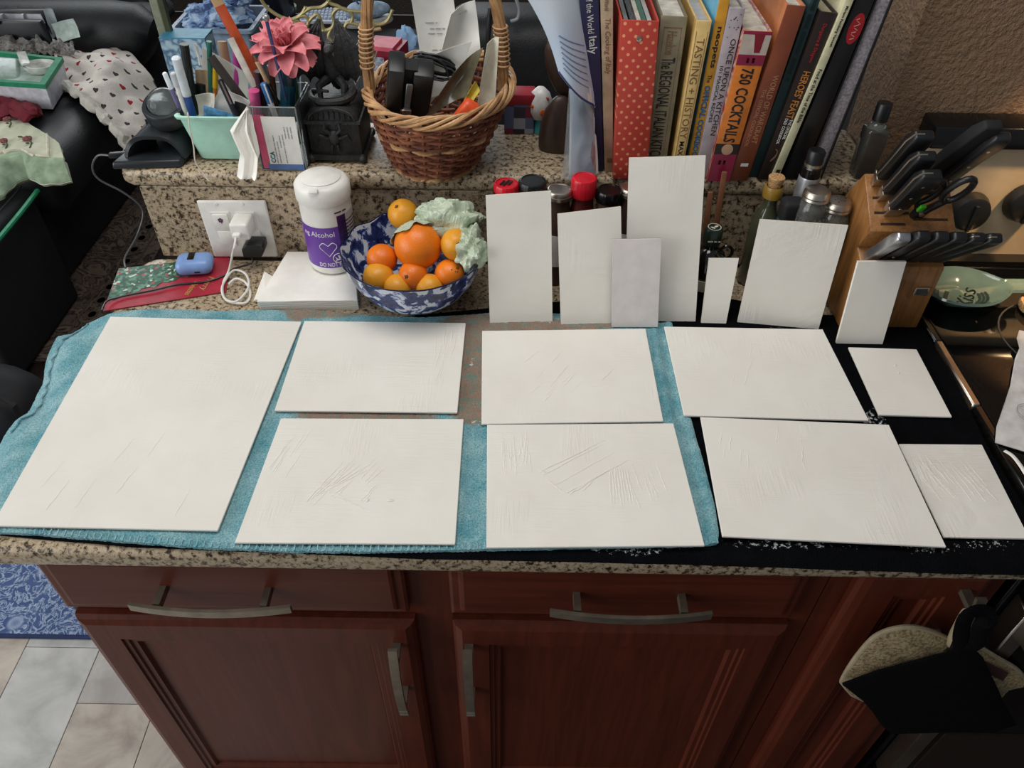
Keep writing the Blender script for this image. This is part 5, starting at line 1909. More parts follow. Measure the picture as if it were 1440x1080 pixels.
# things in the basket
ck = thing('power_adapter', 'black power adapter with steel contact and coiled cord, in the basket', 'adapter', (-0.1647,1.13,1.2073))
c = Vector((-0.1628,1.13,1.2169))
rot = (R(24), R(9), R(8))
rm = Euler(rot).to_matrix()
mb = MB().cbox(c + rm @ Vector((-.017, 0, 0)), (.023, .040, .106), rot)
mb.bevel(.003, 2)
obj('shell', mb, M_BLK, ck)
mb = MB().cbox(c + rm @ Vector((.022, .004, -.004)), (.030, .036, .096), rot)
mb.bevel(.004, 2)
obj('shell', mb, M_BLK, ck)
mb = MB().cbox(c + rm @ Vector((.003, .004, .006)), (.020, .022, .080), rot)
obj('cradle', mb, M_BLKMATT, ck)
mb = MB().cbox(c + rm @ Vector((.003, -.016, .002)), (.0095, .003, .052), rot)
mb.bevel(.001, 1)
obj('contact', mb, pm('grey_steel', (146, 154, 158), .35, metal=.8), ck)
mb = MB().cbox(c + rm @ Vector((.003, -.020, -.026)), (.013, .006, .016), rot)
mb.bevel(.001, 1)
obj('usb_socket', mb, M_STEEL, ck)
c2 = Vector((-0.1235,1.165,1.2394))
pts = []
for i in range(120):
    a = i * .42
    e = 1 + .25 * math.sin(i * .9)
    pts.append(c2 + Vector((.029 * math.cos(a) * e * .95, .010 * math.sin(a * .33 + 1) - .004, .012 * math.sin(a) * e - .010 * math.cos(a) * .8)))
obj('coiled_cord', MB().tube(pts, .0021, 6), M_BLK, ck)

M_RCPT = pm('receipt_paper', (226, 224, 218), .6, .02)


def paper(name, label, quad, mat, bow=.01, cat='paper', n_=12, lines=(), group=None):
    q = [Vector(p) for p in quad]
    nrm = (q[1] - q[0]).cross(q[3] - q[0]).normalized()

    def f(u, v):
        return q[0].lerp(q[1], u).lerp(q[3].lerp(q[2], u), v) + nrm * (bow * math.sin(math.pi * u) + bow * .6 * math.sin(math.pi * v) + .0012 * nz(u * 3, v * 3, bow * 99))
    t = thing(name, label, cat, (q[2] + q[3]) / 2, 0, group)
    sh = obj('sheet', MB().sheet(f, n_, n_, .0005), mat, t)
    sgn = -1 if nrm.y > 0 else 1
    for (u, v, txt, ln, h) in lines:
        p = f(u, v) + nrm * sgn * .0016
        lettering('words', txt, .01, p, q[1] - q[0], q[0] - q[3], pm('grey_print_ink', (165, 165, 165), .6), sh, fit=(ln, h * .55))
    return t, f


paper('receipt', 'long white printed receipt standing up at the back left of the basket', [(-0.1583,1.205,1.3466),(-0.0962,1.205,1.3474),(-0.0857,1.205,1.2397),(-0.1469,1.205,1.2323)], M_RCPT, .006, 'receipt', lines=((.35, .56, '~~~~~~~~', .022, .003), (.45, .64, '~~~~~~~~~~~~~', .030, .003), (.40, .70, '~~~~~~~~~', .026, .003), (.55, .92, '~~~~~~~~~~', .030, .003)))
paper('receipt', 'torn white receipt curling over the middle of the basket', [(-0.0962,1.18,1.3073),(-0.0609,1.18,1.327),(-0.054,1.18,1.2557),(-0.1401,1.18,1.1672)], M_RCPT, .014, 'receipt', lines=((.62, .12, '~~~~~~~~~~~~~~', .022, .0026),))
paper('receipt', 'plain white paper slip under the cord in the basket', [(-0.1469,1.168,1.2421),(-0.0657,1.168,1.2741),(-0.0936,1.168,1.1978),(-0.1661,1.168,1.1743)], M_RCPT, .010, 'receipt')
n = NT('olive_clear_film')
n.color(n.ramp(n.noise(30, 3), [(.3, (84, 80, 62)), (.7, (130, 126, 104))]))
M_OLV = n.p(rough=.15, spec=.7)
paper('plastic_pouch', 'glossy olive clear plastic pouch slanting across the front of the basket', [(-0.0893,1.13,1.2452),(-0.0476,1.13,1.28),(-0.0718,1.13,1.2098),(-0.1444,1.13,1.1646)], M_OLV, .012, 'pouch')
paper('sticky_note', 'yellow paper corner poking up in the basket', [(-0.0607,1.128,1.2319),(-0.0536,1.128,1.2173),(-0.0745,1.128,1.1845),(-0.0919,1.128,1.1776)], pm('yellow_paper', (214, 196, 66), .6), .004, 'note')
c = Vector((-0.0777,1.11,1.187))
lg = thing('lighter', 'bright orange plastic lighter end at the front rim of the basket', 'lighter', c)
mb = MB().cbox(c, (.026, .020, .060), (R(20), R(34), 0))
mb.bevel(.007, 3)
obj('body', mb, pm('bright_orange_plastic', (222, 82, 36), .4), lg)
paper('envelope', 'bulging white envelope standing at the right side of the basket', [(-0.0433,1.15,1.2769),(-0.0258,1.15,1.287),(-0.0324,1.15,1.1843),(-0.0631,1.15,1.1658)], pm('ivory_paper', (236, 232, 214), .6), .010, 'envelope')
t_ = thing('marker_pen', 'slim black pen standing at the back of the basket, left of the envelope', 'pen', (-0.0441,1.19,1.2224))
obj('barrel', MB().cyl((-0.0402,1.225,1.3016), (-0.0505,1.18,1.2045), .004, 10), M_BLK, t_)

# ---------------------------------------------------------------- black dragon box
M_DRG = NT('black_resin')
M_DRG.color(M_DRG.ramp(M_DRG.noise(60, 4), [(.35, (24, 24, 25)), (.7, (44, 44, 45))]))
M_DRG.bump(M_DRG.noise(170, 4, .65), .7, .003)
M_DRG = M_DRG.p(rough=.5)
dx0, dx1, dy0, dy1 = -.330, -.247, 1.165, 1.262
xm = (dx0 + dx1) / 2
db = thing('dragon_box', 'black arched resin box with a winged dragon perched on top', 'ornament', (xm, 1.21, BT))
pr_ = [(dx0, BT + .008), (dx1, BT + .008), (dx1, BT + .070)] + [(xm + (dx1 - xm) * math.cos(R(a)), BT + .070 + .024 * math.sin(R(a))) for a in range(15, 180, 15)] + [(dx0, BT + .070)]
mb = MB().prism([(x, dy0, z) for x, z in pr_], (0, dy1 - dy0, 0))
mb.bevel(.002, 2)
obj('chest', mb, M_DRG, db)
mb = MB()
for z0, z1, e in ((BT + .006, BT + .014, .004), (BT + .066, BT + .071, .003)):
    mb.box(dx0 - e, dx1 + e, dy0 - e, dy1 + e, z0, z1)
obj('moulding', mb, M_DRG, db)
mb = MB()
mb.tube([(xm + .036 * math.cos(R(a)), dy0 - .001, BT + .072 + .019 * math.sin(R(a))) for a in range(0, 181, 12)], .0022, 6)
for a in range(8):
    mb.tube([(xm - .030 + .0085 * a, dy0 - .001, BT + .074), (xm - .028 + .008 * a, dy0 - .001, BT + .076 + .010 * math.sin((a + .8) / 8.6 * 3.14))], .0012, 5)
obj('arch_relief', mb, M_DRG, db, kind='stuff')
mb = MB()
cz_ = BT + .043
mb.ball((xm, dy0 - .001, cz_), (.010, .006, .013), 14, 9)
for sg in (-1, 1):
    mb.tube([(xm + sg * .005, dy0 - .003, cz_ + .008), (xm + sg * .013, dy0 - .006, cz_ + .016), (xm + sg * .011, dy0 - .005, cz_ + .026)], [.0034, .0028, .0008], 6)
    mb.tube([(xm + sg * .008, dy0 - .002, cz_), (xm + sg * .022, dy0 - .002, cz_ + .004), (xm + sg * .027, dy0 - .001, cz_ - .006)], [.003, .0022, .0008], 6)
    mb.tube([(xm + sg * .004, dy0 - .003, cz_ - .010), (xm + sg * .006, dy0 - .003, cz_ - .024)], [.003, .001], 6)
obj('horned_mask', mb, M_DRG, db)
for sx_ in (dx0, dx1):
    for sy_ in (dy0, dy1):
        obj('foot', MB().ball((sx_, sy_, BT + .0075), (.007, .008, .0075), 10, 7), M_DRG, db)
dz = BT + .094
bd = MB().tube(smooth_path([(xm + .010, 1.228, dz + .010), (xm + .002, 1.222, dz + .030), (xm - .004, 1.216, dz + .056), (xm - .002, 1.205, dz + .080), (xm + .004, 1.190, dz + .092), (xm + .010, 1.176, dz + .086)], 6), [.016 - .0006 * abs(k - 6) - .0003 * k for k in range(31)], 12)
dr = obj('dragon_body', bd, M_DRG, db)
mb = MB().ball((xm + .011, 1.170, dz + .085), (.008, .014, .007), 12, 8)
for sg in (-1, 1):
    mb.tube([(xm + .011 + sg * .004, 1.180, dz + .089), (xm + .011 + sg * .008, 1.192, dz + .100)], [.0024, .0006], 6)
obj('head', mb, M_DRG, dr)
for sg in (-1, 1):
    root = Vector((xm + sg * .008, 1.215, dz + .060))
    tip = Vector((xm + sg * .013 + .002, 1.228, dz + .108))
    ends = [Vector((xm + sg * (.003 + .0165 * k), 1.226 - .006 * k, dz + .006 + .006 * k)) for k in range(4)]

    def wf(u, v, sg=sg, root=root, tip=tip, ends=ends):
        k = min(2.999, u * 3)
        i = int(k)
        e = ends[i].lerp(ends[i + 1], k - i) + Vector((0, 0, .010 * math.sin(math.pi * (k - i))))
        s = tip.lerp(root, .0)
        return s.lerp(e, v) + Vector((sg * .014 * math.sin(math.pi * v) * u, -.016 * math.sin(math.pi * v) * (1 - .5 * u), 0))
    w_ = obj('wing', MB().sheet(wf, 18, 12, .0018), M_DRG, dr)
    mb = MB()
    for k in range(4):
        mb.tube([wf(k / 3, j / 8) + Vector((0, -.0012, 0)) for j in range(9)], [.0026 - .0002 * j for j in range(9)], 6)
    obj('wing_bone', mb, M_DRG, w_, kind='stuff')
tl_ = [(xm + .010, 1.225, dz + .016), (xm + .030, 1.205, dz + .008), (xm + .020, 1.180, dz + .004), (xm - .010, 1.172, dz + .004), (xm - .030, 1.185, dz + .004), (xm - .034, 1.205, dz + .006), (xm - .020, 1.195, dz + .012), (xm - .004, 1.188, dz + .014)]
P_ = smooth_path(tl_, 7)
obj('tail', MB().tube(P_, [.009 - .007 * k / len(P_) for k in range(len(P_))], 8), M_DRG, dr)
for sg in (-1, 1):
    obj('leg', MB().tube([(xm + sg * .010, 1.215, dz + .022), (xm + sg * .020, 1.198, dz + .018), (xm + sg * .018, 1.192, dz + .001)], [.008, .006, .004], 8), M_DRG, dr)

# ---------------------------------------------------------------- acrylic pen holder with cards
n = NT('clear_acrylic')
n.color((226, 230, 230))
n.b.inputs['Transmission Weight'].default_value = .95
n.b.inputs['Roughness'].default_value = .04
n.b.inputs['IOR'].default_value = 1.2
n.color(n.ramp(n.noise(8), [(.3, (214, 220, 220)), (.7, (230, 234, 234))]))
M_ACR = n.m
ax0, ax1, ay0, ay1 = -.404, -.334, 1.137, 1.232
ah = .104
ac = thing('card_holder', 'clear acrylic pen holder with a business card in its front', 'holder', ((ax0 + ax1) / 2, 1.18, BT))
mb = MB()
for (a, b, c_, d) in ((ax0, ax1, ay0, ay0 + .0018), (ax0, ax1, ay1 - .0018, ay1), (ax0, ax0 + .0018, ay0 + .0018, ay1 - .0018), (ax1 - .0018, ax1, ay0 + .0018, ay1 - .0018)):
    obj('wall', MB().box(a, b, c_, d, BT + .0006, BT + ah), M_ACR, ac, smooth=False)
obj('bottom', MB().box(ax0 + .0018, ax1 - .0018, ay0 + .0018, ay1 - .0018, BT + .0006, BT + .003), M_ACR, ac, smooth=False)
obj('side_panel', MB().box(ax1 + .0003, ax1 + .0018, ay0 + .014, ay1, BT + .0006, BT + ah - .004), pm('dark_insert', (44, 46, 50), .3), ac, smooth=False)
fr_ = MB()
for a, b in (((ax0, BT + .001), (ax0, BT + ah)), ((ax1, BT + .001), (ax1, BT + ah)), ((ax0, BT + ah), (ax1, BT + ah)), ((ax0, BT + .001), (ax1, BT + .001))):
    fr_.tube([(a[0], ay0 - .0005, a[1]), (b[0], ay0 - .0005, b[1])], .0012, 6)
obj('front_edge', fr_, pm('acrylic_edge', (128, 134, 136), .2), ac)
M_PINKC = pm('pink_card', (206, 84, 118), .5)
obj('pink_card', MB().box(ax0 + .003, ax0 + .020, ay0 - .0016, ay0 - .0009, BT + .004, BT + ah - .012), M_PINKC, ac, smooth=False)
cd_ = obj('business_card', MB().box(ax0 + .015, ax1 - .003, ay0 - .0028, ay0 - .0018, BT + .012, BT + ah - .014), M_PAPERW, ac, smooth=False)
obj('blue_strip', MB().box(ax0 + .012, ax1 - .002, ay0 - .0030, ay0 - .0018, BT + .003, BT + .012), pm('cornflower_card', (84, 118, 176), .5), ac, smooth=False)
yk = ay0 - .0031
lettering('words', 'CCA', .016, (ax0 + .0215, yk, BT + .024), (0, 0, 1), (-1, 0, 0), pm('teal_ink', (30, 104, 122), .5), cd_, fit=(.019, .0075), bold=.02)
for k, (txt, l0, l1) in enumerate((('~~~~~~~~~~~~~~~~~~~~~~~~~~~~~~~~', .014, .060), ('~~~~~~~~~~~~~~~~~~~~~~~~~~~~~', .014, .050), ('~~~~~~~~~~~~~~~~~~~~~~', .040, .060), ('~~~~~~~~~~~~~~~~~~~~~~~~~~~', .014, .062), ('~~~~~~~~~~~~~', .055, .074), ('~~~~~~~~~~~~~~', .055, .074), ('~~~~~~~~~~~~', .055, .074))):
    xx = ax0 + .028 + .0049 * k
    lettering('words', txt, .004, (xx, yk, BT + (l0 + l1) / 2), (0, 0, 1), (-1, 0, 0), pm('grey_print_ink', (120, 120, 120), .6), cd_, fit=(l1 - l0, .0015))


def pen(name, label, top, bot, r, mat, cap=None, cap_len=.3, tip=None, cat='pen', flat=1, clip=None):
    a, b = Vector(top), Vector(bot)
    t = thing(name, label, cat, b)
    m = a.lerp(b, cap_len) if cap else a
    up = (0, 1, 0) if flat < 1 else None
    obj('barrel', MB().tube([m, b], r, 10, flat=flat, up=up), mat, t)
    if cap:
        obj('cap', MB().tube([a, a.lerp(b, .02), m], [r * .8, r * 1.12, r * 1.12] if flat == 1 else [r, r, r], 10, flat=flat, up=up), cap, t)
    if tip:
        d = (a - b).normalized()
        obj('tip', MB().tube([a - d * .001, a + d * .008], [r * .9, r * .3], 10), tip, t)
    if clip:
        d = (b - a).normalized()
        obj('clip', MB().tube([a + Vector((.003, -r - .001, 0)), a + d * .035 + Vector((.003, -r - .001, 0))], .0014, 6), clip, t)
    return t


# in the acrylic holder
pen('knitting_needle', 'blue metal needle with round grey ball top, in front of the pink flower', (-0.3556,1.15,1.3075), (-0.3541,1.165,1.184), .0026, pm('steel_blue', (72, 84, 136), .3, metal=.5), cat='needle')
obj('ball_top', MB().ball((-0.3554,1.15,1.3084), .0055, 14, 10), pm('grey_ball', (150, 148, 148), .3, metal=.6), [o for o in bpy.data.objects if o.name == 'knitting_needle'][0])
pen('paintbrush', 'paintbrush with pale ferrule and dark handle in the acrylic holder', (-0.3832,1.155,1.2456), (-0.3664,1.165,1.177), .003, M_BLK, pm('pale_ferrule', (188, 160, 128), .4), .5, pm('brown_bristle', (120, 82, 50), .8), 'brush')
pen('ballpoint_pen', 'white and blue ballpoint pen in the acrylic holder', (-0.3796,1.152,1.2142), (-0.3734,1.16,1.1576), .0045, M_WHITE, pm('royal_blue', (40, 108, 172), .35), .55, clip=M_WHITE)
pen('highlighter', 'pink capped highlighter beside the card holder', (-0.4003,1.165,1.1977), (-0.407,1.17,1.1467), .0085, pm('hot_pink', (226, 92, 150), .4))
pen('glue_bottle', 'translucent teal bottle standing at the right of the acrylic holder', (-0.3469,1.185,1.2284), (-0.3638,1.19,1.15), .0115, pm('teal_plastic', (28, 98, 120), .25), pm('dark_teal_cap', (24, 52, 68), .3), .35, cat='bottle')
pen('marker_pen', 'dark maroon flat stick between the bin and the acrylic holder', (-0.3919,1.175,1.223), (-0.3967,1.18,1.1539), .006, pm('maroon_stick', (58, 26, 34), .4))
pen('toothbrush', 'clear plastic rod at the back right of the acrylic holder', (-0.3386,1.215,1.2257), (-0.3529,1.215,1.1389), .005, M_ACR, cat='rod')
pen('paintbrush', 'brown handled brush hidden behind the blue needle', (-0.3755,1.19,1.226), (-0.3819,1.19,1.1497), .0055, pm('umber_handle', (96, 62, 34), .4), cat='brush')

# pink flower
c = Vector((-0.345,1.185,1.2558))
fw = thing('artificial_flower', 'pink artificial dahlia standing in the acrylic holder', 'flower', c)
n = NT('pink_petal')
n.color(n.ramp(n.noise(60, 3), [(.3, (214, 120, 130)), (.7, (234, 152, 158))]))
M_PET = n.p(rough=.7)


def petal_mesh(L, W):
    def f(u, v):
        q_ = 2 * u - 1
        w_ = W * math.sin(math.pi * (.08 + .84 * v) ** .8) ** .8
        return Vector((q_ * w_ / 2, v * L, .006 * q_ * q_ * v + .012 * math.sin(v * 2.2) - .004 * v))
    return MB().sheet(f, 6, 7, .0005)


src = {}
for ring, (cnt, el, L, W, off) in enumerate(((9, -38, .044, .027, .0), (10, -12, .049, .027, .3), (8, 14, .043, .026, .1), (7, 40, .036, .023, .5), (5, 64, .028, .017, 0))):
    for k in range(cnt):
        az = 2 * math.pi * (k + off + random.uniform(-.15, .15)) / cnt
        m = Matrix.Rotation(R(-24), 4, 'X') if False else Matrix()
        m = Matrix.Rotation(R(20), 4, 'X') @ Matrix.Rotation(az, 4, 'Z') @ Matrix.Rotation(R(el + random.uniform(-14, 14)), 4, 'X') @ Matrix.Translation((0, .003, 0))
        if ring not in src:
            o = obj('petal', petal_mesh(L, W), M_PET, fw, local=True)
            o.matrix_basis = m
            src[ring] = o
        else:
            part_copy(src[ring], fw, m)
obj('stem', MB().tube([c, c + Vector((.004, .004, -.06)), (-.352, 1.190, BT + .02)], .0025, 8), pm('green_stem', (52, 92, 54), .6), fw)

# ---------------------------------------------------------------- mint bin with pens
M_MINT = pm('mint_plastic', (182, 230, 212), .4, .03)
mbn = thing('pencil_bin', 'mint green tapered plastic bin crammed with pens and papers', 'bin', (-.475, 1.2, BT))


def rect_ring(cx_, cy_, hx, hy, z, r_=.01):
    out = []
    for sx_, sy_, a0 in ((1, 1, 0), (-1, 1, 90), (-1, -1, 180), (1, -1, 270)):
        for k in range(4):
            a = R(a0 + 30 * k)
            out.append((cx_ + sx_ * (hx - r_) + r_ * math.cos(a), cy_ + sy_ * (hy - r_) + r_ * math.sin(a), z))
    return out


mb = MB()
cxm, cym = -.475, 1.205
rings = [mb.vs(rect_ring(cxm, cym, a, b, BT + z)) for a, b, z in ((.036, .036, .0006), (.0385, .040, .004), (.051, .049, .073), (.0555, .053, .075), (.0565, .054, .079), (.053, .051, .080), (.050, .048, .079), (.0375, .039, .006))]
for a, b in zip(rings, rings[1:]):
    for i in range(16):
        mb.face([a[i], a[(i + 1) % 16], b[(i + 1) % 16], b[i]])
mb.face(rings[0][::-1])
mb.face(rings[-1])
obj('bin', mb, M_MINT, mbn)
M_CLW = pm('frosted_white', (224, 232, 238), .25)
pen('ballpoint_pen', 'big clear white pen with blue grip, leftmost tall pen in the mint bin', (-0.5079,1.17,1.2443), (-0.511,1.18,1.1463), .0062, pm('blue_grip', (46, 84, 164), .3), M_CLW, .62)
pen('ballpoint_pen', 'thin white and violet pen at the left edge of the mint bin', (-0.534,1.175,1.2187), (-0.5259,1.178,1.147), .0034, pm('violet_refill', (120, 110, 160), .3), M_CLW, .35)
pen('ballpoint_pen', 'short white pen, second from the left edge of the mint bin', (-0.5197,1.172,1.2201), (-0.5183,1.176,1.148), .0042, M_WHITE, pm('light_grey_cap', (204, 204, 206), .35), .3)
pen('marker_pen', 'thick black marker standing behind the white pens', (-0.5004,1.195,1.254), (-0.5136,1.195,1.1454), .0068, M_BLK, clip=M_BLKMATT)
pen('hair_comb', 'small black comb standing in the middle of the mint bin', (-0.4969,1.205,1.1897), (-0.5064,1.205,1.141), .009, M_BLK, flat=.3, cat='comb')
pen('pencil', 'dark green pencil in the mint bin', (-0.4637,1.2,1.2569), (-0.4882,1.2,1.1436), .0040, pm('pencil_green', (34, 112, 98), .35), cat='pencil')
pen('pencil', 'yellow and red pencil in the mint bin', (-0.4645,1.2,1.2154), (-0.4836,1.2,1.1436), .0040, pm('pencil_orange', (206, 120, 40), .4), pm('pencil_yellow', (232, 184, 30), .4), .4, cat='pencil')
pen('wooden_stick', 'flat dark brown stick slanting across the mint bin', (-0.4636,1.19,1.2375), (-0.4218,1.185,1.1629), .0075, pm('dark_slat', (52, 44, 40), .6), flat=.35, cat='stick')
pen('ballpoint_pen', 'black ballpoint pen with silver clip leaning to the right in the mint bin', (-0.4485,1.165,1.2132), (-0.4348,1.16,1.16), .0045, pm('blue_black', (28, 32, 44), .35), clip=M_STEEL, tip=None)
pen('marker_pen', 'magenta marker standing at the back of the mint bin', (-0.4341,1.225,1.2335), (-0.4523,1.225,1.1449), .0065, pm('magenta_plastic', (206, 76, 168), .35))
pen('wooden_spoon', 'tan wooden spoon handle standing at the back of the mint bin', (-0.4573,1.235,1.2446), (-0.4595,1.23,1.1545), .0075, pm('tan_wood', (158, 128, 100), .6), flat=.5, cat='stick')
pen('paint_stirrer', 'long orange-red flat paint stick rising out of the mint bin', (-0.446,1.215,1.3186), (-0.3979,1.2,1.1932), .0085, pm('orange_red_paint', (182, 74, 34), .4), pm('bare_wood_end', (186, 150, 104), .6), .12, cat='paint stick', flat=.35)
pen('wooden_stick', 'pale bare wood stick lying along the orange-red paint stick', (-0.4298,1.198,1.2623), (-0.4066,1.19,1.1927), .0055, pm('bare_wood', (210, 204, 192), .6), flat=.35, cat='stick')
pen('marker_pen', 'black pen hidden behind the bare wood stick', (-0.4224,1.215,1.2201), (-0.403,1.2,1.1796), .005, M_BLK)
paper('index_card', 'large white index card standing in the mint bin behind the dark stick', [(-0.4826,1.215,1.2429),(-0.4202,1.215,1.2003),(-0.4326,1.215,1.1543),(-0.5066,1.215,1.1602)], M_PAPERW, .004, 'card')
paper('index_card', 'small white card leaning in front inside the mint bin', [(-0.4526,1.17,1.1981),(-0.4112,1.17,1.1787),(-0.424,1.17,1.1511),(-0.485,1.17,1.157)], M_PAPERW, .003, 'card')
paper('paper_bag', 'brown kraft paper strip standing in the mint bin', [(-0.5008,1.21,1.2099),(-0.4792,1.21,1.208),(-0.4916,1.21,1.1509),(-0.5145,1.21,1.1505)], pm('kraft_paper', (186, 158, 124), .8), .003, 'paper')
paper('cloth_tape', 'rolled cream cotton tape at the front of the mint bin', [(-0.4932,1.166,1.1881),(-0.462,1.166,1.1908),(-0.4733,1.166,1.1544),(-0.4957,1.166,1.1541)], pm('cream_cotton', (212, 206, 192), .9, bump=.5), .006, 'tape')
paper('photo_card', 'blue and white picture card lying slanted at the front of the mint bin', [(-0.4817,1.16,1.1752),(-0.434,1.16,1.1589),(-0.4359,1.16,1.1508),(-0.4877,1.16,1.1523)], pm('sky_print', (96, 156, 204), .4, .2, 60), .002, 'card')
paper('tag_card', 'black tag with dark red emblem in the right of the mint bin', [(-0.4332,1.164,1.1809),(-0.4161,1.164,1.1745),(-0.4245,1.164,1.1515),(-0.4435,1.164,1.1558)], pm('black_tag', (34, 26, 28), .5, .3, 60), .002, 'card')
paper('plastic_strip', 'white curved plastic strip standing in the mint bin behind the green pencil', [(-0.4987,1.225,1.2433),(-0.4937,1.225,1.2413),(-0.494,1.225,1.2108),(-0.4985,1.225,1.2107)], M_WHITE, .004, 'strip')

# tissue and string in front of the bin
tq = [Vector(p) for p in ((-0.4106,1.14,1.1806), (-0.4054,1.132,1.1753), (-0.3963,1.112,1.0981), (-0.4161,1.105,1.0808))]
ts = thing('paper_napkin', 'crumpled white paper napkin hanging down beside the card holder', 'napkin', (-0.4205,1.1136,1.081))
for k in range(4):
    def tf(u, v, k=k):
        a = Vector((-0.4087,1.142,1.182))
        l_ = [Vector((-0.4335,1.135,1.1509)), Vector((-0.4259,1.128,1.1135)), Vector((-0.4361,1.113,1.0811))]
        r_ = [Vector((-0.4032,1.13,1.1537)), Vector((-0.397,1.122,1.117)), Vector((-0.4077,1.108,1.0818))]
        L_ = [a] + l_
        R_ = [a + Vector((.004, 0, 0))] + r_
        s = v * 3
        i = min(2, int(s))
        p = L_[i].lerp(L_[i + 1], s - i).lerp(R_[i].lerp(R_[i + 1], s - i), u)
        p.z = max(p.z, BT + .0012 + .0012 * k)
        return p + Vector((.003 * math.sin(v * 5 + k), -.003 * k - .007 * math.sin(math.pi * u * (1 + .5 * k)), .002 * math.sin(u * 9 + k) * v * (v < .9)))
    obj('ply', MB().sheet(tf, 14, 18, .0005), M_NAP, ts)
sg_ = MB().tube(smooth_path([(-0.5046,1.15,1.168), (-0.5033,1.14,1.1532), (-0.5018,1.13,1.1231), (-0.5014,1.12,1.1007), (-0.4933,1.116,1.0847), (-0.4857,1.113,1.0716)], 8), .0011, 6)
tag(obj('string', sg_, pm('cream_string', (206, 196, 182), .8)), 'thin cream string hanging from the mint bin over the ledge edge', 'string')

# ---------------------------------------------------------------- black gadget with a clear dome
gx, gy = -.575, 1.19
gd = thing('magnifier_stand', 'black arched desk gadget with a clear dome lens on the ledge end', 'gadget', (gx, gy, BT))
M_GD = pm('charcoal_plastic', (38, 42, 46), .35)
mb = MB().hexa([(-.642, 1.128, BT + .0006), (-.535, 1.138, BT + .0006), (-.520, 1.24, BT + .0006), (-.620, 1.25, BT + .0006)], [(-.640, 1.130, BT + .013), (-.536, 1.140, BT + .013), (-.522, 1.238, BT + .013), (-.618, 1.248, BT + .013)])
mb.bevel(.0035, 3)
obj('base', mb, M_GD, gd)


def archf(u, v):
    """arched hood: legs left and right, sloping up and back to the head"""
    s = -1 + 2 * u
    h = (1 - abs(s) ** 3.2)
    x = -.577 + .018 * v + s * (.050 - .012 * v)
    y = 1.150 + .050 * v
    z = BT + .012 + (.036 + .016 * v) * h ** .8
    return Vector((x, y, z))


obj('arch_darkening_panel', MB().cbox((-.562, 1.212, BT + .030), (.086, .004, .036)), M_GD, gd, smooth=False)  # added panel closing the arch so its inside looks dark
obj('arch', MB().sheet(archf, 28, 8, .007), M_GD, gd)
hd_ = obj('head', MB().lathe([(0, -.012), (.034, -.012), (.036, -.008), (.036, .010), (.033, .0145), (.028, .0150), (.026, .010), (0, .010)], (-.553, 1.190, BT + .074), 40, Matrix.Rotation(R(22), 4, 'X')), M_GD, gd)
obj('reflector', MB().lathe([(0, .010), (.020, .0105), (.0225, .0125), (.0225, .0115), (.018, .009), (0, .0085)], (-.553, 1.190, BT + .0745), 32, Matrix.Rotation(R(22), 4, 'X')), pm('mirror_cup', (120, 122, 124), .2, metal=.8), hd_)
obj('dome', MB().lathe([(.0262, .0135), (.0255, .019), (.020, .027), (.011, .032), (0, .0335)], (-.553, 1.190, BT + .0745), 32, Matrix.Rotation(R(22), 4, 'X')), M_ACR, hd_)
mb = MB().cbox((-.645, 1.165, BT + .008), (.028, .012, .008), (0, 0, R(12)))
mb.bevel(.003, 2)
pg_ = obj('usb_plug', mb, M_BLK, gd)
cpath = smooth_path([(-.657, 1.162, BT + .008), (-.680, 1.168, BT + .004), (-.700, 1.175, 1.060), (-.700, 1.180, 1.035), (-.672, 1.185, 1.010), (-.650, 1.185, .985), (-.648, 1.180, .965), (-.662, 1.16, .935), (-.672, 1.12, .9195), (-.66, 1.09, .9195)], 8)
obj('cable', MB().tube(cpath, .0017, 8), pm('grey_cable', (84, 84, 88), .4), gd)
# ---------------------------------------------------------------- living room
M_LEATH = NT('black_leather')
M_LEATH.color(M_LEATH.ramp(M_LEATH.noise(14, 4), [(.3, (20, 22, 25)), (.7, (34, 36, 40))]))
M_LEATH.bump(M_LEATH.noise(170, 4, .6), .35, .003)
M_LEATH = M_LEATH.p(rough=.5)


def soft(mb, w=.05, seg=4):
    mb.bevel(w, seg)
    return mb


sf = thing('sofa', 'black leather sofa heaped with blankets and boxes beyond the counter', 'sofa', (-2.0, 2.5, 0))
obj('base', soft(MB().box(-2.9, -1.60, 2.26, 3.3, .010, .30), .04), M_LEATH, sf)
obj('seat_cushion', soft(MB().box(-2.9, -1.47, 2.23, 3.10, .30, .50), .07, 5), M_LEATH, sf)
mb = MB().tube([(-2.9, 3.2, .555), (-2.0, 3.2, .56), (-1.60, 3.2, .565), (-1.50, 3.2, .56), (-1.455, 3.2, .55), (-1.44, 3.2, .54)], [.115, .118, .12, .112, .075, .02], 24, up=(0, 0, 1))
obj('bolster', mb, M_LEATH, sf)
obj('backrest', soft(MB().box(-2.9, -1.50, 3.26, 3.50, .1, .60), .05), M_LEATH, sf)
mb = MB()
for k in range(9):
    mb.tube([(-1.98 + .05 * k, 3.14, .660), (-1.975 + .05 * k, 3.16, .668), (-1.965 + .05 * k, 3.20, .674)], [.002, .006, .003], 6)
obj('gather', mb, M_LEATH, sf, kind='stuff')

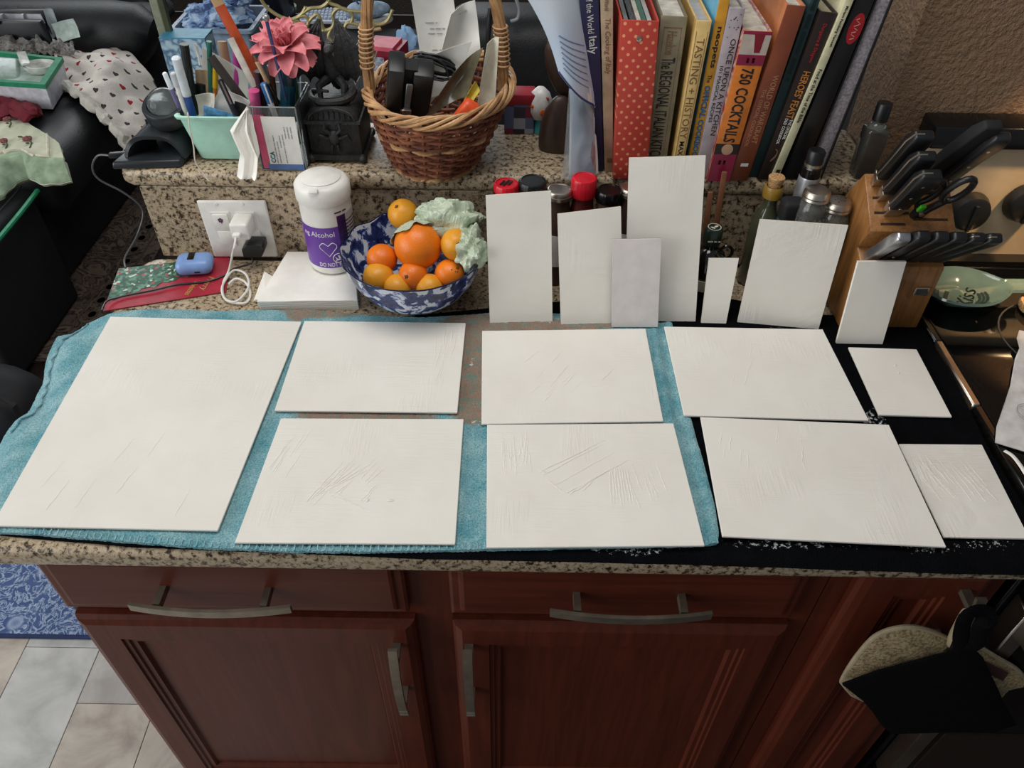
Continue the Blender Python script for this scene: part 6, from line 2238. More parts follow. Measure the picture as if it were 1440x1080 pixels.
# black storage case with green piping
cs = thing('storage_case', 'black fabric case with bright green piping in front of the sofa', 'case', (-1.8, 1.95, 0))
mb = MB().box(-2.1, -1.530, 1.74, 2.20, .012, .435)
obj('body', soft(mb, .02, 3), pm('black_canvas', (24, 25, 28), .8), cs)
mb = MB().tube(smooth_path([(-1.5027,2.1825,0.437), (-1.4942,2.0547,0.437), (-1.4896,1.9136,0.437), (-1.4855,1.7842,0.437)], 4), .0075, 8)
obj('piping', mb, pm('green_piping', (34, 150, 104), .5), cs)
mb = MB().tube([(-1.5671,2.2092,0.436), (-1.5619,1.9744,0.436)], .002, 6)
obj('seam', mb, pm('grey_thread', (80, 82, 84), .8), cs)
pf = thing('backpack', 'rounded black bag on the dark floor, at the left edge behind the towel', 'bag', (-1.56, 1.62, 0))
obj('body', MB().ball((-1.4244,1.5203,0.13), (.13, .12, .13), 24, 16).noise(.012, 12), pm('black_nylon', (22, 23, 27), .7), pf)
obj('strap', MB().tube([(-1.2931,1.4138,0.2), (-1.2918,1.4168,0.25), (-1.3225,1.4221,0.27), (-1.3876,1.4513,0.24)], .012, 8, flat=.4), M_BLKMATT, pf)

# heart blanket
n = NT('heart_print_fleece')
mp = n.mapping((21, 17, 0.01), (0, 0, R(-14)))
sx = n.n('ShaderNodeSeparateXYZ')
n.l(mp, sx.inputs[0])
row = n.math('FLOOR', sx.outputs[1])
ox = n.math('ADD', sx.outputs[0], n.math('MULTIPLY', row, .5))
fx = n.math('MULTIPLY', n.math('SUBTRACT', n.math('FRACT', ox), .5), 4.2)
fy = n.math('MULTIPLY', n.math('SUBTRACT', n.math('FRACT', sx.outputs[1]), .5), 4.2)
ax_ = n.math('ABSOLUTE', fx)
x2 = n.math('MULTIPLY', fx, fx)
hy = n.math('SUBTRACT', n.math('MULTIPLY', fy, 1.15), n.math('MULTIPLY', n.math('POWER', ax_, .66), .62))
hh = n.math('ADD', x2, n.math('MULTIPLY', hy, hy))
ins = n.math('LESS_THAN', hh, .52)
cmb = n.n('ShaderNodeCombineXYZ')
n.l(n.math('FLOOR', ox), cmb.inputs[0])
n.l(row, cmb.inputs[1])
wn = n.n('ShaderNodeTexWhiteNoise')
n.l(cmb.outputs[0], wn.inputs['Vector'])
hc = n.ramp(wn.outputs['Value'], [(0, (66, 54, 58)), (.55, (170, 24, 40))], 'CONSTANT')
n.color(n.mix(ins, n.ramp(n.noise(8, 3), [(.3, (206, 196, 184)), (.7, (228, 220, 210))]), hc))
n.bump(n.noise(160, 3), .4, .004)
M_HEART = n.p(rough=.95)
HB = [(-1.6475,2.7923,0.54),(-1.5752,2.6947,0.54),(-1.5062,2.637,0.54),(-1.4297,2.5815,0.54),(-1.3649,2.5272,0.54),(-1.3094,2.4315,0.54),(-1.2588,2.371,0.54),(-1.2352,2.382,0.54)]
HT = [(-1.8043,3.0914,0.54),(-1.743,3.1241,0.54),(-1.6543,3.1126,0.54),(-1.5605,3.0864,0.54),(-1.4951,3.0595,0.54),(-1.4106,2.9765,0.54),(-1.3328,2.8832,0.54),(-1.2678,2.7683,0.54)]
HL = [(-1.6475,2.7923,0.54),(-1.7197,2.9226,0.54),(-1.8043,3.0914,0.54)]
HR = [(-1.2352,2.382,0.54),(-1.266,2.5195,0.54),(-1.2771,2.6335,0.54),(-1.2678,2.7683,0.54)]
fH = coons(HB, HT, HL, HR, 44, 34)


def hbf(u, v):
    p = fH(u, v)
    z = .535 + .035 * nz(p.x, p.y, 0, 7) + .030 * abs(nz(p.x, p.y, 4, 13)) + .03 * math.sin(math.pi * v)
    z -= .16 * max(0, (p.x + 1.47) / .2)
    return Vector((p.x, p.y, max(z, .515 if p.x < -1.5 else .40)))


hbk = thing('blanket', 'white blanket printed with small red and grey hearts, draped over the sofa', 'blanket', (-1.55, 2.8, .51))
obj('cloth', MB().sheet(hbf, 44, 34, .012), M_HEART, hbk)
edge_ = [hbf(i / 40, 0) + Vector((0, 0, -.006)) for i in range(41)]
obj('fleece_edge', MB().tube([p + Vector((random.uniform(-1, 1), random.uniform(-1, 1), random.uniform(-1, 1))) * .006 for p in edge_], [.016 + .006 * math.sin(i * 1.3) for i in range(41)], 8), pm('pale_fleece', (206, 202, 190), .95, bump=.5, bscale=120), hbk)

# quilt
n = NT('pale_green_quilt')
n.color(n.ramp(n.noise(9, 4), [(.3, (184, 190, 160)), (.6, (216, 214, 190)), (.75, (196, 204, 176))]))
n.bump(n.voro(26, 'SMOOTH_F1'), .7, .01)
M_QLT = n.p(rough=.95)
QB = [(-1.5925,2.051,0.5),(-1.5504,2.0944,0.5),(-1.5454,2.1645,0.5),(-1.5275,2.2011,0.5),(-1.4763,2.1666,0.5),(-1.4288,2.1681,0.5),(-1.3847,2.1829,0.5)]
QT = [(-1.8928,2.6579,0.52),(-1.7851,2.5915,0.52),(-1.7102,2.5374,0.52),(-1.6374,2.485,0.52),(-1.5713,2.4339,0.52),(-1.5253,2.3938,0.52),(-1.4937,2.3643,0.52)]
fQ = coons(QB, QT, [QB[0], QT[0]], [QB[-1]] + [(-1.4248,2.2595,0.51),(-1.4755,2.3452,0.51)] + [QT[-1]], 40, 30)


def qf(u, v):
    p = fQ(u, v)
    return Vector((p.x, p.y, .515 + .012 * nz(p.x, p.y, 1, 6) + .004 * abs(math.sin(p.x * 60)) * abs(math.sin(p.y * 60)) - (.05 * max(0, .2 - v) / .2)))


ql = thing('quilt', 'pale green quilted bedspread with embroidered roses on the sofa corner', 'quilt', (-1.6, 2.2, .5))
obj('cloth', MB().sheet(qf, 40, 30, .014), M_QLT, ql)
mb = MB()
ins_ = [qf(u_, .30 - .02 * math.sin(u_ * 3)) + Vector((0, 0, .003)) for u_ in [i / 20 * .86 for i in range(21)]] + [qf(.86 + .0 * i, .30 + .68 * i / 12) + Vector((0, 0, .003)) for i in range(1, 13)]
obj('cording', MB().tube(ins_, .005, 6), pm('cream_cording', (222, 216, 196), .9), ql)
bord = MB()
obj('border', MB().sheet(lambda u, v: qf(u, .28 * v) + Vector((0, 0, .0035)), 40, 6, .002), pm('sage_border', (156, 176, 148), .95, .12, 20, bump=.6, bscale=60), ql)
M_ROSE, M_VINE = pm('dusty_rose_thread', (140, 84, 84), .9), pm('green_thread', (84, 92, 68), .9)
for (u_, v_, s) in ((.60, .56, .55), (.34, .84, .5), (.30, .45, .45)):
    c = qf(u_, v_) + Vector((0, 0, .006))
    mb = MB()
    for k in range(6):
        mb.ball(c + Vector((.016 * s * math.cos(k * 1.05), .016 * s * math.sin(k * 1.05), 0)), (.013 * s, .013 * s, .005), 10, 6)
    mb.ball(c + Vector((0, 0, .002)), (.012 * s, .012 * s, .006), 10, 6)
    obj('rose', mb, M_ROSE, ql)
    mb = MB().tube([c + Vector((.02 * s, -.02 * s, 0)), c + Vector((.05 * s, -.05 * s, -.002)), c + Vector((.06 * s, -.10 * s, -.004))], .0025, 6)
    mb.ball(c + Vector((.03 * s, -.06 * s, 0)), (.012 * s, .008 * s, .003), 8, 5)
    mb.ball(c + Vector((-.05 * s, .02 * s, 0)), (.016 * s, .007 * s, .003), 8, 5)
    obj('vine', mb, M_VINE, ql)

# maroon cloth
MRB = [(-1.888,2.7071,0.53),(-1.8236,2.679,0.53),(-1.7594,2.6394,0.53),(-1.7138,2.6058,0.53),(-1.6949,2.6182,0.53),(-1.6553,2.5963,0.53),(-1.6201,2.5295,0.53)]
MRT = [(-1.7684,2.4695,0.53),(-1.7322,2.4925,0.53),(-1.7126,2.5262,0.53),(-1.6664,2.4948,0.53),(-1.6426,2.4847,0.53),(-1.6264,2.4961,0.53),(-1.6198,2.5184,0.53)]
fM = coons(MRB, MRT, [MRB[0], MRT[0]], [MRB[-1], MRT[-1]], 20, 10)
mb = MB().sheet(lambda u, v: Vector((fM(u, v).x, fM(u, v).y, .522 + .02 * math.sin(math.pi * v) + .012 * nz(u * 6, v * 6))), 20, 10, .012)
tag(obj('cloth', mb, pm('maroon_knit', (116, 30, 44), .95, bump=.5, bscale=90)), 'crumpled maroon cloth between the white box and the quilt', 'cloth')

# white box with green rim
zb = .58
wq = [Vector(p) for p in [(-2.0146,2.9176,0.6),(-1.6432,2.8358,0.6),(-1.6004,2.5969,0.6),(-1.8775,2.6285,0.6)]]
bxx = thing('gift_box', 'open white box with a green rim holding plastic scoops, on the sofa', 'box', sum(wq, Vector()) / 4 - Vector((0, 0, .08)))
top = wq
cen = sum(wq, Vector()) / 4
bot = [cen.lerp(p, .94) - Vector((0, 0, .088)) for p in wq]
for i in range(4):
    j = (i + 1) % 4
    inn = lambda p: cen.lerp(p, .955)
    mb = MB().hexa([bot[i], bot[j], bot[j].lerp(sum(bot, Vector()) / 4, .05), bot[i].lerp(sum(bot, Vector()) / 4, .05)], [top[i], top[j], inn(top[j]), inn(top[i])])
    obj('side', mb, pm('white_board', (206, 206, 214), .6), bxx, smooth=False)
    mb = MB().hexa([cen.lerp(top[i], 1.01) + Vector((0, 0, -.012)), cen.lerp(top[j], 1.01) + Vector((0, 0, -.012)), cen.lerp(top[j], .86) + Vector((0, 0, -.012)), cen.lerp(top[i], .86) + Vector((0, 0, -.012))],
                   [cen.lerp(top[i], 1.01) + Vector((0, 0, .003)), cen.lerp(top[j], 1.01) + Vector((0, 0, .003)), cen.lerp(top[j], .86) + Vector((0, 0, .003)), cen.lerp(top[i], .86) + Vector((0, 0, .003))])
    obj('rim', mb, pm('green_board', (22, 132, 92), .5), bxx, smooth=False)
obj('liner', MB().hexa([p + Vector((0, 0, .004)) for p in bot], [cen.lerp(p, .86) - Vector((0, 0, .03)) for p in top]), pm('pale_mint_liner', (198, 216, 206), .7), bxx, smooth=False)
c = Vector((-1.7008,2.7735,0.585))
obj_ = thing('plastic_scoop', 'clear oval plastic scoop with handle in the green-rimmed box', 'scoop', c)
obj('bowl', MB().lathe([(0, 0), (.04, .004), (.055, .020), (.058, .030), (.054, .030), (.050, .020), (.03, .008), (0, .006)], c + Vector((0, 0, -.012)), 28, sx=1.0, sy=.8), pm('milky_plastic', (216, 216, 208), .25), obj_)
mb = MB().cbox(Vector((-1.7575,2.7913,0.615)), (.030, .13, .008), (0, R(4), R(32)))
mb.bevel(.003, 2)
obj('handle', mb, pm('milky_plastic', (216, 216, 208), .25), obj_)
mb = MB().cbox(Vector((-1.8295,2.762,0.58)), (.10, .10, .05), (.3, .2, .4))
mb.bevel(.012, 3)
tg_ = thing('plastic_cup', 'pale milky plastic cup lying in the green-rimmed box', 'cup', Vector((-1.8625,2.8118,0.56)))
obj('cup', mb, pm('milky_green', (190, 206, 198), .3), tg_)

# crumpled clear bag, organiser, label bag
n = NT('clear_crinkle_film')
n.color(n.ramp(n.noise(25, 4), [(.3, (120, 114, 110)), (.6, (170, 164, 158)), (.75, (206, 202, 196))]))
n.bump(n.noise(45, 5, .65, None, 1.5), 1, .02)
M_CRK = n.p(rough=.2, spec=.8)
pb = thing('plastic_bag', 'crinkled clear plastic bag behind the green-rimmed box', 'bag', (-1.9482,3.1559,0.52))
obj('film', MB().sheet(lambda u, v: Vector((-1.9605,2.93,0.5704)).lerp(Vector((-1.6258,2.93,0.5858)), u).lerp(Vector((-1.9643,2.985,0.623)).lerp(Vector((-1.6641,2.985,0.6016)), u), v) + Vector((0, -.03 * math.sin(math.pi * v) * (.5 + abs(nz(u * 7, v * 4))) - .015 * nz(u * 15, v * 9, 3), .02 * nz(u * 8, v * 5, 1) + .014 * nz(u * 22, 1, 5))), 60, 16, .002), M_CRK, pb)
og = thing('organizer', 'black case with white compartment tray at the top left on the sofa', 'case', Vector((-2.0046,3.2157,0.52)))
o0, o1 = Vector((-2.0322,3,0.596)), Vector((-1.7514,3,0.6002))
zt_, zb_ = Vector((-1.7601,3,0.6717)).z, o0.z
mb = MB().prism([(o0.x, 3.0, .51), (o1.x, 3.0, .51), (o1.x - .02, 3.0, zt_), (o0.x, 3.0, zt_)], (0, .03, 0))
mb.bevel(.008, 2)
obj('front_box', mb, pm('navy_black_plastic', (22, 24, 32), .4), og)
mb = MB().prism([(-2.0503,3.065,0.6868),(-1.7817,3.065,0.6906),(-1.781,3.065,0.5979),(-2.0939,3.065,0.5933)], (0, .018, 0))
mb.bevel(.004, 2)
obj('lid', mb, pm('navy_black_plastic', (22, 24, 32), .4), og)
tr_o = obj('white_tray', MB().prism([(-2.0529,3.06,0.6757),(-1.793,3.06,0.6769),(-1.7903,3.06,0.6437),(-2.0697,3.06,0.6397)], (0, .004, 0)), pm('white_tray', (206, 206, 214), .4), og, smooth=False)
for q_ in ([(-1.9386,3.058,0.678),(-1.9305,3.058,0.6781),(-1.9382,3.058,0.6422),(-1.949,3.058,0.6421)], [(-1.8607,3.058,0.6791),(-1.8526,3.058,0.6792),(-1.8596,3.058,0.6434),(-1.8704,3.058,0.6432)]):
    obj('divider', MB().prism(q_, (0, -.012, 0)), pm('white_tray', (206, 206, 214), .4), tr_o, smooth=False)
mb = MB().cbox(((o1.x - .20), 2.995, zt_ + .006), (.065, .014, .035))
mb.bevel(.005, 2)
lt_ = obj('latch', mb, M_BLK, og)
obj('latch_mark', MB().lathe([(.016, 0), (.014, .002), (0, .002)], (o1.x - .20, 2.987, zt_ + .002), 16, Matrix.Rotation(R(90), 4, 'X'), sy=.5), M_WHITE, lt_)
t, f_ = paper('packet', 'clear packet with pale paper label leaning on the sofa bolster', [(-1.7438,3.02,0.6552),(-1.6533,3.02,0.6767),(-1.6514,3.02,0.6102),(-1.7455,3.02,0.5827)], pm('pale_green_paper', (196, 212, 206), .6), .01, 'packet')
paper('packet', 'translucent white sleeve behind the pale labelled packet', [(-1.7778,3.06,0.6948),(-1.7403,3.06,0.6953),(-1.7486,3.06,0.6053),(-1.7898,3.06,0.5836)], pm('frosted_sleeve', (176, 184, 186), .4), .01, 'packet')

# clutter at the top left behind the sofa
pf_ = thing('picture_frame', 'pale frame standing at the top edge behind the sofa', 'frame', (-2.185,3.75,0.4951))
for a, b in (((43, -30), (58, 14)), ((53, -30), (66, 14))):
    pass
mb = MB().prism([(-2.1806,3.75,0.5998),(-2.1486,3.75,0.6003),(-2.1721,3.75,0.4707),(-2.2115,3.75,0.4701)], (0, .02, 0))
obj('stile', mb, pm('pale_frame', (172, 180, 184), .5), pf_, smooth=False)
mb = MB().prism([(-2.1319,3.76,0.5977),(-2.0806,3.76,0.5984),(-2.115,3.76,0.4776),(-2.1635,3.76,0.4707)], (0, .015, 0))
obj('panel', mb, pm('grey_panel', (128, 132, 138), .5), pf_, smooth=False)
gm = thing('garment', 'red and white crumpled garment on the sofa back at the top', 'garment', (-1.844,3.4183,0.6))
obj('cloth', crumple((-1.8637,3.42,0.6047), (.10, .05, .035), 11, .5), pm('bright_red_cloth', (172, 30, 40), .8), gm)
obj('trim', crumple((-1.7923,3.42,0.6058), (.07, .05, .03), 15, .6), pm('white_lace', (206, 200, 196), .8), gm)
gm = thing('garment', 'dark maroon and olive clothes heap at the top left corner', 'garment', (-2.1191,3.4057,0.6))
obj('cloth', crumple((-2.173,3.55,0.5659), (.20, .08, .06), 21, .5), pm('dark_maroon_cloth', (48, 28, 30), .9), gm)
obj('fold', crumple((-2.1764,3.5,0.5869), (.08, .05, .05), 24, .5), pm('olive_cloth_dark', (104, 110, 92), .9), gm)
gm = thing('pillow', 'black pillow behind the end of the sofa bolster', 'pillow', (-1.6482,3.5,0.5659))
obj('cover', crumple((-1.6777,3.6,0.54), (.16, .10, .10), 31, .2), M_BLKMATT, gm)
gm = thing('storage_bag', 'clear bag of grey cloth on the floor beyond the sofa end', 'bag', (-1.5563,3.4,0.4554))
obj('film', crumple((-1.6403,3.6,0.4386), (.055, .10, .13), 37, .4), pm('grey_film', (98, 108, 110), .3), gm)

# tall olive post of a floor stand
ps_ = thing('floor_stand', 'slim olive metal floor stand rising left of the blue carton', 'stand', (-.97, 2.15, 0))
x_ = (-0.9469,2.15,0.8717)[0]
mb = MB().box(x_ - .011, x_ + .011, 2.14, 2.16, .02, 1.5)
mb.bevel(.002, 1)
obj('post', mb, pm('olive_grey_metal', (134, 140, 118), .45), ps_)
mb = MB().box(x_ + .011, x_ + .024, 2.142, 2.158, .02, 1.5)
obj('post_side', mb, pm('dark_olive_metal', (66, 70, 44), .45), ps_)
obj('foot', MB().lathe([(0, 0), (.12, 0), (.12, .012), (.02, .025), (0, .025)], (x_, 2.15, 0), 24), pm('dark_olive_metal', (66, 70, 44), .45), ps_)

# side table with bin, carton
M_TBL = pm('espresso_wood', (40, 28, 24), .45)


def table(name, label, x0, x1, y0, y1, h, m=M_TBL):
    t = thing(name, label, 'table', ((x0 + x1) / 2, (y0 + y1) / 2, 0))
    mb = MB().box(x0, x1, y0, y1, h - .03, h)
    mb.bevel(.004, 2)
    obj('tabletop', mb, m, t)
    for a in (x0 + .04, x1 - .04):
        for b in (y0 + .04, y1 - .04):
            obj('leg', MB().box(a - .02, a + .02, b - .02, b + .02, 0, h - .03), m, t, smooth=False)
    return t


table('side_table', 'dark wooden side table carrying the plastic bin and blue carton', -1.10, -.74, 2.0, 2.75, .66)
c = Vector((-0.8842,2.15,0.8878))
bc = thing('carton', 'small blue and white printed carton behind the mint bin', 'box', (c.x, c.y, .66))
n = NT('blue_carton_print')
n.color(n.ramp(n.noise(28, 2), [(.42, (160, 190, 208)), (.5, (74, 108, 142)), (.6, (170, 196, 210))]))
M_CRT = n.p(rough=.5)
z0, z1 = .662, Vector((-0.8551,2.1,0.9377)).z
mb = MB().box(c.x - .058, c.x + .062, 2.10, 2.17, z0, z1)
obj('carton', mb, M_CRT, bc, smooth=False)
obj('top_flap', MB().box(c.x - .0585, c.x + .0625, 2.0995, 2.1705, z1, z1 + .003), pm('teal_blue_card', (60, 140, 170), .5), bc, smooth=False)
bn = thing('storage_bin', 'clear grey plastic storage bin heaped with blue and white cloth', 'bin', (-.93, 2.45, .66))
cb0 = Vector((-0.9189,2.4,0.8498))
mb = MB()
rg_ = [mb.vs(rect_ring(cb0.x, 2.52, a, b, z)) for a, b, z in ((.10, .09, .662), (.115, .105, cb0.z - .004), (.125, .115, cb0.z - .004), (.125, .115, cb0.z + .006), (.112, .102, cb0.z + .006), (.098, .088, .668))]
for a, b in zip(rg_, rg_[1:]):
    for i in range(16):
        mb.face([a[i], a[(i + 1) % 16], b[(i + 1) % 16], b[i]])
mb.face(rg_[0][::-1])
mb.face(rg_[-1])
obj('tub', mb, pm('grey_clear_plastic', (138, 156, 176), .25), bn)
bc2 = thing('cloth_bundle', 'light blue and white cloth heaped in the storage bin', 'cloth', (cb0.x, 2.5, cb0.z))
n = NT('blue_white_cloth')
n.color(n.ramp(n.noise(22, 3, .6, None, 1), [(.4, (54, 74, 118)), (.5, (120, 152, 194)), (.6, (176, 196, 220))]))
M_BWC = n.p(rough=.9)
obj('cloth', crumple((cb0.x, 2.50, cb0.z + .012), (.098, .085, .045), 41, .4), M_BWC, bc2)
obj('fold', crumple((cb0.x + .03, 2.54, cb0.z + .05), (.06, .05, .03), 44, .4), M_BWC, bc2)

# office chair
oc = thing('office_chair', 'glossy black leather office chair behind the orange paint stick', 'chair', (-.80, 2.95, 0))
c = Vector((-0.9673,2.9,0.7403))
mb = MB().ball((c.x + .02, 3.0, c.z - .02), (.13, .11, .26), 28, 18)
obj('backrest', mb, pm('glossy_black_leather', (22, 26, 36), .22), oc)
obj('seat', soft(MB().box(c.x - .20, c.x + .24, 3.02, 3.5, .42, .50), .035), M_LEATH, oc)
obj('column', MB().cyl((c.x + .02, 3.26, .08), (c.x + .02, 3.26, .42), .03, 14), M_BLK, oc)
for k in range(5):
    a = k * 1.2566
    obj('caster_leg', MB().tube([(c.x + .02, 3.26, .10), (c.x + .02 + .26 * math.cos(a), 3.26 + .26 * math.sin(a), .05)], [.024, .016], 8), M_BLK, oc)

# desk and things on it
table('desk', 'black desk behind the ledge covered with small things', -.72, -.30, 2.35, 2.9, .70, pm('black_laminate', (18, 18, 20), .85))
ky = thing('keyboard', 'white computer keyboard on the black desk, behind the gold scrollwork', 'keyboard', (-0.7116,2.9902,0.705))
kq = [Vector(p) for p in [(-0.798,3.0737,0.712),(-0.6041,3.0586,0.712),(-0.5787,2.9297,0.712),(-0.7886,2.9279,0.712)]]
mb = MB().prism([p - Vector((0, 0, .012)) for p in kq], (0, 0, .012))
mb.bevel(.003, 2)
obj('case', mb, pm('pale_grey_plastic', (196, 204, 216), .45), ky)
kk = kq
ksrc = None
for r_ in range(4):
    for k in range(14):
        u_, v_ = (k + .5) / 14.6 + .018, (r_ + .5) / 4.4 + .04
        p = kk[0].lerp(kk[1], u_).lerp(kk[3].lerp(kk[2], u_), v_)
        if ksrc is None:
            mb = MB().cbox((0, 0, .004), (.0105, .015, .007))
            mb.bevel(.0015, 1)
            ksrc = obj('key', mb, pm('key_grey', (176, 188, 206), .5), ky, local=True)
            ksrc.matrix_basis = WM[ky].inverted() @ Matrix.Translation(p)
        else:
            part_copy(ksrc, ky, WM[ky].inverted() @ Matrix.Translation(p))
c = Vector((-0.8743,3.0607,0.715))
tc = thing('coaster', 'round green printed tin lying on the black desk', 'tin', c)
obj('disc', MB().lathe([(0, 0), (.048, 0), (.050, .003), (.050, .016), (.047, .018), (0, .018)], c + Vector((0, 0, -.012)), 32), pm('sage_print', (128, 150, 128), .6, .25, 60), tc)
mb = MB()
for k in range(3):
    a = k * 2.1 + .5
    mb.cbox(c + Vector((.014 * math.cos(a), .014 * math.sin(a), .0075)), (.032, .006, .002), (0, 0, a))
obj('mark', mb, pm('black_print', (30, 32, 30), .6), tc, kind='stuff')
c = Vector((-0.5351,2.9328,0.76))
so = thing('sneaker', 'pale blue and white sneaker on the desk behind the basket handle', 'shoe', (c.x, c.y, .703))
so_m = Matrix.Rotation(R(30), 4, 'Z')


def shoe(p, a):
    return Vector((p.x, p.y, p.z * (.75 + .45 * max(0, -p.x)) if p.z > 0 else p.z * .5))


obj('upper', MB().ball((c.x, c.y, .745), (.085, .034, .045), 28, 16, so_m, fn=shoe), pm('pale_blue_fabric', (176, 200, 224), .8, .1, 50), so)
obj('sole', MB().lathe([(0, 0), (.088, 0), (.092, .006), (.090, .020), (0, .020)], (c.x, c.y, .7025), 32, so_m, sy=.42), pm('white_rubber', (216, 216, 212), .6), so)
mb = MB()
for k in range(4):
    q_ = so_m @ Vector((.012 - .018 * k, 0, 0))
    mb.tube([(c.x + q_.x - .012, c.y + q_.y + .014, .782), (c.x + q_.x, c.y + q_.y, .790), (c.x + q_.x + .012, c.y + q_.y - .014, .782)], .003, 6)
obj('lace', mb, pm('navy_lace', (54, 60, 84), .8), so, kind='stuff')

# gold scrollwork stand
M_GSC = pm('antique_gold_metal', (168, 156, 110), .4, metal=.4)
gs = thing('scrollwork_stand', 'antique gold wrought metal scrollwork stand above the pink flower', 'stand', (-.46, 2.0, 0))
yy = 2.0


def gp(l_):
    return smooth_path(l_, 6)


for L_ in ([(-0.6245,2,1.0873),(-0.6179,2,1.0616),(-0.6011,2,1.0423),(-0.576,2,1.0278),(-0.5521,2,1.0248),(-0.5291,2,1.0367),(-0.5158,2,1.0533)], [(-0.5291,2,1.0367),(-0.5059,2,1.0502),(-0.4776,2,1.0539),(-0.4583,2,1.0671),(-0.4485,2,1.0865)], [(-0.5521,2,1.0248),(-0.5226,2,1.0335),(-0.5144,2,1.0203),(-0.5278,2,1.0033),(-0.539,2,1.02),(-0.5521,2,1.0248)],
           [(-0.5144,2,1.0203),(-0.4906,2,1.0373),(-0.4833,2,1.0174),(-0.4789,2,1.0006),(-0.4607,2,1.0043),(-0.4512,2,1.0212),(-0.4523,2,1.0378),(-0.4364,2,1.0512),(-0.416,2,1.0482),(-0.4039,2,1.0352),(-0.4095,2,1.0185)], [(-0.4607,2,1.0043),(-0.4709,2,0.9837),(-0.4587,2,0.9701),(-0.4394,2,0.9807),(-0.429,2,1.0047),(-0.4166,2,1.0184),(-0.3893,2,1.0121),(-0.3658,2,1.0023),(-0.3372,2,1.0061)],
           [(-0.4627,2,1.0832),(-0.4553,2,1.064),(-0.439,2,1.0577),(-0.4195,2,1.0482),(-0.3956,2,1.0452),(-0.3751,2,1.0422),(-0.3701,2,1.0257),(-0.3893,2,1.0121)], [(-0.5243,2,1.0033),(-0.5012,2,0.9935),(-0.4789,2,1.0006)], [(-0.5732,2,1.0245),(-0.5466,2,1.0165),(-0.5284,2,0.9999),(-0.5005,2,0.9764)], [(-0.4587,2,0.9701),(-0.4586,2,0.9456),(-0.4365,2,0.9494),(-0.4194,2,0.9706)], [(-0.3735,2,1.0844),(-0.3736,2,1.0554),(-0.3658,2,1.0324),(-0.3467,2,1.016),(-0.3214,2,1.0231),(-0.3049,2,1.0498)]):
    obj('scroll', MB().tube(gp(L_), .0045, 8), M_GSC, gs)
for px in (-.58, -.44):
    obj('upright', MB().tube([(px, yy + .01, 0), (px, yy + .01, .92)], .006, 8), pm('dark_metal', (30, 30, 30), .4), gs)
obj('cross_bar', MB().tube([(-.58, yy + .01, .90), (-.44, yy + .01, .90)], .005, 8), pm('dark_metal', (30, 30, 30), .4), gs)

# red box, blue cloth, strings, black armchair
rb_ = thing('red_box', 'small crimson and printed box behind the left basket handle', 'box', (-0.329,1.9,0.9573))
c = Vector((-0.3309,1.95,0.9693))
z_ = c.z
mb = MB().cbox((c.x + .016, 2.0, z_ - .05), (.062, .07, .10), (0, 0, R(-12)))
obj('box', mb, pm('crimson_card', (150, 26, 52), .45), rb_, smooth=False)
mb = MB().cbox((c.x - .014, 1.957, z_ - .055), (.030, .002, .075), (0, 0, R(-12)))
obj('printed_side', mb, pm('floral_print', (140, 146, 160), .5, .4, 90), rb_, smooth=False)
mb = MB().cbox((c.x - .002, 1.995, z_ + .002), (.070, .074, .010), (0, 0, R(-12)))
obj('lid', mb, pm('rose_lid', (204, 84, 104), .5), rb_, smooth=False)
table('stool', 'black stool under the crimson box behind the basket', c.x - .05, c.x + .10, 1.90, 2.10, z_ - .10, M_BLKMATT)
lb = thing('cloth_bundle', 'light blue towel bundle behind the basket, right of the crimson box', 'cloth', (-0.2857,2.05,0.9279))
obj('cloth', crumple((-0.2897,2.1,0.9223), (.036, .04, .055), 51, .25), pm('sky_blue_terry', (148, 184, 222), .9, bump=.4), lb)
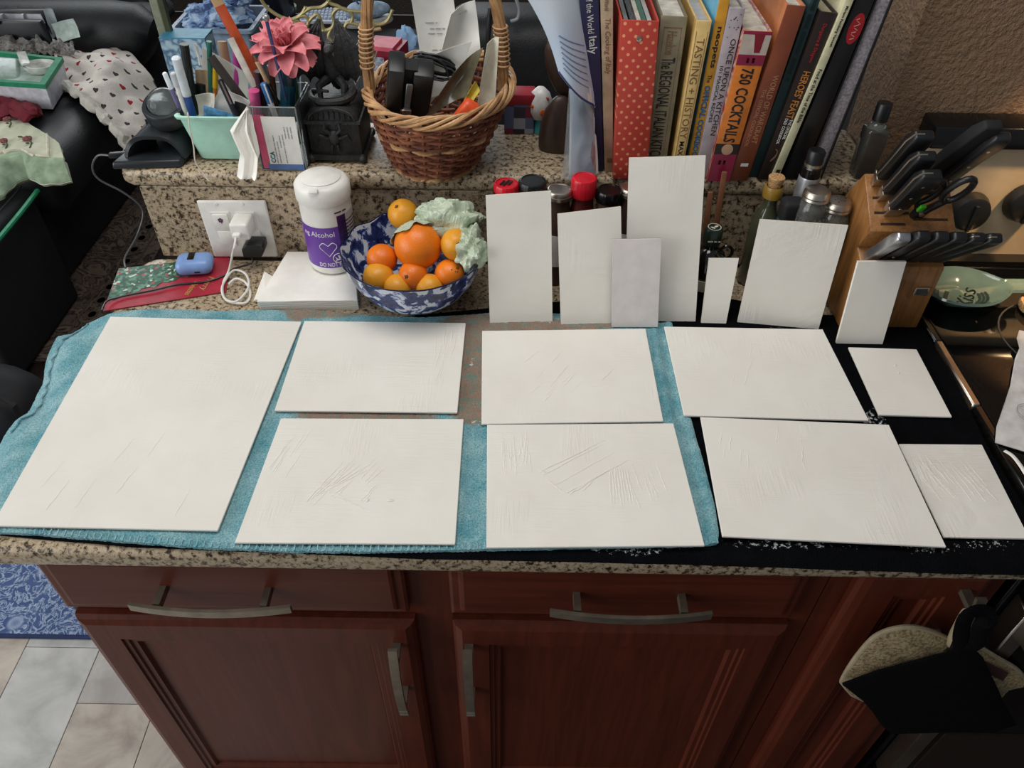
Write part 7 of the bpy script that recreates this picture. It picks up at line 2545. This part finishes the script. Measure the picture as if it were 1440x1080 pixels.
for k, pth in enumerate(([(-0.2606,1.32,1.2128),(-0.2718,1.32,1.1988),(-0.2841,1.32,1.1774),(-0.2733,1.32,1.168),(-0.2585,1.32,1.1707),(-0.2425,1.32,1.1852)], [(-0.2433,1.32,1.2199),(-0.2596,1.32,1.2013),(-0.2757,1.32,1.187),(-0.2859,1.32,1.1822)], [(-0.2391,1.32,1.2154),(-0.2533,1.32,1.1944),(-0.2577,1.32,1.1778),(-0.2664,1.32,1.1657),(-0.2803,1.32,1.1703)], [(-0.2673,1.32,1.215),(-0.2759,1.32,1.2034),(-0.2805,1.32,1.187)])):
    pass
stg = thing('string_tangle', 'tangle of thin silver strings beside the dragon wing', 'string', (-0.2592,1.28,1.1839))
for pth in ([(-0.2453,1.28,1.2318),(-0.2615,1.28,1.2114),(-0.277,1.28,1.1906),(-0.2706,1.28,1.1767),(-0.2539,1.28,1.1793),(-0.2354,1.28,1.1981),(-0.2264,1.28,1.2165)], [(-0.2311,1.28,1.2364),(-0.2494,1.28,1.2161),(-0.2679,1.28,1.1977),(-0.2802,1.28,1.1929)], [(-0.2303,1.28,1.2231),(-0.2436,1.28,1.2072),(-0.2493,1.28,1.1887),(-0.2592,1.28,1.1745),(-0.2767,1.28,1.148)], [(-0.2547,1.28,1.2294),(-0.2656,1.28,1.2159),(-0.2729,1.28,1.1953),(-0.268,1.28,1.1602)]):
    obj('strand', MB().tube(smooth_path(pth, 8), .0008, 5), pm('silver_thread', (186, 186, 186), .4), stg)
ar = thing('armchair', 'black leather armchair in the dark behind the basket and magazine', 'armchair', (.1, 2.5, 0))
obj('backrest', soft(MB().box(-.22, .52, 2.32, 2.56, .25, .92), .08, 5), M_LEATH, ar)
obj('seat', soft(MB().box(-.19, .48, 2.57, 3.12, .12, .46), .06), M_LEATH, ar)
for x0 in (-.28, .46):
    obj('arm', soft(MB().box(x0, x0 + .12, 2.50, 3.12, .05, .64), .05), M_LEATH, ar)
mb = MB().tube(smooth_path([(-0.0084,2.3,0.996), (0.004,2.3,0.9628), (0.0005,2.3,0.9362), (-0.0195,2.3,0.9283)], 8), .005, 8)
tag(obj('hook', mb, pm('grey_hook', (150, 152, 156), .4)), 'small grey curved hook hanging on the black armchair back', 'hook')
